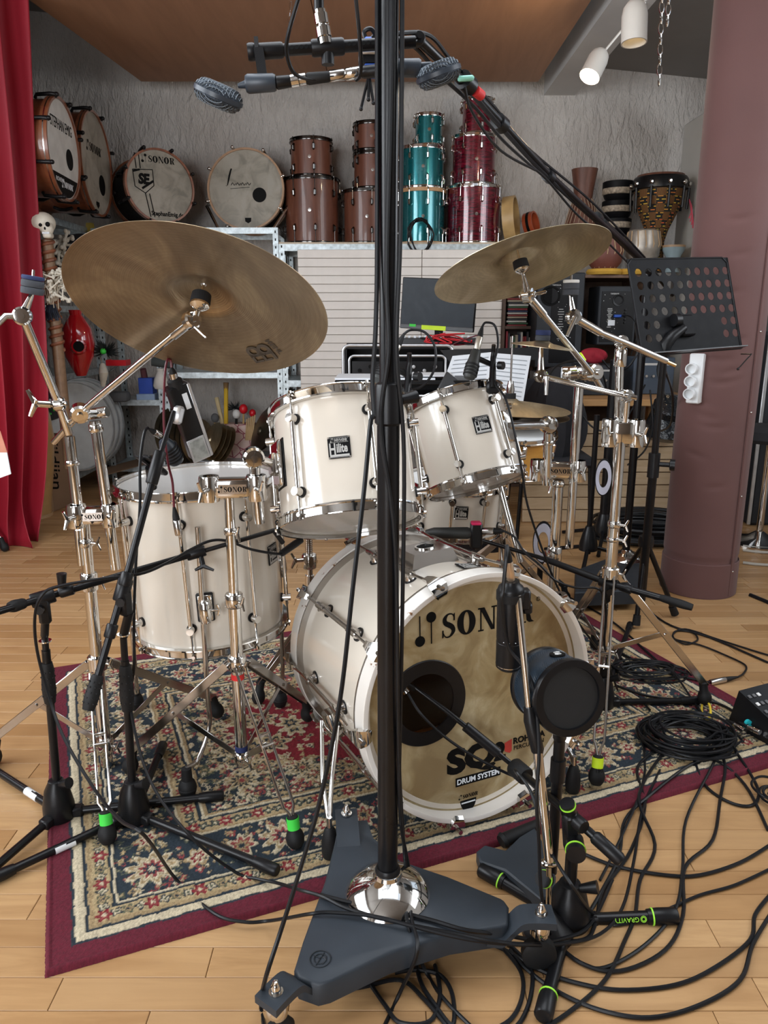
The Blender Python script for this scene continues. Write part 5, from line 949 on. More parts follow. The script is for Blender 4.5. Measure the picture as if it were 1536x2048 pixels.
xlr(t, b + d * .006, P(1014, 1090, 1.37), .0078, sock=mt('pale_copper', (.62, .47, .33), .3, .8))
cable([P(1014, 1092, 1.37), P(1012, 1120, 1.355), P(1006, 1180, 1.35), P(1003, 1205, 1.35), P(1016, 1290, 1.37), P(1044, 1330, 1.36), P(1068, 1380, 1.34), P(1078, 1500, 1.30), P(1073, 1600, 1.27), P(1078, 1680, 1.26), P(1082, 1780, 1.25), P(1095, 1850, 1.23)] + C3([(1110, 1885), (1160, 1925), (1210, 1935), (1290, 1890), (1350, 1820), (1365, 1740), (1372, 1640), (1420, 1540), (1440, 1500)]), .0036, 'black cable running down the thin chrome stand and curling over the floor at right')
yS = 1.27; ps = thing('microphone_stand', F(1095, 1800), 'thin chrome microphone stand with black clutch leaning before the bass drum', 'microphone stand')
pole(ps, [P(1058, 1418, 1.335), P(1035, 1190, 1.37)], .0072); obj('height_clutch', M().tube([P(1058, 1414, 1.335), P(1061, 1440, 1.33), P(1075, 1500, 1.315), P(1077, 1508, 1.315)], [.010, .0135, .0125, .009], 18), blackp, ps); pole(ps, [P(1098, 1722, 1.27), P(1074, 1490, 1.316)], .0095)
m = M(); b_ = F(1105, 1835, .0); top_ = P(1098, 1722, 1.27); m.cyl(top_, V((top_.x + .004, top_.y - .005, .055)), .006, n=10); m.sph(top_ + V((0, 0, -.004)), .012, (1.5, 1, .7)); obj('lower_socket', m, chrome, ps); obj('foot_disc', M(fr(V((top_.x + .004, top_.y - .005, 0)), (0, 0, 1))).lathe([(0, 0), (.05, 0), (.05, .01), (.012, .05), (0, .056)], n=28), blackp, ps)
# --- drum-shaped sub microphone
sub = thing('speaker_microphone', P(1110, 1480, 1.42), 'round black drum-shaped microphone with silver emblem in front of the bass drum at right', 'microphone')
fc = P(1142, 1397, 1.34); sn = V((.27, -.90, .16)).normalized(); T = fr(fc, -sn, (1, .4, 0)); rs_ = .0725
blue_shell = mt('blue_black_shell', (.018, .030, .045), .38); obj('shell', M(T).lathe([(rs_ * .96, .010), (rs_, .014), (rs_, .096), (rs_ * .96, .10), (rs_ * .9, .10)], n=72), blue_shell, sub)
obj('front_ring', M(T).lathe([(rs_ * .82, .004), (rs_ * .84, -.002), (rs_ * 1.03, -.002), (rs_ * 1.05, .003), (rs_ * 1.05, .012), (rs_ * .98, .014)], n=72), blackm, sub); obj('rear_ring', M(T).lathe([(rs_ * .98, .094), (rs_ * 1.04, .098), (rs_ * 1.04, .108), (rs_ * .8, .11)], n=72), blackm, sub)
gm = mt('black_cloth_grille', (.006, .0065, .007), .8, bs=.6, bsc=900); obj('front_grille', M(T).lathe([(0, .003), (rs_ * .83, .003)], n=48), gm, sub); obj('rear_grille', M(T).lathe([(rs_ * .83, .107), (0, .107)], n=48), gm, sub)
m = M(T)
for k in range(96):
    a_ = 2 * math.pi * k / 96; m.beam((rs_ * 1.004 * math.cos(a_), rs_ * 1.004 * math.sin(a_), .020), (rs_ * 1.004 * math.cos(a_ + .42), rs_ * 1.004 * math.sin(a_ + .42), .090), .0018, .0012)
obj('shell_ribs', m, blue_shell, sub, kind='stuff')
up_ = (V((0, 0, 1)) - sn * sn.z).normalized(); ec = fc - sn * .048 + up_ * (rs_ + .003); Te = fr(ec, up_, V((1, 0, 0))); em = obj('emblem', M(Te).lathe([(0, -.003), (.0155, -.003), (.0155, .0), (0, .0)], n=28), ink, sub); obj('emblem_print', M(Te).tube([V(p) for p in ((.006, .006, .001), (.000, .008, .001), (-.006, .005, .001), (-.003, .0015, .001), (.003, -.0015, .001), (.006, -.005, .001), (0, -.008, .001), (-.006, -.006, .001))], .0013, 6, k=4), silver_ink, em)
pk = P(1118, 1500, 1.40); st = thing('microphone_stand', (pk.x, pk.y, 0), 'low black stand with flat splayed plate base carrying the drum-shaped microphone', 'microphone stand')
pole(st, [(pk.x, pk.y, .03), (pk.x, pk.y, pk.z + .04)], .0115, blackm); obj('height_clutch', M().tube([(pk.x, pk.y, pk.z - .07), (pk.x, pk.y, pk.z - .02)], .0155, 18), blackp, st); obj('swivel', M().tube([(pk.x, pk.y, pk.z + .03), fc - sn * .05 - up_ * rs_], [.014, .012], 14), blackp, st)
pbx = [F(u, v, .035) for u, v in ((953, 1702), (968, 1690), (1010, 1700), (1040, 1672), (1070, 1655), (1090, 1690), (1112, 1752), (1105, 1790), (1085, 1800), (1010, 1740), (960, 1722))]; obj('base_plate', slab(pbx, .008, .035, .004), castm, st)
m = M(); m.tube([F(1075, 1650, .03), F(1008, 1680, .022)], [.013, .016], 16); m.tube([F(1008, 1680, .022), F(1002, 1684, .02)], [.019, .015], 16); obj('base_leg', m, rubber, st)
# --- stand with lime rings, boom into the port
yG = F(1135, 1840).y; xG = F(1135, 1840).x; g = thing('microphone_stand', (xG, yG, 0), 'black short boom stand with lime green rings reaching into the bass drum port', 'microphone stand')
vG = lambda v: vx(xG, yG, v); mic_base(g, (xG, yG, 0), vG(1765).z, [F(1088, 2025, .014), F(1345, 1832, .014), F(968, 1742, .016)], r=.036, green=True, tr=.0125)
pole(g, [vG(1775), vG(1680)], .0125, blackm); kn = vG(1672) + V((0, -.01, 0)); kb = kn + V((-.008, -.045, .0)); c_ = obj('clamp_knob', M().tube([kn, kb], [.017, .0185], 22), blackp, g); obj('ring', M(fr(kb.lerp(kn, .35), kb - kn)).ring(.0182, .0196, .003, n=28), lime, c_, label='lime green ring')
tk = P(1140, 1624, yG - .01); obj('clamp_body', M().beam(vG(1700), tk, .032, .03, up=(0, 1, 0), b=.007), blackp, g); ub = P(1134, 1606, yG - .015); c_ = obj('clamp_knob', M().tube([tk, ub], [.013, .0145], 20), blackp, g); obj('ring', M(fr(ub.lerp(tk, .35), ub - tk)).ring(.0142, .0155, .003, n=24), lime, c_, label='lime green ring')
c_ = obj('clamp_knob', M().tube([P(1094, 1758, yG - .02), P(1084, 1758, yG - .03)], .016, 18), blackp, g); obj('ring', M(fr(P(1090, 1758, yG - .025), P(1084, 1758, yG - .03) - P(1094, 1758, yG - .02))).ring(.0158, .017, .003, n=24), lime, c_, label='lime green ring')
def HP(u, v, off):   # point on the drum head plane, moved off metres towards the room
    nz = (TB.to_3x3() @ V((0, 0, 1))).normalized(); c = TB @ V((0, 0, zH)); d = ray(u, v); o = V((0, 0, CAM_H)); return o + d * ((c - o).dot(nz) / d.dot(nz)) + nz * off
g0, g1 = P(1243, 1722, 1.235), P(1150, 1638, 1.29); h1, h2, h3, tip = HP(985, 1498, .10), HP(930, 1452, .045), HP(888, 1418, .014), HP(842, 1385, -.05)
pole(g, [g0.lerp(g1, .3), g1, h1], .0085, blackm, 'boom_arm'); pole(g, [h1, h2, h3, tip], .0060, blackm, 'boom_arm'); obj('counterweight', M().tube([g0, g0.lerp(g1, .05), g0.lerp(g1, .55), g0.lerp(g1, .6)], [.011, .0132, .0132, .010], 20), blackp, g)
obj('height_clutch', M().tube([h1.lerp(h2, .45), h2.lerp(h3, .35)], [.012, .0115], 16), blackp, g); m = M(); dB = (h2 - g1).normalized(); collar(m, g1.lerp(h1, .93), dB, .021, .045); obj('cable_wrap', m, rubber, g); m = M(); collar(m, P(1150, 1640, 1.285), dB, .014, .05); obj('boom_collar', m, blackp, g)
tq = g0.lerp(g1, .0); k0 = V((xG, yG, vG(1765).z - .087)); q2 = F(1345, 1832, .014)
# lime swirl mark and white sticker on the legs
q3 = F(1088, 2025, .014); obj('sticker', M().beam(k0.lerp(q3, .55) + V((-.002, -.0135, .004)), k0.lerp(q3, .82) + V((-.002, -.0135, .004)), .010, .0012, up=(0, -1, .4)), paper, g, label='white sticker')
ml = k0.lerp(q2, .60); Tl = fr(ml + V((0, -.0128, .006)), (0, -1, .5), q2 - k0); text('leg_lettering', 'GRAVITY', .0125, Tl @ Matrix.Rotation(R(180), 4, 'Z') @ Matrix.Translation((.012, 0, 0)), lime, g, .0003); obj('leg_print', M(Tl @ Matrix.Translation((.022, 0, 0))).ring(.003, .0042, .0004, n=20).ring(.0052, .0062, .0004, n=20), lime, g)
t = thing('kick_microphone', tip, 'black microphone reaching inside the bass drum port hole', 'microphone'); obj('mic_body', M().tube([HP(846, 1392, -.045), HP(822, 1382, -.05), HP(800, 1372, -.08)], [.009, .015, .02], 18), blackp, t); obj('connector_ring', M().cyl(HP(826, 1396, -.03), HP(820, 1386, -.04), .009), chrome_dull, t)
cable([HP(824, 1394, -.02), HP(838, 1425, .012), HP(880, 1465, .03), HP(930, 1495, .06), HP(985, 1515, .10)] + C3([ (1030, 1540, 1.42), (1060, 1580, 1.38), (1080, 1640, 1.33), (1100, 1700, 1.28), (1150, 1780, 1.2)]) + C3([(1190, 1830), (1230, 1850), (1300, 1832), (1350, 1812), (1400, 1790), (1470, 1770), (1540, 1738)]), .0034, 'black cable leaving the port hole along the lime ringed boom to the right edge')
# --- stage box at the right edge
so = F(1500, 1500, 0); sbx = thing('stage_box', so + V((.06, .06, 0)), 'black angular stage box with plugs at the right edge of the rug', 'stage box'); T = Matrix.Translation(F(1560, 1475, 0)) @ Matrix.Rotation(R(24), 4, 'Z')
m = M(T); m.add([V(p) for p in ((-.085, -.10, .012), (.085, -.10, .012), (.085, .11, .012), (-.085, .11, .012), (-.075, -.085, .06), (.085, -.085, .06), (.085, .10, .115), (-.068, .10, .115), (-.085, -.10, .04), (.085, -.10, .04))], [(0, 8, 9, 1), (8, 4, 5, 9), (4, 7, 6, 5), (0, 3, 7, 4, 8), (1, 9, 5, 6, 2), (3, 2, 6, 7), (0, 1, 2, 3)]); c_ = obj('box_body', m, blackp, sbx, smooth=False)
text('box_lettering', 'connect', .016, T @ fr((-.055, -.1005, .026), (0, -1, 0)), inkw, c_, .0003)
sl = (V((0, .185, .055))).normalized(); nn_ = V((0, -.055, .185)).normalized()
for i in range(3):
    for j in range(5): obj('button', M(T @ fr(V((-.058 + i * .018, -.05 + j * .030, .0705 + j * .0089)), nn_)).box((0, 0, .002), (.010, .012, .004), b=.001), mt('grey_button', (.12, .12, .125), .5) if (i + j) % 3 else inkw, c_)
for k, (pu, pv_, qu, qv, col) in enumerate(((1510, 1440, 1478, 1405, None), (1520, 1465, 1478, 1445, None), (1490, 1462, 1452, 1440, None))): xlr(sbx, P(pu, pv_, F(pu, pv_, .04).y), P(qu, qv, F(qu, qv, .035).y), .0085, sock=chrome)
obj('blue_ring', M().cyl(F(1498, 1447, .045), F(1494, 1444, .045), .0095), mt('cyan_plastic', (.02, .5, .55), .4), sbx)
t = thing('cable_plug', F(1455, 1360, .01), 'nickel cable plug lying alone on the floor right of the rug', 'plug'); xlr(t, F(1420, 1365, .011), F(1476, 1354, .011), .0095)
t = obj('cable_tie', M().tube([F(1406, 1405, .03), F(1404, 1425, .012), F(1412, 1441, .02), F(1421, 1428, .04), F(1418, 1408, .035)], .0035, 6, closed=True, k=4), mt('yellow_strap', (.85, .62, .05), .6), label='yellow cable tie between the two cable coils on the rug', cat='cable tie'); t.scale = (1, 1, 1)
cable([F(1476, 1354, .011), F(1488, 1346, .005), F(1490, 1330, .005), F(1450, 1310, .005), F(1400, 1290, .005), F(1350, 1278, .005), F(1352, 1262, .005), F(1385, 1265, .005), F(1395, 1280, .005), F(1370, 1288, .005), F(1345, 1272, .005), F(1370, 1258, .005), F(1440, 1280, .005), F(1536, 1310, .005), F(1600, 1325, .005)], .0034, 'black cable with a small loop lying on the bare floor beyond the stage box')
# ================= CABLE COILS =================
def coil(name, c, rx, ry, n, label, r=.0033, h=.035, seed=1, tail=(), z0=.012, ang=0.0):
    rg = random.Random(seed); pts = []; c = V(c)
    for i in range(n):
        ox, oy = rg.uniform(-.022, .022), rg.uniform(-.018, .018); k = rg.uniform(.62, 1.05) if i else 1; ph = rg.uniform(-.3, .3); e = rg.uniform(.88, 1.08)
        for j in range(10):
            a = 2 * math.pi * j / 10 + ph; x = rx * k * math.cos(a) + ox; y = ry * k * e * math.sin(a) + oy; pts.append(c + V((x * math.cos(ang) - y * math.sin(ang), x * math.sin(ang) + y * math.cos(ang), z0 + h * (i / n) + rg.uniform(0, .006))))
    m = M().tube(spl(pts + [V(p) for p in tail], 4), r, 6); return obj(name, m, cablem, label=label, cat='cable coil')
coil('cable_coil', F(1378, 1488), .125, .10, 22, 'big round coil of black cable on the rug in front of the stage box', tail=[F(1300, 1440, .02), F(1290, 1540, .014), F(1275, 1600, .014), F(1230, 1700, .005), F(1200, 1760, .005)], seed=4)
coil('cable_coil', F(1300, 1352), .135, .075, 7, 'flat loose coil of black cable at the far rug edge beyond the big coil', tail=[F(1385, 1400, .02), F(1410, 1440, .02), F(1420, 1500, .02)], seed=9, h=.02)
coil('cable_coil', F(1565, 1605), .055, .05, 4, 'small cable coil cut off by the right edge of the picture', tail=[], seed=5, z0=.005)
coil('cable_coil', F(1290, 1075), .30, .22, 15, 'heap of thick black cable on the floor before the plank front', r=.0105, h=.11, seed=12, tail=[F(1340, 1085, .01), F(1345, 1115, .01)])
for i, (l, lab) in enumerate([
    ([(1325, 1490), (1275, 1535), (1290, 1610), (1262, 1700), (1208, 1780), (1190, 1850), (1165, 1880), (1080, 1890), (960, 1880), (860, 1850), (790, 1828)], 'black cable running from the big coil over the heavy base at right'),
    ([(1430, 1490), (1450, 1530), (1440, 1600), (1425, 1680), (1370, 1735), (1366, 1830), (1330, 1900), (1240, 1942), (1160, 1925), (1095, 1870), (1060, 1845)], 'black cable curving widely around the lime ringed stand leg'),
    ([(1540, 1690), (1480, 1725), (1400, 1750), (1330, 1750), (1230, 1732), (1150, 1700)], 'black cable crossing the floor from the right edge to the lime ringed boom'),
    ([(1540, 1790), (1510, 1830), (1500, 1880), (1430, 1935), (1350, 1970), (1240, 1980), (1150, 1965), (1080, 1940), (1010, 1900), (960, 1880)], 'upper of two parallel black cables sweeping along the lower right floor'),
    ([(1540, 1830), (1505, 1890), (1480, 1960), (1400, 2010), (1300, 2035), (1200, 2020), (1110, 1980), (1050, 1935), (1020, 1900)], 'lower of two parallel black cables sweeping along the lower right floor'),
    ([(1330, 1500), (1278, 1590), (1310, 1690), (1280, 1760), (1270, 1830), (1250, 1880), (1210, 1960), (1130, 2030), (1060, 2070)], 'black cable running down the floor past the lime ringed foot to the bottom edge'),
    ([(1000, 1890), (1040, 1940), (1045, 1990), (1020, 2040), (960, 2070)], 'inner of two black cables leaving under the heavy base toward the bottom edge'),
    ([(1015, 1885), (1060, 1935), (1062, 1990), (1040, 2045), (1000, 2075)], 'outer of two black cables leaving under the heavy base toward the bottom edge'),
    ([(830, 1900), (840, 1960), (870, 2010), (905, 2050), (905, 1990), (880, 1950), (830, 1940), (790, 1945)], 'black cable loop lying under the front of the heavy base'),
    ([(735, 1960), (770, 2010), (800, 2045), (860, 2042), (880, 1990), (870, 1930)], 'black cable arc lying behind the loop under the heavy base'),
    ([(640, 1985), (720, 1975), (800, 1960), (850, 2000), (900, 2060)], 'short black cable on the floor under the front corner of the heavy base'),
    ([(1130, 1190), (1220, 1240), (1290, 1300), (1340, 1345)], 'black cable running behind the boom stand right of the bass drum'),
    ([(1090, 1180), (1180, 1250), (1250, 1325), (1290, 1365)], 'second black cable running beside it behind the boom stand right of the bass drum'),
    ([(1250, 1180), (1330, 1245), (1420, 1275), (1536, 1325)], 'long black cable crossing the bare floor at the right of the rug'),
    ([(1420, 1365), (1350, 1350), (1290, 1330), (1230, 1300)], 'black cable running from the lone nickel plug toward the rug'),
    ([(1480, 1430), (1430, 1405), (1360, 1400), (1290, 1390), (1230, 1370)], 'black cable from the stage box plugs to the boom stand foot'),
    ([(1536, 1660), (1490, 1570), (1430, 1520), (1380, 1530), (1300, 1590), (1250, 1640), (1235, 1720), (1170, 1840)], 'black cable swinging from the right edge round the big coil and back'),
    ([(1470, 1500), (1515, 1575), (1505, 1610), (1460, 1605), (1410, 1570), (1385, 1510)], 'short black cable hooked around the right side of the big coil'),
    ([(1500, 1190), (1560, 1215), (1620, 1240)], 'thick black cable at the foot of the mauve column'),
]):
    pts = [G(u, v) for u, v in l]
    if lab.startswith('black cable running from the big coil'): pts = pts[:6] + [F(1165, 1880, .006), F(1080, 1882, .02)] + [F(1000, 1868, .08), F(930, 1860, zt + .006), F(860, 1840, zt + .006), F(760, 1815, zt + .007), F(700, 1805, zt + .006), F(640, 1790, zt + .005)]
    cable(pts, .0040 if 'thick' not in lab else .009, lab)
# cables hanging on the tall pole
cable([V((cx0.x + .018, cx0.y - .004, 2.1)), V((cx0.x + .019, cx0.y - .008, 1.6)), V((cx0.x + .018, cx0.y - .012, 1.3)), V((cx0.x + .013, cx0.y - .018, 1.12)), V((cx0.x + .026, cx0.y - .008, .95)), V((cx0.x + .024, cx0.y - .006, .6)), V((cx0.x + .022, cx0.y - .01, .3))] + [F(818, 1740, zt + .012), F(822, 1830, zt + .01), F(835, 1900, zt + .008), F(800, 1985, .006), F(765, 2060, .006)], .0036, 'black cable strapped down the right side of the tall pole and over the base')
cable([V((cx0.x - .002, cx0.y - .018, 2.1)), V((cx0.x + .004, cx0.y - .0185, 1.6)), V((cx0.x - .003, cx0.y - .019, 1.25)), V((cx0.x + .0, cx0.y - .024, 1.12)), V((cx0.x - .012, cx0.y - .022, 1.0)), V((cx0.x + .012, cx0.y - .020, .8)), V((cx0.x + .020, cx0.y - .014, .4))] + [F(812, 1750, zt + .012), F(816, 1850, zt + .01), F(850, 1940, .006), F(890, 2000, .006), F(960, 2070, .006)], .0036, 'black cable taped down the front of the tall pole')
cable([V((cx0.x - .016, cx0.y - .006, 2.1)), V((cx0.x - .017, cx0.y - .008, 1.35)), P(752, 640, 1.23), P(745, 760, 1.22), P(748, 830, 1.21), P(741, 845, 1.2), P(728, 980, 1.18), P(705, 1180, 1.15), P(680, 1400, 1.12), P(640, 1600, 1.09), P(600, 1740, 1.06), P(562, 1860, 1.03), P(530, 1960, 1.0)] + [F(522, 2010, .008), F(530, 2060, .006)], .0038, 'long black cable swinging free from the clutch of the tall pole to the bottom edge')
cable([P(602, -20, 1.2), P(576, 70, 1.22), P(574, 110, 1.24), P(590, 148, 1.26), P(625, 160, 1.265), P(655, 155, 1.27)], .0030, 'thin black cable looping up from the left overhead microphone out of frame')
cable([P(710, -20, 1.22), P(718, 60, 1.24), P(722, 120, 1.26), P(720, 150, 1.28), P(712, 160, 1.29)], .0030, 'thin black cable dropping to the middle connectors of the stereo bar')
cable([P(735, 85, 1.38), P(728, 65, 1.38), P(742, 58, 1.38), P(760, 75, 1.39), P(800, 66, 1.42), P(860, 72, 1.47), P(910, 130, 1.54), P(990, 215, 1.8), P(1060, 300, 2.15), P(1190, 410, 2.7), P(1290, 515, 3.2)], .0036, 'black cable strapped along the top of the slanting boom')
cable([P(740, 80, 1.39), P(770, 62, 1.40), P(830, 95, 1.46), P(880, 150, 1.52), P(950, 215, 1.62), P(1005, 280, 1.8), P(1060, 330, 2.05), P(1096, 362, 2.3), P(1150, 425, 2.5), P(1200, 470, 2.65), P(1270, 540, 3.0)], .0034, 'black cable sagging slightly under the slanting boom')
cable([P(930, 175, 1.56), P(945, 225, 1.60), P(1000, 300, 1.75), P(1070, 340, 2.0)], .0028, 'thin cable hanging loose below the upper end of the slanting boom')
for dx in (-.006, .007): cable([P(940, 178 + dx * 600, 1.59), P(1000, 247 + dx * 800, 1.82), P(1100, 355 + dx * 700, 2.34), P(1200, 446 + dx * 600, 2.78), P(1285, 522, 3.2)], .0055, ('lower' if dx > 0 else 'upper') + ' of the two thick cables taped against the slanting boom')
# ================= COLUMN, CURTAIN, MUSIC STAND =================
def wood(name, a, b, c, sc=(1, .12, 1), s=14, rough=.5, **k):
    n = N(name); g = n.noise(s, n.co(sc), 6, .62, 1.2); n.set(n.ramp(g, [(.25, a), (.5, b), (.75, c)]), rough, 0, **k); n.bump(g, .1, .001); return n.m
mauve = mt('mauve_cloth', (.120, .055, .050), .8, 0, .06, vs=4, bs=.35, bsc=600, bd=.0008, Sheen_Weight=.12)
cpos = V((1.405, 3.27, 0)); col_ = thing('padded_column', cpos, 'round column wrapped in mauve padded cloth with a seam strip at the right', 'column')
m = M(); rg = random.Random(2); nz, na = 330, 64; vs = []; H_ = 3.15
for i in range(nz + 1):
    z = H_ * i / nz
    for j in range(na):
        a = 2 * math.pi * j / na; r = .156 + .0015 * math.sin(a * 3 + z * 2)
        for (zz, aa, w) in ((1.28, 4.3, .5), (1.33, 4.0, .3), (.5, 4.5, .3), (.79, 4.1, .35), (.97, 4.6, .35), (1.55, 4.4, .5), (.62, 3.9, .4), (.75, 4.3, .5), (.84, 3.8, .5), (.93, 4.4, .6), (1.02, 4.2, .5), (1.09, 4.6, .4), (1.16, 4.2, .3), (1.42, 4.5, .3)):
            da = abs((a - aa + math.pi) % (2 * math.pi) - math.pi)
            if da < w: r -= .007 * math.exp(-((z - zz - .012 * math.sin(a * 4)) / .011) ** 2) * (1 - da / w)
        if z < .15: r += .002
        if abs(z - .155) < .02: r -= .003
        vs.append(V((cpos.x + r * math.cos(a), cpos.y + r * math.sin(a), z)))
m.add(vs, [(i * na + j, i * na + (j + 1) % na, (i + 1) * na + (j + 1) % na, (i + 1) * na + j) for i in range(nz) for j in range(na)]); obj('cloth_wrap', m, mauve, col_)
a_ = R(-58); pw = V((math.cos(a_), math.sin(a_), 0)); m = M(); m.beam(cpos + pw * .158 + V((0, 0, .01)), cpos + pw * .158 + V((0, 0, H_)), .022, .007, up=pw, b=.002); s_ = obj('seam_strip', m, mauve, col_); obj('hem_band', M(Matrix.Translation(cpos)).lathe([(.156, .0), (.1605, .003), (.160, .15), (.156, .153)], n=48), mauve, col_)
for z in (.12, .45, .8, 1.12, 1.5): obj('stud', M().sph(cpos + pw * .163 + V((0, 0, z)), .004, n=8), chrome, s_)
# white socket strip screwed to the column
t = thing('socket_strip', P(1392, 757, 3.15), 'white triple power socket fixed to the mauve column', 'power socket'); c_ = P(1392, 757, 3.17); X = V((.75, -.65, 0)).normalized(); Nn = V((-.65, -.75, 0)).normalized(); Ts = fr(c_, Nn, X)
obj('socket_body', M(Ts).box((0, 0, .0), (.055, .20, .042), b=.005), white_pl, t)
for k in (-1, 0, 1): s_ = obj('socket', M(Ts).lathe([(.022, .015), (.022, .044), (.0185, .044), (.0185, .026), (0, .026)], Matrix.Translation((-.01, -.02 + k * .05 + .01, 0)), 28), white_pl, t)
# curtain
def curtain():
    n = N('red_velvet'); g = n.noise(3, n.co((1, 1, .3)), 3); n.set(n.ramp(g, [(.3, (.25, .003, .016)), (.7, (.36, .006, .022))]), .62, 0, Sheen_Weight=.25, Sheen_Roughness=.4); n.b.inputs['Sheen Tint'].default_value = (1, .25, .3, 1); n.bump(n.noise(400), .2, .0006); m_ = n.m
    a, b = V((-2.75, 2.85, 0)), V((-1.785, 4.27, 0)); d = (b - a).normalized(); nn_ = V((d.y, -d.x, 0)); L = (b - a).length; NU, NV = 240, 60; m = M(); vs = []
    for j in range(NV + 1):
        z = .0 + 3.3 * j / NV
        for i in range(NU + 1):
            s = L * i / NU; f = 1 - z / 3.3; ph = s * 46 + .35 * math.sin(s * 9); w = .042 + .026 * f
            off = w * math.sin(ph + .25 * math.sin(z * 1.6 + s * 7)) + .012 * math.sin(s * 23 + z * 2.2) * (1 + f)
            pud = 0.0
            if z < .25: k = (1 - z / .25); off += .04 * k * math.sin(s * 17); pud = .10 * k * k * max(0, math.sin(s * 9 + .6))
            p = a + d * (s + .012 * math.cos(ph) + ((.09 - .15 * f - .19 * f ** 5) * (i / NU) ** 3)) + nn_ * (off + pud); p.z = z + .003; vs.append(p)
    m.add(vs, [(j * (NU + 1) + i, j * (NU + 1) + i + 1, (j + 1) * (NU + 1) + i + 1, (j + 1) * (NU + 1) + i) for j in range(NV) for i in range(NU)])
    o = obj('curtain', m, m_, label='heavy deep red velvet curtain hanging in folds to the floor at the left', cat='curtain', sharp=180); sm = o.modifiers.new('thick', 'SOLIDIFY'); sm.thickness = .004
curtain()
# music stand
yD = 2.84; ms = thing('music_stand', F(1290, 1240), 'black perforated music stand in front of the mauve column', 'music stand')
A, B, C_, D_ = V((.836, 2.785, 1.369)), V((1.256, 2.973, 1.388)), V((1.309, 2.887, 1.063)), V((.889, 2.699, 1.044))
X = (B - A); Y = (D_ - A); W_, H2 = X.length, Y.length; Xn = X.normalized(); Zn = Xn.cross(Y).normalized(); Yn = Zn.cross(Xn).normalized()
Td = Matrix((Xn, Yn, Zn)).transposed().to_4x4(); Td.translation = A
holes = []
for j in range(6):
    for i in range(10):
        if j >= 4 and 2 <= i <= 7: continue
        u = W_ * (.09 + .098 * i) + 0.0; v = H2 * (.155 + .148 * j) * .92; holes.append((u, v))
# perforated sheet: cells with holes
m = M(Td); th_ = .0016; cw, ch = W_ * .098, H2 * .148 * .92; hr = .0145; nseg = 20
xs = [0, W_ * (.09 - .049)] + [W_ * (.09 - .049 + .098 * (i + 1)) for i in range(10)] + [W_]; ys = [0, H2 * .155 * .92 - ch / 2] + [H2 * .155 * .92 - ch / 2 + ch * (j + 1) for j in range(6)] + [H2]
hs = {(round(u, 4), round(v, 4)) for u, v in holes}
for zz, flip in ((0, 1), (th_, 0)):
    for i in range(len(xs) - 1):
        for j in range(len(ys) - 1):
            x0, x1, y0_, y1 = xs[i], xs[i + 1], ys[j], ys[j + 1]; c = ((x0 + x1) / 2, (y0_ + y1) / 2); hh_ = [h for h in holes if abs(h[0] - c[0]) < 1e-3 and abs(h[1] - c[1]) < 1e-3]
            if not hh_: f_ = (0, 1, 2, 3); m.add([(x0, y0_, zz), (x1, y0_, zz), (x1, y1, zz), (x0, y1, zz)], [f_ if not flip else f_[::-1]]); continue
            vs = []; fs = []
            for k in range(nseg):
                a = 2 * math.pi * k / nseg; ca, sa = math.cos(a), math.sin(a); q = min((x1 - x0) / 2 / max(abs(ca), 1e-6), (y1 - y0_) / 2 / max(abs(sa), 1e-6)); vs += [(c[0] + ca * hr, c[1] + sa * hr, zz), (c[0] + ca * q, c[1] + sa * q, zz)]
            for k in range(nseg): f_ = (2 * k, 2 * k + 1, 2 * ((k + 1) % nseg) + 1, 2 * ((k + 1) % nseg)); fs.append(f_ if not flip else f_[::-1])
            for sx_, sy_ in ((x0, y0_), (x1, y0_), (x1, y1), (x0, y1)):
                a = math.atan2(sy_ - c[1], sx_ - c[0]) % (2 * math.pi); k = int(a / (2 * math.pi) * nseg) % nseg; vs.append((sx_, sy_, zz)); fs.append((2 * k + 1, len(vs) - 1, 2 * ((k + 1) % nseg) + 1))
            m.add(vs, fs)
desk = obj('desk', m, matt_black, ms, smooth=False); obj('desk_rim', M(Td).tube([(0, .02, 0), (.02, 0, 0), (W_ - .02, 0, 0), (W_, .02, 0), (W_, H2, 0), (0, H2, 0)], .003, 8, closed=True), blackm, desk); m = M(Td); sgn = -1
m.box((W_ / 2, H2 - .002, .018 * sgn * 1), (W_ * .98, .004, .04)); obj('ledge', m, blackm, desk)
obj('page_arm', M().tube([P(1482, 708, 2.90), P(1503, 708, 2.86), P(1476, 738, 2.80)], .0022, 6).sph(P(1476, 738, 2.80), .005, n=8), blackm, ms)
hc = P(1372, 652, 2.80); obj('desk_bracket', M(fr(hc, Zn, Xn)).box((0, 0, 0), (.06, .075, .03), b=.006), matt_black, ms); obj('ratchet', M(fr(P(1352, 640, 2.78), Xn)).lathe([(0, -.012), (.022, -.012), (.022, .012), (0, .012)], n=14), blackp, ms)
hk = P(1330, 690, 2.76); obj('swivel_head', M().tube([P(1368, 655, 2.78), P(1345, 672, 2.76), hk, hk + V((0, .0, -.04))], [.014, .02, .024, .018], 16), blackp, ms)
fb = F(1283, 1190, .12); pt = hk + V((0, 0, -.03)); gm_ = pt.lerp(V((fb.x, fb.y, .18)), .46); pole(ms, [pt, gm_], .0125, blackm); pole(ms, [gm_, V((fb.x, fb.y, .16))], .0160, blackm); obj('height_clutch', M().tube([gm_ + V((0, 0, .04)), gm_ + V((0, 0, -.05))], .021, 18), blackp, ms); obj('clamp_knob', M().tube([gm_ + V((0, 0, .0)), gm_ + V((.05, -.02, 0)), gm_ + V((.052, -.021, 0)), gm_ + V((.068, -.027, 0))], [.009, .009, .021, .021], 16), blackp, ms)
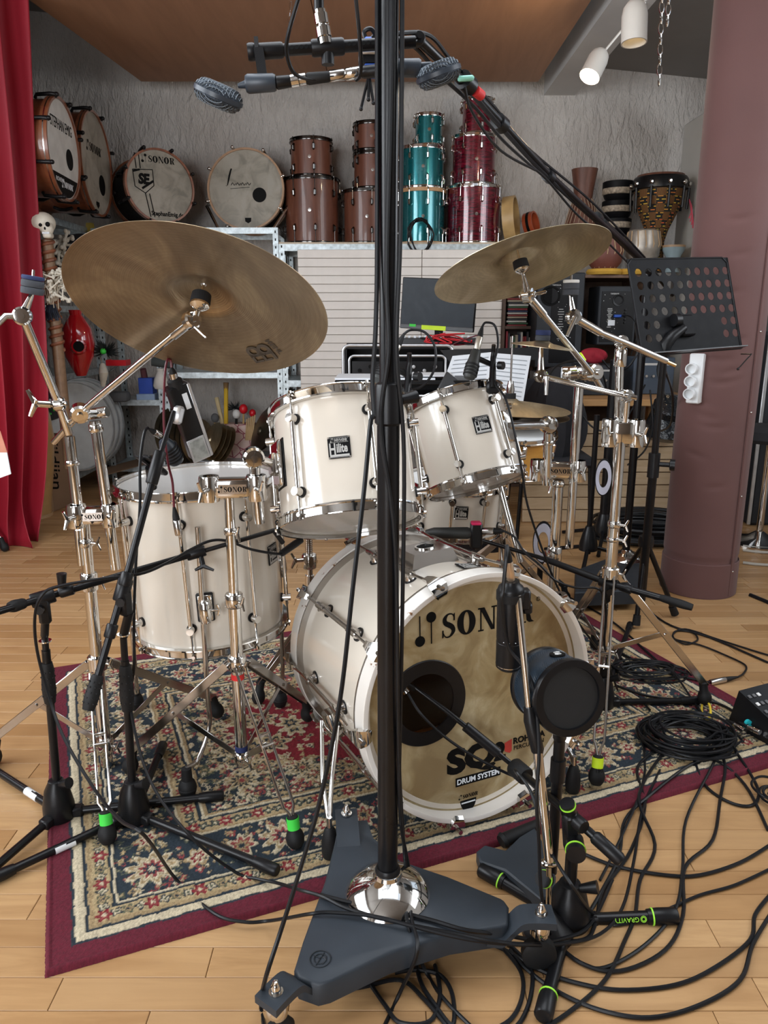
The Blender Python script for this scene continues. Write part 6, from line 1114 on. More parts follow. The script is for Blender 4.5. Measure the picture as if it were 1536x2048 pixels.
for u, v in ((1350, 1228), (1272, 1250), (1225, 1180), (1412, 1150)):
    f_ = F(u, v, .015); top_ = V((fb.x, fb.y, .34 if u != 1225 else .34)); lg = obj('leg', M().cyl(top_ + (f_ - top_).normalized() * .02, f_, .010), blackm, ms) if u != 1412 else None
    if lg: obj('rubber_foot', M().cyl(f_ + (top_ - f_).normalized() * .04, f_, .014, .016), rubber, lg)
obj('leg_hub', M(fr(V((fb.x, fb.y, .34)), (0, 0, 1))).lathe([(0, -.02), (.028, -.02), (.03, 0), (.026, .02), (0, .02)], n=16), blackp, ms); pole(ms, [V((fb.x, fb.y, .36)), V((fb.x, fb.y, .10))], .017, blackm)

# ================= BACK SHELVES =================
def shelf_unit(label, x0, x1, y0, y1, decks, top, posts=None, name='metal_shelf', lip=.04):
    t = thing(name, ((x0 + x1) / 2, (y0 + y1) / 2, 0), label, 'shelf')
    for (x, y) in posts or ((x0, y0), (x1, y0), (x0, y1), (x1, y1)):
        sx = 1 if x < (x0 + x1) / 2 else -1; sy = 1 if y < (y0 + y1) / 2 else -1; m = M()
        m.box((x + sx * .018, y, top / 2), (.036, .002, top)); m.box((x, y + sy * .018, top / 2), (.002, .036, top)); p = obj('post', m, steel, t); m = M()
        for k in range(int(top / .05)): m.box((x + sx * .018, y - .0015, .04 + k * .05), (.008, .001, .016)); m.box((x + sx * .0015 * -1, y + sy * .018, .04 + k * .05), (.001, .008, .016))
        obj('post_slots', m, ink, p, kind='stuff')
    for z in decks:
        m = M(); m.box(((x0 + x1) / 2, (y0 + y1) / 2, z - .002), (x1 - x0, y1 - y0, .004)); m.box(((x0 + x1) / 2, y0 + .001, z - lip / 2), (x1 - x0, .003, lip)); m.box(((x0 + x1) / 2, y1 - .001, z - lip / 2), (x1 - x0, .003, lip)); m.box((x1 - .001, (y0 + y1) / 2, z - lip / 2), (.003, y1 - y0, lip)); m.box((x0 + .001, (y0 + y1) / 2, z - lip / 2), (.003, y1 - y0, lip)); obj('deck', m, steel, t)
    return t
XS = -2.06; zt1 = P(178, 444, 5.35).z; zt2 = P(150, 612, 5.2).z; zt3 = P(160, 745, 5.2).z
shelf_unit('galvanised shelf along the left wall crowded with percussion, drums on top', -2.62, XS, 4.35, 5.72, (zt1, zt2, zt3, .16), zt1 - .0)
yS0 = 5.52; xq = lambda u, v, y=yS0: P(u, v, y).x; zq = lambda v, y=yS0, u=700: P(u, v, y).z
xa, xb2 = -1.98, xq(560, 600); zc1 = zq(745, u=450); zc2 = zq(800, u=280); ztopA = zq(455)
shelf_unit('galvanised shelf in the middle of the back wall holding cymbals and mallets', xq(322, 700), xb2, yS0, 5.94, (ztopA, zc1, zq(922, u=450)), ztopA)
shelf_unit('low galvanised shelf in the back left corner with the blue box', XS + .06, xq(318, 700), yS0 + .04, 5.95, (ztopA, zq(800, 5.56, 280), .12), ztopA)
zb = zq(489, 5.5); xc0, xc1 = xq(560, 489), xq(1128, 489)
bt_ = shelf_unit('long galvanised bench along the back wall carrying the drum stacks', xc0, xc1, 5.46, 5.97, (zb, .75), zb, lip=.045)
obj('top_board', M().box(((xc0 + xc1) / 2, 5.715, zb + .006), (xc1 - xc0, .5, .012)), wood('pale_board', (.45, .35, .25), (.55, .45, .33), (.6, .5, .38)), bt_)
zb += .012
# pale slatted cover on the front of the bench
sc_ = thing('slatted_cover', ((xc0 + xc1) / 2, 5.42, .6), 'pale cream slatted cover hanging in front of the bench under the drum stacks', 'slatted cover'); slm = mt('cream_slat', (.82, .78, .73), .6, 0, .05, vs=8, bs=.3, bsc=60, bd=.001)
cols = [597, 754, 843, 1005]; z_top = zq(499, 5.42); z_bot = zq(800, 5.42); ns = 18
for a, b in zip(cols[:-1], cols[1:]):
    xa_, xb_ = P(a, 600, 5.42).x, P(b, 600, 5.42).x; h = (z_top - z_bot) / ns
    for k in range(ns): obj('slat', M().box(((xa_ + xb_) / 2, 5.42 + rg.uniform(-.002, .002), z_bot + h * (k + .5)), (xb_ - xa_ - .004, .008, h - .003), b=.002), slm, sc_)
obj('backing', M().box(((P(597, 600, 5.42).x + P(1005, 600, 5.42).x) / 2, 5.432, (z_top + z_bot) / 2), (P(1005, 600, 5.42).x - P(597, 600, 5.42).x, .008, z_top - z_bot)), mt('pale_backing', (.36, .30, .25), .7), sc_)

# ---------- drums on the shelves ----------
walnut = wood('walnut_veneer', (.09, .028, .015), (.14, .047, .026), (.19, .07, .04), (1, 1, .15), 22, .4, Coat_Weight=.3)
def sparkle(name, a, b, s=900):
    n = N(name); n.set(n.mix(n.ramp(n.noise(s, None, 1), [(.45, (0, 0, 0)), (.7, (1, 1, 1))]), a, b), .22, .55, Coat_Weight=1.0, Coat_Roughness=.04); return n.m
teal = sparkle('teal_sparkle', (.0, .10, .12), (.01, .28, .29))
def pearl():
    n = N('red_oyster'); w = n.noise(30, n.co((.25, .25, 1.6)), 4, .6, 2.0); n.set(n.ramp(w, [(.35, (.02, .0, .004)), (.5, (.11, .002, .012)), (.65, (.20, .005, .025))]), .18, .2, Coat_Weight=1, Coat_Roughness=.03); return n.m
redp = pearl(); white_head = mt('white_head', (.7, .7, .67), .5, 0, .03)
fr_calf = calf('pale_calf_film', (.33, .31, .25), (.60, .55, .45), (.70, .66, .57), 9); mahog = wood('mahogany', (.14, .04, .018), (.22, .07, .03), (.30, .11, .05), (1, 1, .2), 16, .3, Coat_Weight=.5)
def sdrum(u, v0, v1, w, D, mat, label, nl=8, a0=-90, wood_hoop=None, group=None, z0=None, hoop=None, badge_=True):
    z0 = z0; c = P(u, (v0 + v1) / 2, D); fw = D * math.cos(TH) - (c.z - CAM_H) * math.sin(TH); r = w / 2 / FPX * fw; h = (v1 - v0) / FPX * fw
    T = Matrix.Translation((c.x, D, z0)); t = rack_drum('drum', (c.x, D, z0), T, r, h, nl, a0 + 11, label, mat, heads=(white_head, white_head), lug='split', seg=40, group=group, woodhoop=wood_hoop, hoopm=hoop or chrome, hh=.024, edge=.009, lugm=hoop or chrome)
    if badge_: obj('badge', M(T @ fr((0, -(r - .0088), h * .5), (0, -1, 0))).lathe([(0, 0), (.011, 0), (.011, .002), (0, .0025)], n=16), chrome_dull, t)
    return z0 + h + .005
blk_ch = mt('black_chrome', (.10, .095, .09), .15, 1)
z = sdrum(624, 357, 480, 110, 5.72, walnut, 'larger brown wooden drum at the bottom of the leftmost drum stack', 8, hoop=blk_ch, z0=zb); sdrum(623, 292, 363, 86, 5.72, walnut, 'smaller brown wooden drum on top of the leftmost drum stack', 6, hoop=blk_ch, z0=z)
z = sdrum(735, 380, 481, 98, 5.72, walnut, 'brown wooden drum at the bottom of the stack behind the black pole', 8, hoop=blk_ch, z0=zb); z = sdrum(746, 317, 385, 80, 5.72, walnut, 'middle brown wooden drum of three stacked behind the black pole', 6, hoop=blk_ch, z0=z); sdrum(744, 267, 320, 76, 5.72, walnut, 'topmost brown wooden drum of three stacked behind the black pole', 6, hoop=blk_ch, z0=z)
z = sdrum(844, 384, 486, 94, 5.72, teal, 'teal drum with wooden hoops at the bottom of the teal stack', 8, wood_hoop=wood('maple_hoop', (.38, .20, .09), (.5, .29, .14), (.58, .36, .18)), z0=zb); z = sdrum(844, 313, 390, 90, 5.72, teal, 'teal drum in the middle of the teal stack', 8, z0=z); sdrum(857, 257, 316, 58, 5.72, teal, 'small teal drum on top of the teal stack', 6, z0=z)
z = sdrum(947, 380, 488, 110, 5.72, redp, 'dark red pearl drum at the bottom of the red stack', 8, z0=zb); z = sdrum(948, 293, 385, 90, 5.72, redp, 'dark red pearl drum in the middle of the red stack', 8, z0=z); sdrum(954, 232, 298, 64, 5.72, redp, 'small dark red pearl drum on top of the red stack', 6, z0=z)
def bdrum(u, v, r_px, D, nrm, label, shell, hoop, head, L=.34, nl=8, z0=None, black=True, hole=None, extra=None, rot=0):
    c = P(u, v, D); fw = D * math.cos(TH) - (c.z - CAM_H) * math.sin(TH); r = r_px / FPX * fw
    if z0 is not None: c.z = z0 + r + .004
    nv = V(nrm).normalized(); T = fr(c, nv, V((0, 0, 1)).cross(nv)); t = thing('bass_drum', (c.x, c.y, c.z - r), label, 'drum'); hw = blackp if black else chrome
    obj('shell', M(T).lathe([(r - .025, -L + .035), (r - .016, -L + .035), (r - .016, -.035), (r - .025, -.035), (r - .025, -L + .035)], n=56), shell, t)
    for za, zb_ in ((-.038, 0), (-L, -L + .038)): obj('hoop', M(T).lathe([(r - .013, za), (r, za), (r, zb_), (r - .013, zb_), (r - .013, za)], n=56), hoop, t)
    obj('hoop_inlay', M(T).ring(r - .001, r + .0007, .006, z0=-.022, n=56), chrome_dull, t)
    m = M(T); zh = -.010; hs_ = []
    hd_ = obj('front_head', M(T).lathe([(0, zh), (r - .0128, zh)], n=56), head, t); obj('rear_head', M(T).lathe([(r - .0128, -L + .02), (0, -L + .02)], n=56), white_head, t)
    if hole: obj('port_hole', M(T).lathe([(0, zh + .001), (hole[2] * r, zh + .001), (hole[2] * r, zh + .0), (0, zh)], Matrix.Translation((hole[0] * r, hole[1] * r, 0)), 28), ink, hd_)
    for i in range(nl):
        ph = 2 * math.pi * (i + .5) / nl + rot; d = V((math.sin(ph), math.cos(ph), 0)); m = M(T)
        m.tube([d * (r - .012) + V((0, 0, -.10)), d * (r + .006) + V((0, 0, -.09)), d * (r + .012) + V((0, 0, -.02)), d * (r + .010) + V((0, 0, .008)), d * (r - .006) + V((0, 0, .008))], [.009, .009, .010, .011, .006], 10); m.sph(d * (r + .010) + V((0, 0, .014)), .012, n=10)
        obj('claw_hook', m, hw, t)
        m = M(T); m.tube([d * (r - .014) + V((0, 0, -L * .35)), d * (r + .002) + V((0, 0, -L * .45)), d * (r + .002) + V((0, 0, -L * .55)), d * (r - .014) + V((0, 0, -L * .65))], .010, 10); obj('lug', m, hw, t)
    if extra: extra(T, r, zh + .001, hd_, t)
    return t
def ex1(T, r, z, hd_, t):
    text('head_lettering', 'STEPHAN EMIG', r * .30, T @ Matrix.Translation((-.0, r * .45, z)), ink, hd_, .0004, .62)
    m = M(T); pts = [(math.cos(R(a)) * r * .93, math.sin(R(a)) * r * .93) for a in range(212, 329, 6)]; m.prism(pts, .0005, z0=z); b_ = obj('black_segment', m, ink, hd_, smooth=False); m = M(T); logo_word(m, Matrix.Translation((r * .1, -r * .68, z + .001)), r * .12, th=.0005); obj('head_lettering', m, paper, b_, smooth=False); text('head_lettering', 'ROHEMA', r * .12, T @ Matrix.Translation((-r * .3, -r * .62, z + .001)), paper, b_, .0004)
bdrum(130, 306, 96, 4.50, (1, .05, -.02), 'wooden bass drum with white head and black lugs nearest the curtain on the left shelf', mahog, mahog, mt('smooth_white_head', (.66, .66, .63), .3), .38, 8, zt1 + .004, hole=(.38, -.12, .21), extra=ex1)
def ex2(T, r, z, hd_, t): m = M(T); logo_word(m, Matrix.Translation((-r * .1, r * .28, z)), r * .16, th=.0005); obj('head_lettering', m, ink, hd_, smooth=False); obj('shield_print', M(T).prism([(-.03, 0), (.03, 0), (.03, -.02), (0, -.04), (-.03, -.02)], .0005, Matrix.Translation((-r * .05, -r * .72, z))), ink, hd_)
bdrum(196, 337, 98, 5.15, (1, .04, -.02), 'wooden bass drum with mottled head and round hole second on the left shelf', mahog, mahog, fr_calf, .38, 8, zt1 + .004, hole=(.32, -.35, .2), extra=ex2)
def ex3(T, r, z, hd_, t):
    m = M(T); logo_word(m, Matrix.Translation((.0 * r, r * .70, z)), r * .17, th=.0005, reg=False); obj('head_lettering', m, ink, hd_, smooth=False); text('head_lettering', 'StephanEmig.de', r * .165, T @ Matrix.Translation((r * .16, -r * .74, z)), ink, hd_, .0004, .9, .0012)
    m = M(T); sx, sy = -r * .46, r * .12; w = r * .28
    sh = [(-w, .26 * r), (w, .30 * r), (w * 1.02, -.12 * r), (.1 * w, -.34 * r), (-w * .9, -.18 * r)]
    out = [(sx + a, sy + b) for a, b in sh]; 
    for k in range(5):
        a, b = V((*out[k], 0)), V((*out[(k + 1) % 5], 0)); m.tube([a + V((0, 0, z)), b + V((0, 0, z))], .0028, 5)
    for dx in (-.055 * r, .06 * r): m.beam((sx - .12 * r + dx, sy + .30 * r, z), (sx - .14 * r + dx, sy + .70 * r, z), .0012, .006, up=(1, 0, 0)); m.beam((sx + .08 * r + dx, sy - .34 * r, z), (sx + .18 * r + dx, sy - .96 * r, z), .0012, .006, up=(1, 0, 0))
    m.beam((sx - w, sy + .21 * r, z), (sx - .3 * w, sy + .27 * r, z), .0012, .012, up=(1, 0, 0)); m.beam((sx - .2 * w, sy - .22 * r, z), (sx + w, sy + .0 * r, z), .0012, .014, up=(1, 0, 0)); obj('shield_print', m, ink, hd_); text('shield_lettering', 'SE', r * .36, T @ Matrix.Translation((sx, sy + .02 * r, z + .0004)), ink, hd_, .0004, .85, .005, shear=.15)
bdrum(321, 372, 71, 5.45, (.58, -.82, .05), 'black bass drum with shield printed head on the back wall shelf', badge_black, mahog, fr_calf, .36, 8, None, extra=ex3, black=True)
def ex4(T, r, z, hd_, t):
    m = M(T); Tt = T @ Matrix.Translation((0, 0, z)); m = M(Tt); m.tube(spl([(-.52 * r, .10 * r, 0), (-.47 * r, .12 * r, 0), (-.36 * r, .50 * r, 0), (-.44 * r, .28 * r, 0), (-.47 * r, .10 * r, 0)], 5), [.001, .003, .005, .003, .001], 5)
    for k in range(4): m.tube(spl([((-.38 + .13 * k) * r, .10 * r, 0), ((-.34 + .13 * k) * r, .16 * r, 0), ((-.30 + .13 * k) * r, .10 * r, 0), ((-.26 + .13 * k) * r, .15 * r, 0)], 4), .0022, 5)
    m.tube([(-.40 * r, .02 * r, 0), (.10 * r, .05 * r, 0)], .0016, 5); obj('script_print', m, ink, hd_); obj('shield_print', M(Tt).prism([(-.022, .012), (.022, .012), (.020, -.012), (0, -.024), (-.020, -.012)], .0005, Matrix.Translation((.04 * r, -.74 * r, 0))), ink, hd_)
    for s in (-1, 1): obj('spur', M(T).tube([V((s * (r + .004), -.05, -.14)), V((s * (r + .02), -.10, -.05)), V((s * r * .72, -r * .98, .02))], [.014, .011, .010], 12), chrome, t)
bdrum(491, 378, 78, 5.62, (-.06, -1, .06), 'natural hoop bass drum with mottled white head and script on the back wall shelf', badge_black, wood('light_hoop', (.30, .17, .09), (.38, .23, .13), (.45, .28, .17)), fr_calf, .26, 8, None, hole=(.35, -.14, .18), extra=ex4, black=False, rot=.1)
# cable loop hanging from the teal stack
lc = P(840, 472, 5.44); pts = []
for k in range(40): a = k * .9; pts.append(lc + V((.085 * math.cos(a) * rg.uniform(.6, 1.1), rg.uniform(-.02, .01), .115 * math.sin(a) * rg.uniform(.8, 1.1))))
obj('cable_bundle', M().tube(spl(pts, 3), .0042, 6), cablem, label='bundle of thin black cable hanging on the teal drum over the bench edge', cat='cable'); 
# frame drum and tambourine
t = thing('frame_drum', P(1025, 480, 5.75), 'large frame drum with tan skin leaning at the right end of the drum stacks', 'drum'); c_ = P(1022, 440, 5.75); T = fr(c_, (.93, -.30, .1)); T2_ = T; obj('frame', M(T).lathe([(.145, -.04), (.158, -.04), (.158, .04), (.145, .04), (.145, -.04)], n=48), mt('golden_ash', (.50, .33, .14), .4), t); obj('skin', M(T).lathe([(0, -.041), (.158, -.041)], n=48), fr_calf, t)
t = thing('tambourine', P(1062, 480, 5.8), 'orange red tambourine half hidden behind the crash cymbal', 'tambourine'); T = fr(P(1062, 448, 5.85), (.8, -.5, .2)); obj('frame', M(T).lathe([(.07, -.035), (.082, -.035), (.082, .035), (.07, .035), (.07, -.035)], n=36), mt('orange_red_lacquer', (.42, .08, .03), .3), t); obj('band', M(T).ring(.082, .0835, .02, z0=-.01, n=36), ink, t)
ORD = ['first', 'second', 'third', 'fourth', 'fifth', 'sixth', 'seventh', 'eighth', 'ninth', 'tenth', 'eleventh', 'twelfth', 'thirteenth', 'fourteenth', 'fifteenth', 'sixteenth', 'seventeenth', 'eighteenth', 'nineteenth', 'twentieth']
# ================= RIGHT BACK CORNER =================
dark_wood = wood('dark_shelf_wood', (.05, .03, .02), (.08, .045, .03), (.11, .065, .045)); oak = wood('brown_shelf_wood', (.13, .07, .04), (.18, .10, .06), (.22, .13, .08))
def case(name, label, cat, x0, x1, y0, y1, z0, z1, decks, mat, uprights=(), back=True, th=.022):
    t = thing(name, ((x0 + x1) / 2, (y0 + y1) / 2, z0), label, cat)
    for x in (x0 + th / 2, x1 - th / 2, *uprights): obj('side_board', M().box((x, (y0 + y1) / 2, (z0 + z1) / 2), (th, y1 - y0, z1 - z0), b=.002), mat, t)
    for z in (z0 + th / 2, z1 - th / 2, *decks): obj('shelf_board', M().box(((x0 + x1) / 2, (y0 + y1) / 2, z), (x1 - x0 - 2 * th, y1 - y0, th), b=.002), mat, t)
    if back: obj('back_board', M().box(((x0 + x1) / 2, y1 - .005, (z0 + z1) / 2), (x1 - x0, .01, z1 - z0)), mat, t)
    return t
yk = 5.35; X_ = lambda u, v=600, y=yk: P(u, v, y).x; Z_ = lambda v, u=1150, y=yk: P(u, v, y).z
ztp = Z_(549)
case('bookcase', 'brown wooden shelf unit at the back right holding the loudspeakers', 'shelf', X_(1140), X_(1300), yk, 5.95, .0, ztp, (Z_(745), Z_(900)), oak)
case('record_shelf', 'narrow dark shelf packed with discs left of the tall loudspeaker', 'shelf', X_(1008), X_(1075), yk + .05, 5.6, .0, Z_(520, 1040), (Z_(655, 1040, yk + .05), Z_(725, 1040, yk + .05)), dark_wood)
# discs and books in a row
rc = random.Random(8); cols_ = [(.25, .02, .03), (.03, .03, .035), (.5, .48, .44), (.04, .10, .05), (.35, .30, .22), (.02, .03, .08), (.55, .54, .5), (.20, .02, .02)]
bookm = [mt('book_cover_' + 'abcdefgh'[i], c, .55) for i, c in enumerate(cols_)]; names_ = ['dark red', 'black', 'grey white', 'dark green', 'beige', 'navy', 'white', 'maroon']
x = X_(1018); k = 0
while x < X_(1066):
    w = rc.uniform(.012, .024); h = rc.uniform(.15, .20); i = k % 8; obj('book', M().box((x + w / 2, yk + .16, Z_(725, 1040, yk + .05) + .012 + h / 2), (w - .001, .17, h), b=.002), bookm[i], label='%s upright volume in the narrow dark shelf, %s from the left' % (names_[i], ORD[k]), cat='book', group='volumes in the lower row of the narrow dark shelf'); x += w; k += 1
for k in range(14):
    zz = Z_(655, 1040, yk + .05) + .013 + k * .0135; obj('disc_case', M().box((X_(1040) + rc.uniform(-.006, .006), yk + .14, zz), (.135, .125, .011), b=.001), bookm[(k * 3) % 8], label='%s disc case in the narrow dark shelf, %s from the bottom' % (names_[(k * 3) % 8], ORD[k]), cat='disc case', group='disc cases piled in the narrow dark shelf')
spk = mt('speaker_vinyl', (.018, .022, .028), .55, bs=.2, bsc=800)
def speaker(u0, u1, v0, v1, D, label, tall):
    c = P((u0 + u1) / 2, v1, D); x0, x1 = P(u0, v1, D).x, P(u1, v1, D).x; z0, z1 = P(u0, v1, D).z, P((u0 + u1) / 2, v0, D).z; w, h = x1 - x0, z1 - z0; t = thing('loudspeaker', (c.x, D + .14, z0), label, 'loudspeaker'); b = obj('cabinet', M().box((c.x, D + .14, (z0 + z1) / 2), (w, .28, h), b=.006), spk, t); T = fr((c.x, D - .0008, (z0 + z1) / 2), (0, -1, 0))
    pl = obj('amplifier_panel', M(T).box((w * .08 if tall else 0, -h * .02, 0), (w * (.55 if tall else .86), h * .86, .004), b=.001), blackp, t); px = -w * .22 if tall else w * .0; py = h * (.26 if tall else .26)
    if tall: obj('port', M(T).lathe([(w * .17, 0), (w * .21, .001), (w * .21, .004), (w * .17, .004), (w * .155, -.0), (w * .155, .0006), (0, .0006)], Matrix.Translation((px, py, 0)), 28), ink, t)
    else: obj('port', M(T).lathe([(.0, .003), (w * .10, .003), (w * .10, .0045), (w * .12, .006), (w * .15, .006), (w * .155, .002)], Matrix.Translation((px, py, 0)), 28), blackm, t)
    for k in range(16): obj('screw', M(T).sph((w * rc.uniform(-.38, .38) * (.5 if tall else 1) + (w * .1 if tall else 0), h * rc.uniform(-.4, .38), .0025), .0028, n=6), paper if k % 2 else chrome_dull, pl)
    m = M(T)
    for k in range(13): m.box((w * (.02 if tall else -.2) + (.0), h * (.12 - .026 * k), .0023), (w * rc.uniform(.06, .14), .0035, .0006))
    obj('panel_print', m, silver_ink, pl, kind='stuff')
    text('panel_lettering', 'YAMAHA', .014, T @ Matrix.Translation((-w * .1, h * .37, .0026)), silver_ink, pl, .0003)
    for k in range(5): obj('knob', M(T).lathe([(0, 0), (.008, 0), (.007, .008), (0, .009)], Matrix.Translation((w * .20, h * (.10 - .055 * k), .002)), 14), blackm, pl)
    if not tall: obj('panel_label', M(T).box((-w * .14, -h * .12, .0028), (.045, .035, .001)), paper, pl)
    return t
speaker(1068, 1160, 545, 735, 5.22, 'tall black loudspeaker seen from behind under the crash cymbal', True)
speaker(1192, 1268, 572, 690, 5.28, 'smaller black loudspeaker with white label seen from behind in the wooden shelf', False)
sp2 = P(1235, 632, 5.272); t = obj('blue_plug', M().box(sp2, (.05, .03, .018), b=.003), MATS['blue_plastic'], label='blue topped plug on the back of the smaller loudspeaker', cat='plug'); obj('plug_cable', M().tube(spl([sp2 + V((.02, 0, 0)), P(1262, 634, 5.15), P(1275, 660, 5.15), P(1262, 710, 5.15)], 5), .004, 6), cablem, t)
# percussion on top of the wooden shelf
def lath(name, label, cat, u, vb, D, prof, mat, z=None, n=32):   # prof [(r,z)] m
    c = P(u, vb, D); zz = c.z if z is None else z; t = thing(name, (c.x, D, zz), label, cat); return t, Matrix.Translation((c.x, D, zz))
brown = wood('carved_brown_wood', (.07, .025, .015), (.12, .045, .028), (.17, .07, .04), (1, 1, .3), 20, .5)
t, T = lath('ashiko_drum', 'brown carved goblet drum standing upside down behind the crash cymbal', 'drum', 1163, 452, 5.75, None, None); obj('body', M(T).lathe([(.0, 0), (.115, 0), (.113, .02), (.085, .12), (.062, .17), (.066, .22), (.078, .30), (.090, .37), (.082, .37), (.06, .2)], n=32), brown, t)
for k in range(22): a = 2 * math.pi * k / 22; obj('rope', M(T).tube([(.117 * math.cos(a), .117 * math.sin(a), .01), (.088 * math.cos(a + .14), .088 * math.sin(a + .14), .12), (.067 * math.cos(a), .067 * math.sin(a), .175)], .0028, 5), mt('hemp_rope', (.33, .24, .17), .9), t)
z = P(1232, 500, 5.7).z
rough_band = mt('carved_band', (.33, .27, .2), .6, 0, .5, vs=60, bs=.8, bsc=80, bd=.003)
for k, (w_, h_, lb) in enumerate(((.098, .10, 'lowest'), (.103, .105, 'second lowest'), (.105, .115, 'second highest'), (.108, .125, 'topmost'))):
    zz = z + sum((.10, .105, .115, .125)[:k]); c = P(1232, 450, 5.7); T = Matrix.Translation((c.x, 5.7, zz)); t = thing('bongo', (c.x, 5.7, zz), '%s of four stacked dark bowl drums with carved bands' % lb, 'drum'); obj('body', M(T).lathe([(0, .002), (w_ * .72, .002), (w_ * .86, .02), (w_, .06), (w_, h_ - .004), (w_ * .94, h_), (0, h_)], n=32), badge_black, t); obj('carved_band', M(T).lathe([(w_ * .93, .040), (w_ * .99, .046), (w_ * 1.015, .078), (w_ * .99, .080)], n=32), rough_band, t)
# djembe with woven pattern
def kente():
    n = N('woven_kente'); tc = n.n('TexCoord'); sx = n.n('SeparateXYZ'); n.l(tc.outputs['Object'], sx.inputs[0]); ang = n.math('ARCTAN2', sx.outputs[1], sx.outputs[0]); cx_ = n.n('CombineXYZ'); n.l(n.math('MULTIPLY', ang, 5.0), cx_.inputs[0]); n.l(n.math('MULTIPLY', sx.outputs[2], 42.0), cx_.inputs[1])
    ck = n.n('TexChecker'); ck.inputs['Scale'].default_value = .5; n.l(cx_.outputs[0], ck.inputs['Vector']); br = n.n('TexBrick'); br.inputs['Scale'].default_value = .3; br.inputs['Color1'].default_value = (.60, .10, .03, 1); br.inputs['Color2'].default_value = (.60, .45, .05, 1); br.inputs['Mortar'].default_value = (.01, .01, .008, 1); br.inputs['Mortar Size'].default_value = .09; n.l(cx_.outputs[0], br.inputs['Vector'])
    w = n.n('TexWave'); w.inputs['Scale'].default_value = 1.4; n.l(cx_.outputs[0], w.inputs['Vector']); n.set(n.mix(ck.outputs['Fac'], br.outputs['Color'], n.ramp(w.outputs['Fac'], [(.35, (.015, .03, .012)), (.55, (.30, .23, .03)), (.75, (.22, .04, .015))])), .8); return n.m
t, T = lath('djembe', 'large djembe with colourful woven cover and black rim beside the cream panel', 'drum', 1306, 545, 5.5, None, None)
obj('body', M(T).lathe([(0, 0), (.062, 0), (.058, .10), (.056, .20), (.075, .27), (.115, .36), (.150, .44), (.163, .52), (.163, .56)], n=48), kente(), t); obj('rim', M(T).lathe([(.165, .52), (.176, .525), (.178, .585), (.168, .60), (.150, .60), (0, .598)], n=48), blackm, t); obj('skin_collar', M(T).lathe([(.160, .598), (.150, .615), (0, .617)], n=48), brown, t)
for k in range(10): a = 2 * math.pi * k / 10 - .3; d = V((math.cos(a), math.sin(a), 0)); lg = obj('lug', M(T).tube([d * .178 + V((0, 0, .40)), d * .184 + V((0, 0, .53))], .009, 8), blackm, t); obj('clip', M(T).box(d * .184 + V((0, 0, .555)), (.028, .028, .028), b=.008), chrome, t)
m = M(T)
for k in range(6): m.tube(spl([(.18, -.06, .46), (.20 + .004 * k, -.07, .40 - .02 * k), (.19 + .01 * k, -.06, .34 - .02 * k)], 4), .004, 5)
obj('tassel', m, mt('pink_cord', (.55, .08, .12), .8), t, kind='stuff')
for u, vb, rr_, hh_, lb, D, mm in ((1283, 528, .115, .215, 'tabla drum with silvery ropes standing in front of the woven djembe', 5.45, 'pale'), (1208, 541, .115, .22, 'red brown tabla drum laced with tan ropes on a yellow ring', 5.42, 'red')):
    t, T = lath('tabla', lb, 'drum', u, vb, D, None, None); bodym = mt('tabla_pale', (.40, .36, .31), .35, .4, .3) if mm == 'pale' else mt('tabla_red', (.16, .05, .035), .5)
    obj('body', M(T).lathe([(0, 0), (rr_ * .62, 0), (rr_ * .95, .05), (rr_, .12), (rr_ * .9, hh_ - .01), (rr_ * .8, hh_), (0, hh_)], n=32), bodym, t)
    for k in range(14): a = 2 * math.pi * k / 14; obj('rope', M(T).tube([(rr_ * .9 * math.cos(a), rr_ * .9 * math.sin(a), hh_ - .01), (rr_ * 1.02 * math.cos(a + .1), rr_ * 1.02 * math.sin(a + .1), .12), (rr_ * .7 * math.cos(a), rr_ * .7 * math.sin(a), .015)], .0042, 5), mt('tan_rope', (.45, .31, .18), .85), t)
t = obj('drum_ring', M().lathe([(.085, 0), (.11, .0), (.12, .018), (.11, .036), (.085, .036), (.075, .018), (.085, 0)], Matrix.Translation((P(1208, 549, 5.40).x, 5.40, ztp)), 32), mt('yellow_cloth', (.62, .36, .05), .8), label='yellow padded ring under the red brown tabla', cat='ring'); obj('drum_ring', M().lathe([(.085, 0), (.11, .0), (.12, .018), (.11, .036), (.085, .036), (.075, .018), (.085, 0)], Matrix.Translation((P(1268, 549, 5.40).x, 5.40, ztp)), 32), MATS['yellow_cloth'], label='second yellow padded ring half hidden by the music stand', cat='ring')
t, T = lath('goblet_vase', 'small pale blue goblet with tan rim beside the djembe', 'goblet', 1343, 545, 5.4, None, None); obj('body', M(T).lathe([(0, 0), (.05, 0), (.03, .04), (.032, .07), (.07, .14), (.073, .16), (.066, .16), (.03, .08), (0, .075)], n=28), mt('pale_blue_glaze', (.27, .36, .40), .4, 0, .12), t); obj('rim', M(T).lathe([(.066, .158), (.075, .158), (.075, .172), (.066, .172), (.066, .158)], n=28), mt('tan_rim', (.4, .27, .16), .5), t)
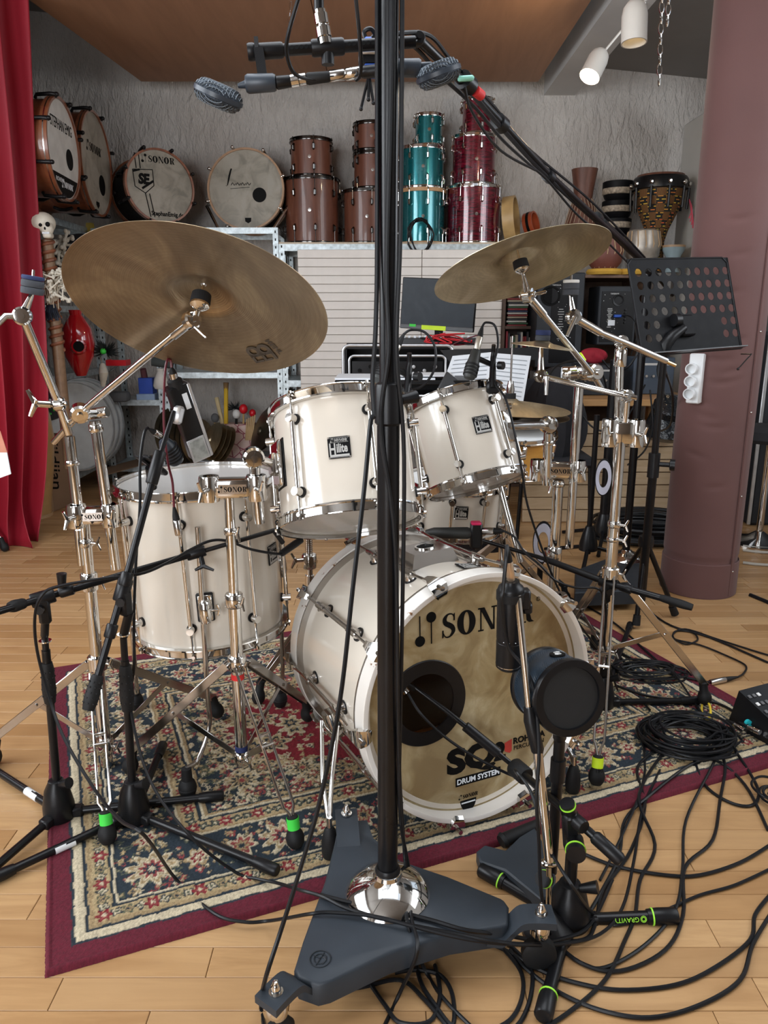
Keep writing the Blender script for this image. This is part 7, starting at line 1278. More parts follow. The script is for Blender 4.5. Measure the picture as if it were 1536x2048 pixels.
# ---------- desk area ----------
yd = 4.75; t = thing('desk', (P(1200, 800, yd).x, 4.9, 0), 'light wooden desk crowded with electronics behind the drum kit', 'desk'); z1 = P(1200, 800, 4.5).z; xd0, xd1 = P(700, 800, 4.6).x, P(1400, 800, 4.6).x; pine = wood('pine', (.38, .24, .12), (.50, .33, .18), (.58, .40, .24), (.15, 1, 1), 10, .55); pine2 = wood('orange_pine', (.42, .22, .08), (.52, .28, .11), (.6, .36, .16), (.15, 1, 1), 10, .4)
obj('desk_top', M().box(((xd0 + xd1) / 2, 4.95, z1 - .02), (xd1 - xd0, .85, .04), b=.004), pine2, t)
for x in (xd0 + .05, xd1 - .05): obj('desk_leg', M().box((x, 4.62, (z1 - .04) / 2), (.06, .06, z1 - .04), b=.003), pine2, t); obj('desk_leg', M().box((x, 5.28, (z1 - .04) / 2), (.06, .06, z1 - .04), b=.003), pine2, t)
pf = thing('plank_front', (P(1260, 1045, 4.4).x, 4.42, 0), 'front of rough pine planks with knots standing under the desk', 'plank front'); x0, x1 = P(1050, 940, 4.4).x, P(1400, 940, 4.4).x; ztop_ = P(1260, 842, 4.4).z; npl = 8
def pinem():
    n = N('knotty_pine'); oi = n.n('ObjectInfo'); g = n.noise(7, n.co((.35, 3, 3)), 6, .6, 1.0); vo = n.n('TexVoronoi'); vo.inputs['Scale'].default_value = 3.2; n.l(n.co((1, 2.2, 2.2)), vo.inputs['Vector']); kn = n.ramp(vo.outputs['Distance'], [(.0, (1, 1, 1)), (.09, (0, 0, 0))])
    n.set(n.mix(kn, n.mix(n.math('MULTIPLY', oi.outputs['Random'], .5), n.ramp(g, [(.3, (.46, .32, .18)), (.7, (.62, .47, .31))]), (.42, .30, .18)), (.12, .06, .035)), .65); n.bump(g, .15, .001); return n.m
pm_ = pinem()
for k in range(npl): h = ztop_ / npl; obj('plank', M().box(((x0 + x1) / 2 + rc.uniform(-.01, .01), 4.42 + rc.uniform(-.004, .004), h * (k + .5)), (x1 - x0, .022, h - .005), b=.003), pm_, pf)
for u in (1090, 1240, 1370): obj('batten', M().box((P(u, 900, 4.45).x, 4.45, ztop_ / 2), (.05, .03, ztop_)), pm_, pf)
# monitor
t = thing('monitor', P(878, 690, 4.75), 'flat black computer monitor with neon yellow sticker between the drums', 'monitor'); A, B, C_, D_ = P(806, 554, 4.78), P(955, 560, 4.62), P(951, 668, 4.62), P(800, 656, 4.78); X = (B - A); Yv = (D_ - A); T = fr(A, X.cross(Yv) * 1, X)
w_, h_ = X.length, Yv.length; ny = -1 if (T.inverted() @ D_).y < 0 else 1; fz = 1 if (T.to_3x3() @ V((0, 0, 1))).y < 0 else -1
obj('casing', M(T).box((w_ / 2, ny * h_ / 2, -fz * .012), (w_, h_, .03), b=.004), blackp, t); obj('screen', M(T).box((w_ / 2, ny * h_ * .46, fz * .0035), (w_ * .97, h_ * .89, .002)), mt('screen_glass', (.012, .018, .026), .35, Specular_IOR_Level=.2), t); obj('chin', M(T).box((w_ / 2, ny * h_ * .955, fz * .004), (w_ * .995, h_ * .075, .006), b=.001), mt('chin_grey', (.05, .052, .055), .4), t)
s_ = obj('sticker', M(T).box((w_ * .47, ny * h_ * .955, fz * .008), (w_ * .33, h_ * .085, .001)), yellow_tape, t, label='neon yellow sticker'); obj('sticker', M(T).box((w_ * .18, ny * h_ * .93, fz * .008), (w_ * .09, h_ * .05, .001)), green_tape, t, label='green sticker')
mc = P(878, 662, 4.72); obj('neck', M().box((mc.x, 4.74, mc.z - .06), (.05, .03, .16), b=.004), blackp, t); obj('foot', M().box((mc.x, 4.72, z1 + .33), (.24, .16, .012), b=.004), blackp, t)
# rack case
def lifted(a, b): return a
t = thing('rack_case', P(795, 790, 4.62), 'black rack case with rounded aluminium edges and a preamplifier inside', 'rack case'); alu = mt('aluminium', (.62, .64, .66), .35, .8); D = 4.5; x0, x1 = P(686, 700, D).x, P(905, 700, D).x; zt_, zb_ = P(790, 691, D).z, z1 + .002
def rrect(x0, x1, z0, z1, r, y, n=5):
    out = []
    for cx_, cz, a0 in ((x1 - r, z1 - r, 0), (x0 + r, z1 - r, 90), (x0 + r, z0 + r, 180), (x1 - r, z0 + r, 270)):
        for k in range(n + 1): a = R(a0 + 90 * k / n); out.append(V((cx_ + r * math.cos(a), y, cz + r * math.sin(a))))
    return out
obj('shell', M().box(((x0 + x1) / 2, D + .235, zt_ - .012), (x1 - x0 - .02, .43, .016)).box((x0 + .012, D + .235, (zt_ + zb_) / 2), (.016, .43, zt_ - zb_ - .02)).box((x1 - .012, D + .235, (zt_ + zb_) / 2), (.016, .43, zt_ - zb_ - .02)).box(((x0 + x1) / 2, D + .44, (zt_ + zb_) / 2), (x1 - x0, .012, zt_ - zb_)).box(((x0 + x1) / 2, D + .235, zb_ + .01), (x1 - x0 - .02, .43, .016)), blackp, t)
obj('edge_profile', M().tube(rrect(x0, x1, zb_, zt_, .035, D), .009, 8, closed=True), alu, t)
xi0, xi1, zi1 = P(698, 720, D).x, P(892, 720, D).x, P(790, 712, D).z; ob_ = obj('inner_profile', M().tube(rrect(xi0, xi1, zb_ + .02, zi1, .03, D + .02), .008, 8, closed=True), alu, t)
pn = obj('preamplifier', M().box(((xi0 + xi1) / 2, D + .03, P(790, 738, D).z), (xi1 - xi0 - .03, .02, .088), b=.002), blackp, t)
for k in range(8): obj('knob' if k > 2 else 'socket', M(fr((xi0 + .06 + k * (xi1 - xi0 - .12) / 7, D + .018, P(790, 738, D).z + (.012 if k % 2 else -.010)), (0, -1, 0))).lathe([(0, 0), (.011, 0), (.010, .012), (0, .013)], n=14), alu if k > 4 else ink, pn)
for k in range(6): obj('button_light', M(fr((xi0 + .25 + k * .03, D + .019, P(790, 745, D).z), (0, -1, 0))).box((0, 0, 0), (.008, .005, .003)), emis('red_led', (1, .06, .04), 3) if k == 3 else paper, pn)
# small electronics and cables on the case
t = thing('mixer', P(890, 688, 4.6), 'low grey mixing surface lying in front of the monitor', 'mixer'); c_ = P(878, 686, 4.55); obj('mixer_body', M().box((c_.x, 4.66, zt_ + .022), (.46, .26, .035), b=.005), MATS['chin_grey'], t)
for k in range(14): obj('fader_knob', M().box((c_.x - .2 + k * .031, 4.58 + rc.uniform(0, .08), zt_ + .046), (.016, .022, .014), b=.003), paper, t)
for i, (mt_, lb) in enumerate(((MATS['dark_red_cable'], 'dark red thin cable tangled under the monitor'), (mt('bright_red_cable', (.6, .02, .03), .5), 'bright red thin cable tangled under the monitor'), (cablem, 'black thin cable tangled under the monitor'), (MATS['bright_red_cable'], 'second bright red cable bunched right under the monitor'))):
    pts = [P(rc.uniform(840, 960), rc.uniform(664, 690), 4.5 + rc.uniform(-.03, .05)) for _ in range(9)]; cable(pts, .004, lb, mt_)
# sheet music stands
t = thing('sheet_music', P(965, 780, 3.9), 'open white sheet music leaning on a dark music desk behind the smaller tom', 'sheet music')
def sheet(q, D, tilt=.12, mat=paper, lines=True, par=t, nm='sheet'):
    pts = [P(u, v, D + tilt * (1 - (v - 700) / 90)) for u, v in q]; m = M(); n_ = (pts[1] - pts[0]).cross(pts[3] - pts[0]).normalized() * .0015; m.add(pts + [p + n_ for p in pts], [(0, 1, 2, 3), (7, 6, 5, 4), (0, 4, 5, 1), (1, 5, 6, 2), (2, 6, 7, 3), (3, 7, 4, 0)]); s = obj(nm, m, mat, par, smooth=False)
    if lines:
        m = M(); s0 = -1 if n_.y > 0 else 1
        for k in range(9):
            a = pts[0].lerp(pts[3], .10 + .09 * k); b = pts[1].lerp(pts[2], .10 + .09 * k); off = n_ * s0 * .8
            for i in range(3): m.tube([a.lerp(b, .08) + off + (pts[3] - pts[0]) * .008 * i, a.lerp(b, .92) + off + (pts[3] - pts[0]) * .008 * i], .0006, 3)
        obj('staves', m, mt('faded_ink', (.35, .38, .42), .7), s, kind='stuff')
    return s
sheet([(905, 712), (985, 704), (975, 800), (872, 805)], 3.9); sheet([(988, 706), (1062, 712), (1045, 812), (978, 800)], 3.9); sheet([(880, 700), (1085, 694), (1070, 720), (900, 725)], 3.97, mat=blackp, lines=False, nm='desk_plate')
obj('desk_post', M().cyl(P(975, 790, 3.95), V((P(975, 790, 3.95).x, 3.95, .04)), .014), blackp, t); obj('desk_foot', M(fr((P(975, 790, 3.95).x, 3.95, 0), (0, 0, 1))).lathe([(0, 0), (.16, 0), (.16, .01), (.02, .04), (0, .04)], n=24), blackp, t)
t = thing('sheet_stack', P(780, 765, 3.6), 'stack of printed sheets lying on a black stand behind the left tom', 'sheet music'); 
c_ = P(770, 757, 3.6); obj('sheet', M().box((c_.x, 3.72, c_.z), (.46, .30, .008)), paper, t); obj('sheet', M().box((c_.x + .17, 3.70, c_.z + .012), (.30, .24, .004), Matrix.Rotation(0, 4, 'Z')), paper, t); obj('tray', M().box((c_.x + .08, 3.72, c_.z - .016), (.62, .32, .02), b=.003), blackp, t); obj('stand_post', M().cyl((c_.x + .05, 3.75, c_.z - .02), (c_.x + .05, 3.75, 0), .018), blackp, t); obj('stand_foot', M().box((c_.x + .05, 3.75, .015), (.4, .3, .03), b=.01), blackp, t)
t = obj('tablet', M().beam(P(885, 790, 3.5), P(905, 752, 3.58), .07, .012, up=(0, 1, .2), b=.004), MATS['chin_grey'], label='small grey rounded device standing between the two rack toms', cat='device')
# hi-hat, orange snare and white snare on stands
cH = P(1068, 822, 2.95); zH_ = cH.z; yh = 2.95; xh = cH.x
hh = thing('hihat_stand', (xh - .04, yh, 0), 'chrome hi-hat stand with its thin pull rod behind the smaller rack tom', 'hi-hat stand'); xr_ = P(1024, 700, yh).x
pole(hh, [(xr_, yh, .25), (xr_, yh, P(1024, 765, yh).z)], .011); pole(hh, [(xr_, yh, P(1024, 765, yh).z), (xr_, yh, P(1024, 672, yh).z)], .0038, name='pull_rod'); obj('clutch', M(fr((xr_, yh, P(1024, 778, yh).z), (0, 0, 1))).lathe([(0, -.02), (.014, -.02), (.016, 0), (.010, .03), (0, .03)], n=18), chrome, hh); obj('felt_washer', M(fr((xr_, yh, P(1024, 792, yh).z), (0, 0, 1))).lathe([(0, -.01), (.022, -.01), (.022, .01), (0, .01)], n=20), MATS['felt_black'], hh)
for a in (20, 140, 260): f_ = V((xr_ + .3 * math.cos(R(a)), yh + .3 * math.sin(R(a)), .03)); flat_leg(hh, V((xr_, yh, .33)), f_, V((xr_, yh, .12)))
hc_ = V((xr_, yh, P(1024, 822, yh).z)); hr = (P(1139, 818, yh).x - xr_)
top, Tt_ = cymbal('hihat_cymbal', hc_ + V((0, 0, .012)), (-.05, .03, -1), hr, 'upper hi-hat cymbal, bright bronze, right behind the smaller rack tom', light_bronze, .045, .02, .02); aligned(top.children[0], Tt_, hc_ + V((0, 0, .012)))
lo_, Tl_ = cymbal('hihat_cymbal', hc_ + V((0, 0, -.012)), (.05, -.03, 1), hr * .99, 'lower hi-hat cymbal, dark underside, facing up under the bright one', dark_bronze, .045, .02, .016); aligned(lo_.children[0], Tl_, hc_ + V((0, 0, -.012)))
orange_w = wood('amber_maple', (.45, .20, .03), (.56, .27, .05), (.64, .34, .08), (.3, .3, 1), 14, .25, Coat_Weight=.8)
c_ = P(1050, 912, 2.72); T = fr(V((c_.x - .05, 2.85, c_.z - .06)), (.05, -.12, 1)); rack_drum('snare_drum', V((c_.x - .05, 2.85, c_.z - .06)), T, .178, .14, 8, -80, 'amber wooden snare drum behind the smaller rack tom', orange_w, heads=(coated, clear_head), lug='split', hh=.02)
ss = thing('snare_stand', (c_.x - .05, 2.85, 0), 'chrome snare stand holding the amber snare drum', 'drum stand'); bx_ = c_.x - .05; pole(ss, [(bx_, 2.85, .15), (bx_, 2.85, c_.z - .12)], .012)
for a in (30, 150, 270): flat_leg(ss, V((bx_, 2.85, .35)), V((bx_ + .26 * math.cos(R(a)), 2.85 + .26 * math.sin(R(a)), .03)), V((bx_, 2.85, .15))); obj('basket_arm', M().tube([(bx_, 2.85, c_.z - .13), (bx_ + .1 * math.cos(R(a)), 2.85 + .1 * math.sin(R(a)), c_.z - .10), (bx_ + .185 * math.cos(R(a)), 2.85 + .185 * math.sin(R(a)), c_.z - .07)], .006, 8), chrome, ss)
c_ = P(902, 1052, 2.62); T = fr(V((c_.x, 2.62, c_.z)), (.06, -.05, 1)); rack_drum('snare_drum', V((c_.x, 2.62, c_.z)), T, .178, .17, 10, -97, 'white snare drum half hidden below the smaller rack tom', white_lac, heads=(coated, clear_head), lug='tube', badge_at=[(-86, .10, .045, .045)])
s2 = thing('snare_stand', (c_.x, 2.62, 0), 'chrome snare stand under the white snare drum', 'drum stand'); bx_ = c_.x + .0; pole(s2, [(bx_, 2.62, .1), (bx_, 2.62, c_.z - .06)], .012)
for a in (30, 150, 270): flat_leg(s2, V((bx_, 2.62, .28)), V((bx_ + .24 * math.cos(R(a)), 2.62 + .24 * math.sin(R(a)), .035)), V((bx_, 2.62, .12))); obj('basket_arm', M().tube([(bx_, 2.62, c_.z - .07), (bx_ + .1 * math.cos(R(a)), 2.62 + .1 * math.sin(R(a)), c_.z - .04), (bx_ + .19 * math.cos(R(a)), 2.62 + .19 * math.sin(R(a)), c_.z + .0), (bx_ + .19 * math.cos(R(a)), 2.62 + .19 * math.sin(R(a)), c_.z + .02)], .006, 8), chrome, s2)
# snare microphone under the right tom
t = thing('snare_microphone', P(915, 1066, 2.2), 'dark grey microphone lying level under the smaller rack tom, pink ring at its clamp', 'microphone'); a, b = P(852, 1066, 2.25), P(935, 1066, 2.2); obj('mic_body', M().tube([a, a.lerp(b, .2), b, P(945, 1066, 2.2)], [.010, .017, .018, .012], 18), MATS['dark_grey_rubber'], t); obj('mic_clip', M().box(P(952, 1070, 2.2), (.035, .035, .08), b=.006), blackp, t); obj('pink_ring', M().box(P(952, 1046, 2.19), (.03, .03, .008), b=.003), mt('pink_plastic', (.7, .02, .12), .5), t); xlr(t, P(966, 1062, 2.19), P(1008, 1062, 2.16), .011)
obj('gooseneck', M().tube([P(952, 1085, 2.2), P(955, 1098, 2.24), P(962, 1085, 2.32)], .007, 8), blackp, t)
cable([P(1008, 1062, 2.16), P(1030, 1075, 2.14), P(1050, 1105, 2.12), P(1080, 1130, 2.1), P(1110, 1160, 2.1), P(1150, 1175, 2.1), P(1200, 1180, 2.1), P(1212, 1230, 2.12), P(1210, 1300, 2.12), F(1235, 1380, .02)], .0034, 'black cable from the level snare microphone to the right boom stand')
# other mic stands with ring lights behind the kit
def back_stand(u, vb, vt, D, label, legs=True, r=.013):
    p = P(u, vb, D); t = thing('light_stand', (p.x, D, 0), label, 'stand'); pole(t, [(p.x, D, .05), (p.x, D, P(u, vt, D).z)], r, blackm)
    obj('hub', M(fr((p.x, D, .10), (0, 0, 1))).lathe([(0, -.03), (.045, -.03), (.045, 0), (.03, .06), (.018, .09), (0, .09)], n=16), blackp, t)
    for a in (10, 130, 250): e = V((p.x + .26 * math.cos(R(a)), D + .26 * math.sin(R(a)), .012)); obj('leg', M().cyl((p.x, D, .09), e, .010), blackm, t)
    return t, p
back_stand(1176, 1100, 830, 3.62, 'black three legged stand between the chrome stands, its hub low on the floor')
t, p = back_stand(1208, 1045, 720, 3.95, 'thick black stand carrying the upright white ring lamp', r=.026)
wr = mt('white_ring', (.62, .62, .72), .4)
for u, v, D, rx, ry, lb in ((1207, 955, 3.75, .030, .078, 'narrow upright white ring lamp on the thick black stand'), (1086, 1085, 3.0, .030, .072, 'white ring lamp low on the floor behind the snare')):
    c_ = P(u, v, D); t = thing('ring_lamp', c_ - V((0, 0, ry)), lb, 'lamp'); T = fr(c_, (-.25, -1, 0.05), V((1, -.2, 0))); obj('ring', M(T).ring(.58, 1, .010, n=40, sx=rx * 1.25, sy=ry * 1.1).ring(.58, 1, .0, n=3, sx=.001, sy=.001), wr, t); obj('ring_back', M(T).ring(.55, 1.1, .012, z0=-.012, n=40, sx=rx * 1.25, sy=ry * 1.1), blackp, t)
    if v > 1000: obj('lamp_foot', M().cyl(c_ + V((0, .03, -ry)), V((c_.x, c_.y + .03, .0)), .012), blackp, t)
# black bags and coats hanging by the desk
t = thing('pedal_bag', P(1335, 880, 4.15), 'shiny black bag hanging in front of the pine planks', 'bag'); c_ = P(1335, 838, 4.3); bg_ = mt('glossy_black_nylon', (.012, .015, .018), .18, bs=.8, bsc=30, bd=.01); m = M(); m.lathe([(0, -.13), (.07, -.125), (.12, -.10), (.115, -.03), (.09, .05), (.085, .10), (.05, .135), (0, .14)], fr(c_, (.05, 0, 1)), 24); obj('bag_body', m, bg_, t); obj('bag_flap', M().lathe([(0, -.02), (.09, -.01), (.10, .03), (.06, .07), (0, .08)], fr(c_ + V((.0, -.03, .04)), (0, -.4, 1)), 20), bg_, t); cable([P(1330, 790, 4.25), P(1315, 740, 4.3), P(1330, 700, 4.35)], .006, 'strap', cablem, parent=t, name='strap')
def cloth_lump(c, sx, sy, sz, mat, label, cat, name, seed=0):
    rg_ = random.Random(seed); m = M(); n = 20; vs = []
    for i in range(n + 1):
        ph = math.pi * i / n
        for j in range(28): a = 2 * math.pi * j / 28; k = 1 + .13 * math.sin(5 * a + 3 * ph + seed) * math.sin(ph) + .06 * math.sin(11 * a + seed * 2); vs.append(V(c) + V((sx * math.sin(ph) * math.cos(a) * k, sy * math.sin(ph) * math.sin(a) * k, -sz * math.cos(ph))))
    m.add(vs, [(i * 28 + j, i * 28 + (j + 1) % 28, (i + 1) * 28 + (j + 1) % 28, (i + 1) * 28 + j) for i in range(n) for j in range(28)]); return obj(name, m, mat, label=label, cat=cat)
dk = mt('dark_cloth', (.018, .018, .022), .9, bs=.4, bsc=300); rd = mt('red_cloth', (.30, .01, .025), .85, bs=.4, bsc=300)
cloth_lump(P(1185, 712, 4.86), .085, .05, .05, rd, 'crumpled red cloth on the desk under the loudspeakers', 'cloth', 'cloth', 3)
c_ = P(1105, 880, 4.2); cloth_lump((c_.x, 4.2, .62), .16, .12, .30, dk, 'dark coat draped over a chair behind the hi-hat', 'coat', 'coat', 5)
t = thing('chair', (c_.x, 4.3, 0), 'black chair under the dark coat behind the hi-hat', 'chair'); obj('seat', M().box((c_.x, 4.25, .42), (.42, .42, .05), b=.015), dk, t); obj('backrest', M().box((c_.x, 4.42, .66), (.40, .03, .36), b=.01), dk, t)
for sx_ in (-1, 1):
    for sy_ in (-1, 1): obj('leg', M().cyl((c_.x + sx_ * .18, 4.25 + sy_ * .18, .4), (c_.x + sx_ * .2, 4.25 + sy_ * .2, 0), .011), blackm, t)
# computer bits along the desk: dark boxes, keyboard
for i, (u0, u1, v0, v1, D, lb, nm, mm) in enumerate(((905, 1000, 700, 735, 4.75, 'low black audio box beside the rack case on the desk', 'audio_box', blackp), (1070, 1150, 745, 790, 4.7, 'black equipment box on the desk behind the hi-hat', 'equipment_box', blackp), (1155, 1240, 730, 790, 4.78, 'taller black equipment box on the desk below the smaller loudspeaker', 'equipment_box', spk), (1262, 1350, 715, 790, 4.85, 'blue grey equipment box on the desk behind the music stand', 'equipment_box', mt('blue_grey_box', (.05, .07, .10), .5)))):
    a, b = P(u0, v1, D), P(u1, v0, D); z0 = z1 + .001; t = thing(nm, ((a.x + b.x) / 2, D, z0), lb, 'box'); hgt = b.z - z0; obj('housing', M().box(((a.x + b.x) / 2, D + .1, z0 + hgt / 2), (b.x - a.x, .22, hgt), b=.005), mm, t)
    for k in range(5): obj('knob', M(fr((a.x + (b.x - a.x) * (.15 + .17 * k), D - .011, z0 + hgt * .5), (0, -1, 0))).lathe([(0, 0), (.009, 0), (.008, .01), (0, .01)], n=12), chrome_dull, t)
    obj('front_strip', M().box(((a.x + b.x) / 2, D - .0115, z0 + hgt * .82), ((b.x - a.x) * .8, .003, hgt * .06)), silver_ink, t)
for i, l in enumerate([([(1205, 720, 4.0), (1225, 740, 4.0), (1255, 735, 3.9), (1275, 700, 3.9), (1270, 650, 4.0)], 'thin cable looping between the loudspeaker and the chrome stand'), ([(1150, 800, 4.2), (1180, 850, 4.1), (1215, 862, 4.05), (1250, 840, 4.1), (1290, 770, 4.3)], 'cable sagging over the pine planks'), ([(1255, 930, 4.05), (1290, 900, 4.1), (1305, 850, 4.2), (1300, 780, 4.3)], 'cable curving down beside the shiny black bag'), ([(1090, 770, 3.6), (1110, 735, 3.7), (1150, 722, 3.9), (1200, 740, 4.1), (1215, 790, 4.2)], 'dark cable arching behind the small splash cymbal'), ([(1330, 740, 2.9), (1345, 790, 3.2), (1340, 850, 3.6), (1310, 865, 4.0)], 'cable dropping behind the music stand')]): cable([P(*q) for q in l[0]], .005, l[1])
# chrome pedestal at the right edge behind the column
t = thing('pedestal_stand', (P(1518, 1070, 4.0).x, 4.0, 0), 'chrome pedestal with round foot behind the column at the right edge', 'stand'); xx = P(1518, 1070, 4.0).x; pole(t, [(xx, 4.0, .03), (xx, 4.0, .55)], .018); obj('foot', M(fr((xx, 4.0, 0), (0, 0, 1))).lathe([(0, 0), (.18, 0), (.18, .01), (.06, .03), (.02, .06), (0, .06)], n=32), chrome, t); obj('seat', M(fr((xx, 4.0, .55), (0, 0, 1))).lathe([(0, 0), (.17, 0), (.19, .02), (.18, .06), (.15, .075), (0, .08)], n=32), dk, t)
for k, v in enumerate((1092, 1100, 1125)): cable([F(1486, v, .008), F(1520, v + 4, .008), F(1580, v + 6, .008), F(1640, v + 4, .008)], .007, '%s of three pale cables on the floor right of the column' % ('farthest', 'middle', 'nearest')[k], mt('pale_cable', (.45, .43, .38), .5))

# ================= LEFT BACK CORNER =================
bone = mt('bone', (.60, .56, .47), .55, 0, .1, vs=30); leather = mt('brown_leather', (.19, .065, .03), .5, 0, .3, vs=25, bs=.4, bsc=60, bd=.002)
sx0 = P(106, 600, 4.28).x; t = thing('skull_staff', (sx0, 4.28, .0), 'leather wrapped staff topped with a white skull, hung with bones and dark hair', 'staff'); yv = 4.28
zs = lambda v, u=98: P(u, v, yv).z
st_ = obj('staff', M().tube([(sx0 - .0, yv, .35), (sx0, yv, zs(480))], .030, 14), wood('staff_wood', (.16, .09, .05), (.22, .13, .07), (.28, .17, .1)), t); m = M()
for k in range(60): z = zs(690) + (zs(480) - zs(690)) * k / 60; pass
m.tube([(sx0 + .031 * math.cos(k * .7), yv + .031 * math.sin(k * .7), zs(700) + (zs(478) - zs(700)) * k / 120) for k in range(121)], .010, 6); obj('leather_wrap', m, leather, t)
sk = V((sx0 + .01, yv - .02, zs(452))); m = M(); m.sph(sk + V((-.012, .0, .012)), .058, (1.05, 1.15, .95), 20); m.sph(sk + V((.018, -.03, -.018)), .036, (.9, .8, 1.05), 14); m.box(sk + V((.02, -.03, -.052)), (.045, .05, .03), b=.012, seg=3); skl = obj('skull', m, bone, t)
for dx in (-.004, .034): obj('eye_socket', M().sph(sk + V((dx, -.058, .0)), .0125, (1, .6, 1), 10), ink, skl)
obj('nose_hole', M().sph(sk + V((.018, -.060, -.020)), .006, (.8, .6, 1.3), 8), ink, skl); m = M()
for k in range(6): m.box(sk + V((.003 + k * .0065, -.057, -.042)), (.0055, .004, .010), b=.001)
obj('teeth', m, paper, skl, kind='stuff')
def bone_at(c, d, L, par, r=.008):
    d = V(d).normalized(); a, b = V(c) - d * L / 2, V(c) + d * L / 2; m = M().tube([a, a.lerp(b, .5), b], [r, r * .6, r], 8); x = d.orthogonal().normalized()
    for e in (a, b):
        for s in (-1, 1): m.sph(e + x * s * r * .7, r * 1.1, n=8)
    return obj('bone', m, bone, par)
for i in range(14): bone_at((sx0 + rc.uniform(-.05, .10), yv - .05 + rc.uniform(-.02, .02), zs(rc.uniform(530, 590))), (rc.uniform(-1, 1), .1, rc.uniform(-1, 1)), rc.uniform(.05, .08), t, .006)
m = M()
for k in range(60): x = rc.uniform(-.045, .05); m.tube([(sx0 + x * .4, yv - .03, zs(608)), (sx0 + x * .8, yv - .045 + rc.uniform(-.02, .02), zs(625)), (sx0 + x, yv - .04, zs(rc.uniform(632, 642)))], .0022, 4)
obj('dark_hair', m, mt('blue_black_hair', (.01, .014, .028), .7), t, kind='stuff')
m = M()
for k in range(8): m.tube([(sx0 + .01 * k - .02, yv - .045, zs(560)), (sx0 + .008 * k - .01, yv - .05, zs(rc.uniform(600, 620)))], .0022, 4)
obj('strings', m, mt('hemp_string', (.45, .38, .28), .9), t, kind='stuff')
# red clay pot drum
cp = P(156, 680, 4.9); t = thing('pot_drum', (cp.x, 4.9, zt3), 'glossy red clay pot drum with round hole on the left shelf', 'pot drum'); T = Matrix.Translation((cp.x, 4.9, zt3)); redg = mt('red_glaze', (.45, .008, .015), .12, 0, .08, Coat_Weight=1); obj('body', M(T).lathe([(0, 0), (.03, 0), (.045, .03), (.085, .12), (.098, .20), (.085, .29), (.05, .35), (.035, .37), (.04, .40), (.03, .40), (0, .37)], n=48), redg, t)
hd_ = V((.35, -.9, .12)).normalized(); hc2 = V((cp.x, 4.9, zt3 + .17)) + hd_ * .101; obj('hole_rim', M(fr(hc2, hd_)).lathe([(.032, -.01), (.032, .008), (.042, .006), (.048, -.012)], n=28), redg, t); obj('hole', M(fr(hc2, hd_)).lathe([(0, .002), (.033, .002)], n=24), ink, t)
# feather puff, little things
def puff(c, r, n, mat, label, name, cat, seed, down=-.1, acc=None):
    rr_ = random.Random(seed); m = M(); c = V(c)
    for k in range(n):
        a = rr_.uniform(0, 2 * math.pi); e = rr_.uniform(-.3, 1); d = V((math.cos(a) * math.cos(e), -abs(math.sin(a)) * math.cos(e) * .7, math.sin(e))).normalized(); L = r * rr_.uniform(.7, 1.1); s = d.orthogonal().normalized() * r * .03; p = c + d * L * .5 + V((0, 0, down * .1)); q = c + d * L + V((0, 0, down * r)); m.add([c + s, c - s, p - s * 1.6, p + s * 1.6, q], [(0, 1, 2, 3), (3, 2, 4)])
    t = thing(name, c, label, cat); obj('feathers', m, mat, t, kind='stuff', smooth=False)
    if acc: obj('accent', M().sph(c + V((0, -r * .5, 0)), r * .2, n=8), acc, t)
    return t
fl = mt('grey_black_feather', (.03, .035, .035), .6, 0, .6, vs=200); puff(P(212, 702, 5.0), .10, 160, fl, 'spiky black feather duster with green spot hanging at the shelf post', 'feather_duster', 'feather duster', 2, acc=green_tape)
def item(name, label, cat, fn): t = None; return fn
t = thing('shell_rattle', P(207, 748, 5.02), 'long off white carved shell hanging at the front post of the left shelf', 'rattle'); obj('shell', M().tube([P(205, 728, 5.02), P(207, 745, 5.0), P(206, 772, 5.02)], [.016, .030, .014], 12), bone, t); obj('cord', M().tube([P(205, 728, 5.02), P(200, 712, 5.04)], .003, 5), MATS['hemp_string'], t)
t = thing('red_tray', P(237, 735, 5.3), 'small bright red tray clipped on the back left shelf', 'tray'); c_ = P(237, 730, 5.3); m = M(); m.box(c_, (.13, .10, .006)); m.box(c_ + V((0, -.05, .018)), (.13, .005, .036)); m.box(c_ + V((-.065, 0, .018)), (.005, .10, .036)); m.box(c_ + V((.065, 0, .018)), (.005, .10, .036)); obj('tray_body', m, mt('bright_red_plastic', (.6, .01, .02), .35), t); obj('tray_arm', M().cyl(c_, c_ + V((-.1, .1, -.05)), .006), chrome, t)
t = thing('blue_box', P(291, 792, 5.58), 'bright blue clay box with a dark red roll standing in it', 'box'); a, b = P(278, 788, 5.58), P(304, 756, 5.58); obj('box_body', M().box(((a.x + b.x) / 2, 5.63, (a.z + b.z) / 2), (b.x - a.x, .10, b.z - a.z), b=.003), mt('royal_blue', (.02, .08, .50), .45), t); obj('roll', M().tube([P(291, 765, 5.63), P(286, 738, 5.60)], .022, 16), mt('plum_foam', (.14, .05, .06), .8), t); obj('box_foot', M().box(((a.x + b.x) / 2, 5.62, a.z - .02), (b.x - a.x + .03, .12, .045), b=.003), mt('pale_blue_plastic', (.30, .42, .62), .4), t)
t = thing('grey_pouch', P(245, 800, 5.5), 'folded dark grey cloth pouch hanging over the back left shelf', 'pouch'); obj('pouch_cloth', M().box(P(240, 793, 5.48), (.13, .10, .07), b=.02, seg=2), mt('grey_felt', (.10, .105, .11), .9), t)
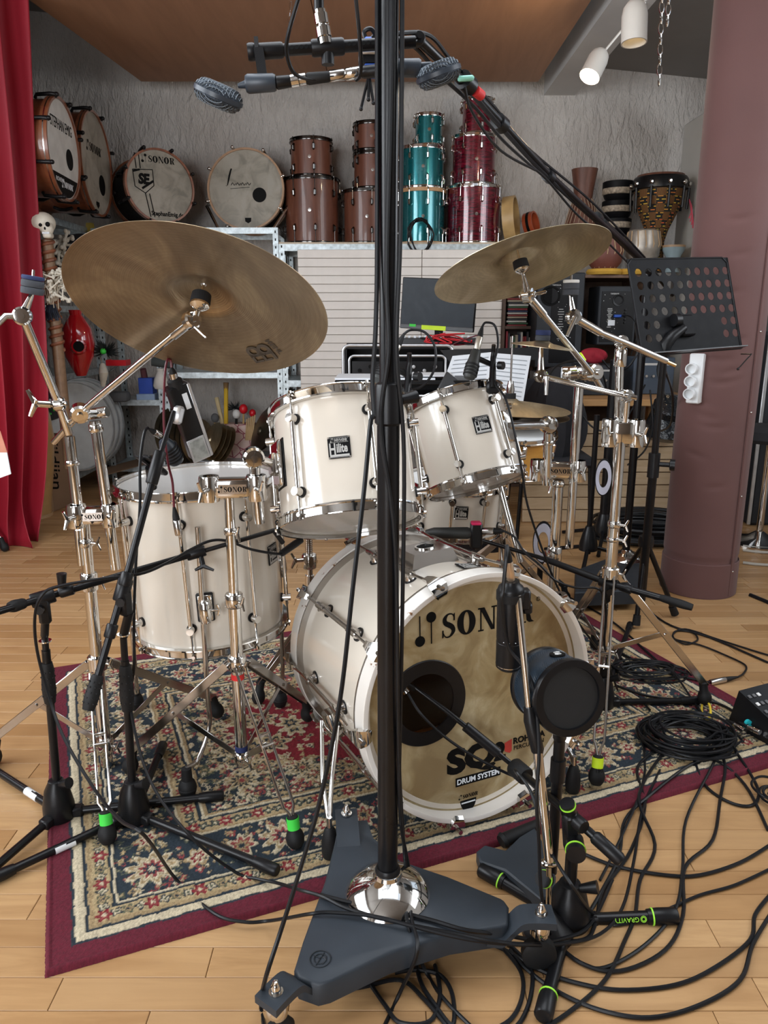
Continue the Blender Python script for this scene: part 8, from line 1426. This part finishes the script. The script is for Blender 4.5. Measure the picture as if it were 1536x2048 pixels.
t = thing('white_bag', P(322, 772, 5.45), 'small white cloth bag hanging at the middle shelf post', 'bag'); c_ = P(322, 760, 5.45); obj('bag_cloth', M(fr(c_ + V((0, 0, -.06)), (0, 0, 1))).lathe([(0, 0), (.045, .0), (.055, .02), (.045, .07), (.022, .12), (.028, .14), (0, .14)], n=20), mt('off_white_cloth', (.62, .60, .56), .9), t)
t = thing('dark_pouch', P(322, 728, 5.45), 'dark green grey roll lying on the middle shelf edge', 'roll'); obj('roll_body', M().tube([P(305, 722, 5.45), P(345, 728, 5.45)], .035, 14), mt('green_grey_cloth', (.05, .06, .058), .8), t)
# round white drum heads stacked on edge
for k, (du, rr_) in enumerate(((0, .295), (9, .30), (18, .30), (25, .27))):
    c_ = P(158 + du * 1.2, 866 - 2 * k, 5.1 + .09 * k); c_.z = rr_ + .02 + .16; nv = V((.86, -.50, .10)).normalized(); lab = ('front one', 'second', 'third', 'rearmost')[k]; t = thing('round_membrane', (c_.x, c_.y, c_.z - rr_), 'white round drumhead with grey hoop, %s of four under the left shelf' % lab, 'drumhead'); T = fr(c_, nv)
    obj('film', M(T).lathe([(0, 0), (rr_ - .015, 0), (rr_ - .006, -.008)], n=48), mt('translucent_white_film', (.52, .56, .57), .35), t); obj('hoop', M(T).lathe([(rr_ - .010, -.012), (rr_ + .002, -.012), (rr_ + .002, .004), (rr_ - .006, .004), (rr_ - .010, -.012)], n=48), alu, t)
# cardboard box with script lettering
card = mt('cardboard', (.26, .165, .10), .8, 0, .08, vs=6); t = thing('cardboard_box', (-2.05, 4.6, 0), 'brown cardboard box with black script standing on the floor at the curtain', 'box')
A_ = F(122, 1018); B_ = F(205, 985); cz = P(122, 872, A_.y).z; d = (B_ - A_); d.z = 0; Ld = d.length; dn = d.normalized(); ax = V((-dn.y, dn.x, 0)); bx0 = A_
def cb(a, b_, z0, z1, m): m.add([bx0 + dn * a + ax * b_[0] + V((0, 0, z0)), bx0 + dn * a + ax * b_[1] + V((0, 0, z0)), bx0 + dn * a + ax * b_[1] + V((0, 0, z1)), bx0 + dn * a + ax * b_[0] + V((0, 0, z1))], [(0, 1, 2, 3)])
Tb2 = Matrix((dn, ax, V((0, 0, 1)))).transposed().to_4x4(); Tb2.translation = bx0; bxm = M(Tb2); bxm.box((-.10, .25, cz / 2), (.45, .5, cz), b=.003); cbx = obj('carton', bxm, card, t); obj('carton_seam', M(Tb2).box((-.10, -.001, cz * .5), (.05, .002, cz)), mt('packing_tape', (.33, .22, .13), .4), cbx)
text('carton_lettering', 'Zildjian', .135, Tb2 @ fr((-.02, -.0015, cz * .68), (0, -1, 0), (0, 0, -1)), ink, cbx, .0006, .9, .001, shear=.25)
t = thing('flat_carton', (B_.x + .4, B_.y + .2, 0), 'flat brown carton lying under the left shelf against the wall', 'box'); a, b = F(222, 1000), F(332, 962); a2 = V((a.x, a.y, 0)); m = M(); m.beam(F(215, 985, .06), F(332, 948, .06), .012, .12, up=(0, 1, 0)); obj('carton_side', m, card, t); obj('carton_top', M().prism([(F(215, 985).x, F(215, 985).y), (F(332, 948).x, F(332, 948).y), (F(332, 948).x - .1, F(332, 948).y + .25), (F(215, 985).x - .1, F(215, 985).y + .25)], .006, z0=.12), card, t)
# conga behind the curtain edge
cg = F(92, 1040); t = thing('conga', (cg.x, cg.y, 0), 'tall golden wooden conga half hidden by the red curtain', 'drum'); T = Matrix.Translation((cg.x - .13, cg.y + .1, 0)); obj('body', M(T).lathe([(0, 0), (.115, 0), (.125, .1), (.16, .32), (.175, .48), (.165, .60), (.145, .70), (0, .70)], n=40), mt('golden_conga_wood', (.50, .31, .13), .35, 0, .1, Coat_Weight=.5), t); obj('rim', M(T).lathe([(.145, .66), (.155, .66), (.155, .70), (.145, .71), (.145, .66)], n=40), chrome, t); obj('base_ring', M(T).ring(.115, .121, .02, n=40), pine, t)
# mallets, brushes and sticks in a floral box + leaning cymbals
zm = zq(922, u=450); t = thing('floral_box', P(468, 905, 5.66), 'pink floral box full of mallets in the middle shelf', 'box'); a, b = P(436, 905, 5.66), P(508, 848, 5.66)
def floral():
    n = N('floral_paper'); vo = n.n('TexVoronoi', feature='DISTANCE_TO_EDGE'); vo.inputs['Scale'].default_value = 16; n.l(n.co(), vo.inputs['Vector']); n.set(n.ramp(vo.outputs['Distance'], [(.02, (.25, .04, .07)), (.06, (.58, .42, .38)), (.5, (.62, .47, .42))]), .7); return n.m
obj('box_body', M().box(((a.x + b.x) / 2, 5.70, zm + (b.z - zm) / 2), (b.x - a.x, .12, b.z - zm), b=.002), floral(), t)
def mallet(p, q, r, mat, label, head=None, hr=.02, nm='mallet'):
    t = thing(nm, p, label, nm.replace('_', ' ')); obj('handle', M().tube([p, q], r, 8), mat, t)
    if head: obj('head', M().sph(q, hr, (1, 1, 1.15), 14), head, t)
wd = MATS['golden_ash']; mallet(P(448, 860, 5.70), P(433, 795, 5.74), .016, mt('pale_bamboo', (.62, .50, .28), .6), 'thick pale bamboo beater leaning left in the floral box', nm='beater'); mallet(P(452, 860, 5.68), P(452, 768, 5.70), .016, mt('yellow_handle', (.70, .45, .03), .4), 'yellow handled brush with brown straw tip standing upright in the floral box', None, nm='brush')
t = obj('straw_tip', M().tube([P(452, 800, 5.70), P(452, 765, 5.70)], [.012, .02], 10), mt('brown_straw', (.27, .16, .07), .9), label='brown straw tip of the tall brush in the floral box', cat='brush tip')
mallet(P(487, 862, 5.68), P(487, 818, 5.68), .007, wd, 'red felt mallet with round head in the floral box', MATS['bright_red_plastic'], .032); mallet(P(500, 862, 5.72), P(505, 826, 5.74), .007, wd, 'second red felt mallet half hidden on the right of the first', MATS['bright_red_plastic'], .026); mallet(P(472, 862, 5.66), P(473, 828, 5.66), .010, blackp, 'short mallet with wide white felt head in the floral box', MATS['felt_white'], .030)
mallet(P(430, 868, 5.66), P(430, 836, 5.66), .007, wd, 'mallet with grey felt head at the left end of the floral box', MATS['grey_felt'], .030); puff(P(470, 815, 5.72), .07, 80, fl, 'small black bristle brush standing in the floral box', 'bristle_brush', 'brush', 6)
for k in range(5): p_, q_ = P(492 + 3 * k, 880, 5.64), P(494 + 4 * k, 838 - 2 * k, 5.62); obj('drumstick', M().tube([p_, q_], [.008, .005], 8), mt('pale_stick', (.55, .38, .2), .5), label='pale wooden drumstick at the right of the floral box, %s from the left' % ORD[k], cat='drumstick', group='drumsticks in the floral box')
obj('pink_print', M().sph(P(457, 866, 5.62), .032, (1, .2, .8), 12), mt('hot_pink', (.65, .03, .16), .6), label='hot pink card stuck to the front of the floral box', cat='card')
def lean_cym(u, v, r, nrm, D, mat, label, group):
    c_ = P(u, v, D); nv = V(nrm).normalized(); T = fr(c_, nv); t = obj('cymbal', M(T).lathe([(0, .018), (r * .15, .015), (r * .2, .006), (r, -.012), (r, -.0135), (r * .2, .0045), (r * .15, .013), (0, .0165)], n=40), mat, label=label, cat='cymbal', group=group); return t
dkc = mt('blackened_bronze', (.10, .085, .06), .35, .9, .3)
for k in range(7): lean_cym(352 + 9 * k, 872 + 2 * k, .20 - .004 * k, (.86 + .01 * k, -.42, .18), 5.50 + .02 * k, dkc if k < 5 else dark_bronze, 'dark cymbal on edge left of the floral box, %s from the left' % ORD[k], 'cymbals on edge left of the floral box')
for k in range(4): lean_cym(420 + 9 * k, 880 + 3 * k, .14, (-.75, -.5, .45), 5.42 + .02 * k, MATS['light_bronze'] if 'light_bronze' in MATS else light_bronze, 'small bronze cymbal leaning in front of the floral box, %s from the left' % ORD[k], 'small cymbals before the floral box')
for k in range(8): lean_cym(520 + 6 * k, 862 - 5 * k, .17 + .004 * k, (-.82, -.42, .38), 5.44 + .02 * k, dkc, 'dark cymbal in the fan right of the floral box, %s from the left' % ORD[k], 'cymbals fanned right of the floral box')
obj('felt_mat', M().box(P(450, 921, 5.6), (.75, .25, .012), b=.004), mt('blue_grey_felt', (.05, .07, .085), .95), label='blue grey felt mat under the cymbals on the middle shelf', cat='mat')
# things high on the left shelf
t = thing('dark_bag', P(150, 490, 5.1), 'dark rumpled bag on the upper deck of the left shelf', 'bag'); t2 = cloth_lump(P(165, 510, 5.2), .18, .12, .13, dk, 'dark rumpled cloth bundle on the upper deck of the left shelf', 'cloth', 'cloth_bundle', 8); bpy.data.objects.remove(t)
t = thing('bone_rattle', P(128, 505, 4.95), 'pale knotted rattle of bones beside the skull staff', 'rattle'); c_ = P(128, 500, 4.9)
for i in range(12): bone_at(c_ + V((rc.uniform(-.08, .08), rc.uniform(-.03, .03), rc.uniform(-.07, .07))), (rc.uniform(-1, 1), .1, rc.uniform(-1, 1)), .10, t, .012)
t = thing('bone_rattle', P(122, 585, 4.75), 'black and white cluster of small bones low beside the skull staff', 'rattle'); c_ = P(116, 575, 4.25)
for i in range(14): bone_at(c_ + V((rc.uniform(-.06, .06), rc.uniform(-.03, .03), rc.uniform(-.07, .07))), (rc.uniform(-1, 1), .1, rc.uniform(-1, 1)), .08, t, .009)
obj('cowbell', M().prism([(-.03, -.05), (.03, -.05), (.02, .05), (-.02, .05)], .04, fr(P(183, 462, 5.70), (0, -1, 0))), mt('yellow_paint', (.7, .5, .08), .4), label='small yellow cowbell beside the top of the left shelf post', cat='cowbell')
t = thing('crate', P(165, 775, 5.0), 'black plastic crate full of small shiny things under the red pot drum', 'crate'); c_ = V((-2.33, 5.05, zt3 - .16)); obj('crate_body', M().box(c_, (.46, .9, .24), b=.01), blackp, t)
for k in range(40): obj('trinket', M().sph(V((-2.09, 4.65 + rc.uniform(0, .8), zt3 - .16 + rc.uniform(-.08, .09))), rc.uniform(.005, .010), n=6), rc.choice([paper, chrome, green_tape, bone]), t)
# hanging paper at the left edge, foot of another stand
t = thing('hanging_print', P(5, 910, 1.6), 'corner of an orange and white paper print at the left edge', 'paper'); pts = [P(-60, 800, 1.6), P(0, 862, 1.6), P(14, 905, 1.6), P(-60, 905, 1.6)]; nq = V((0, .002, 0)); obj('printed_part', M().add(pts + [p + nq for p in pts], [(0, 1, 2, 3), (7, 6, 5, 4), (0, 4, 5, 1), (1, 5, 6, 2)]), mt('orange_pink_print', (.55, .22, .14), .6, 0, .25, vs=12), t, smooth=False); pts = [P(-60, 905, 1.6), P(14, 905, 1.6), P(22, 948, 1.6), P(0, 956, 1.6), P(-60, 962, 1.6)]; obj('white_margin', M().add(pts + [p + nq for p in pts], [(0, 1, 2, 3, 4), (9, 8, 7, 6, 5)]), paper, t, smooth=False)
fq = F(8, 1092, .03); t = thing('stand_foot', fq, 'black rubber foot of a stand just inside the left edge on the bare floor', 'stand'); foot_rubber(fq, t, (-.3, 0, 1)); obj('leg', M().cyl(fq + V((-.01, 0, .04)), fq + V((-.35, 0, .45)), .008), chrome, t)

t = thing('black_case', (P(1530, 900, 4.3).x, 4.35, 0), 'tall black case in the shade behind the column at the right edge', 'case'); xx = P(1500, 900, 4.3).x; obj('case_body', M().box((xx + .35, 4.5, .55), (.6, .35, 1.1), b=.02), spk, t); obj('case_edge', M().box((xx + .05, 4.32, .55), (.02, .01, 1.08), b=.002), alu, t)
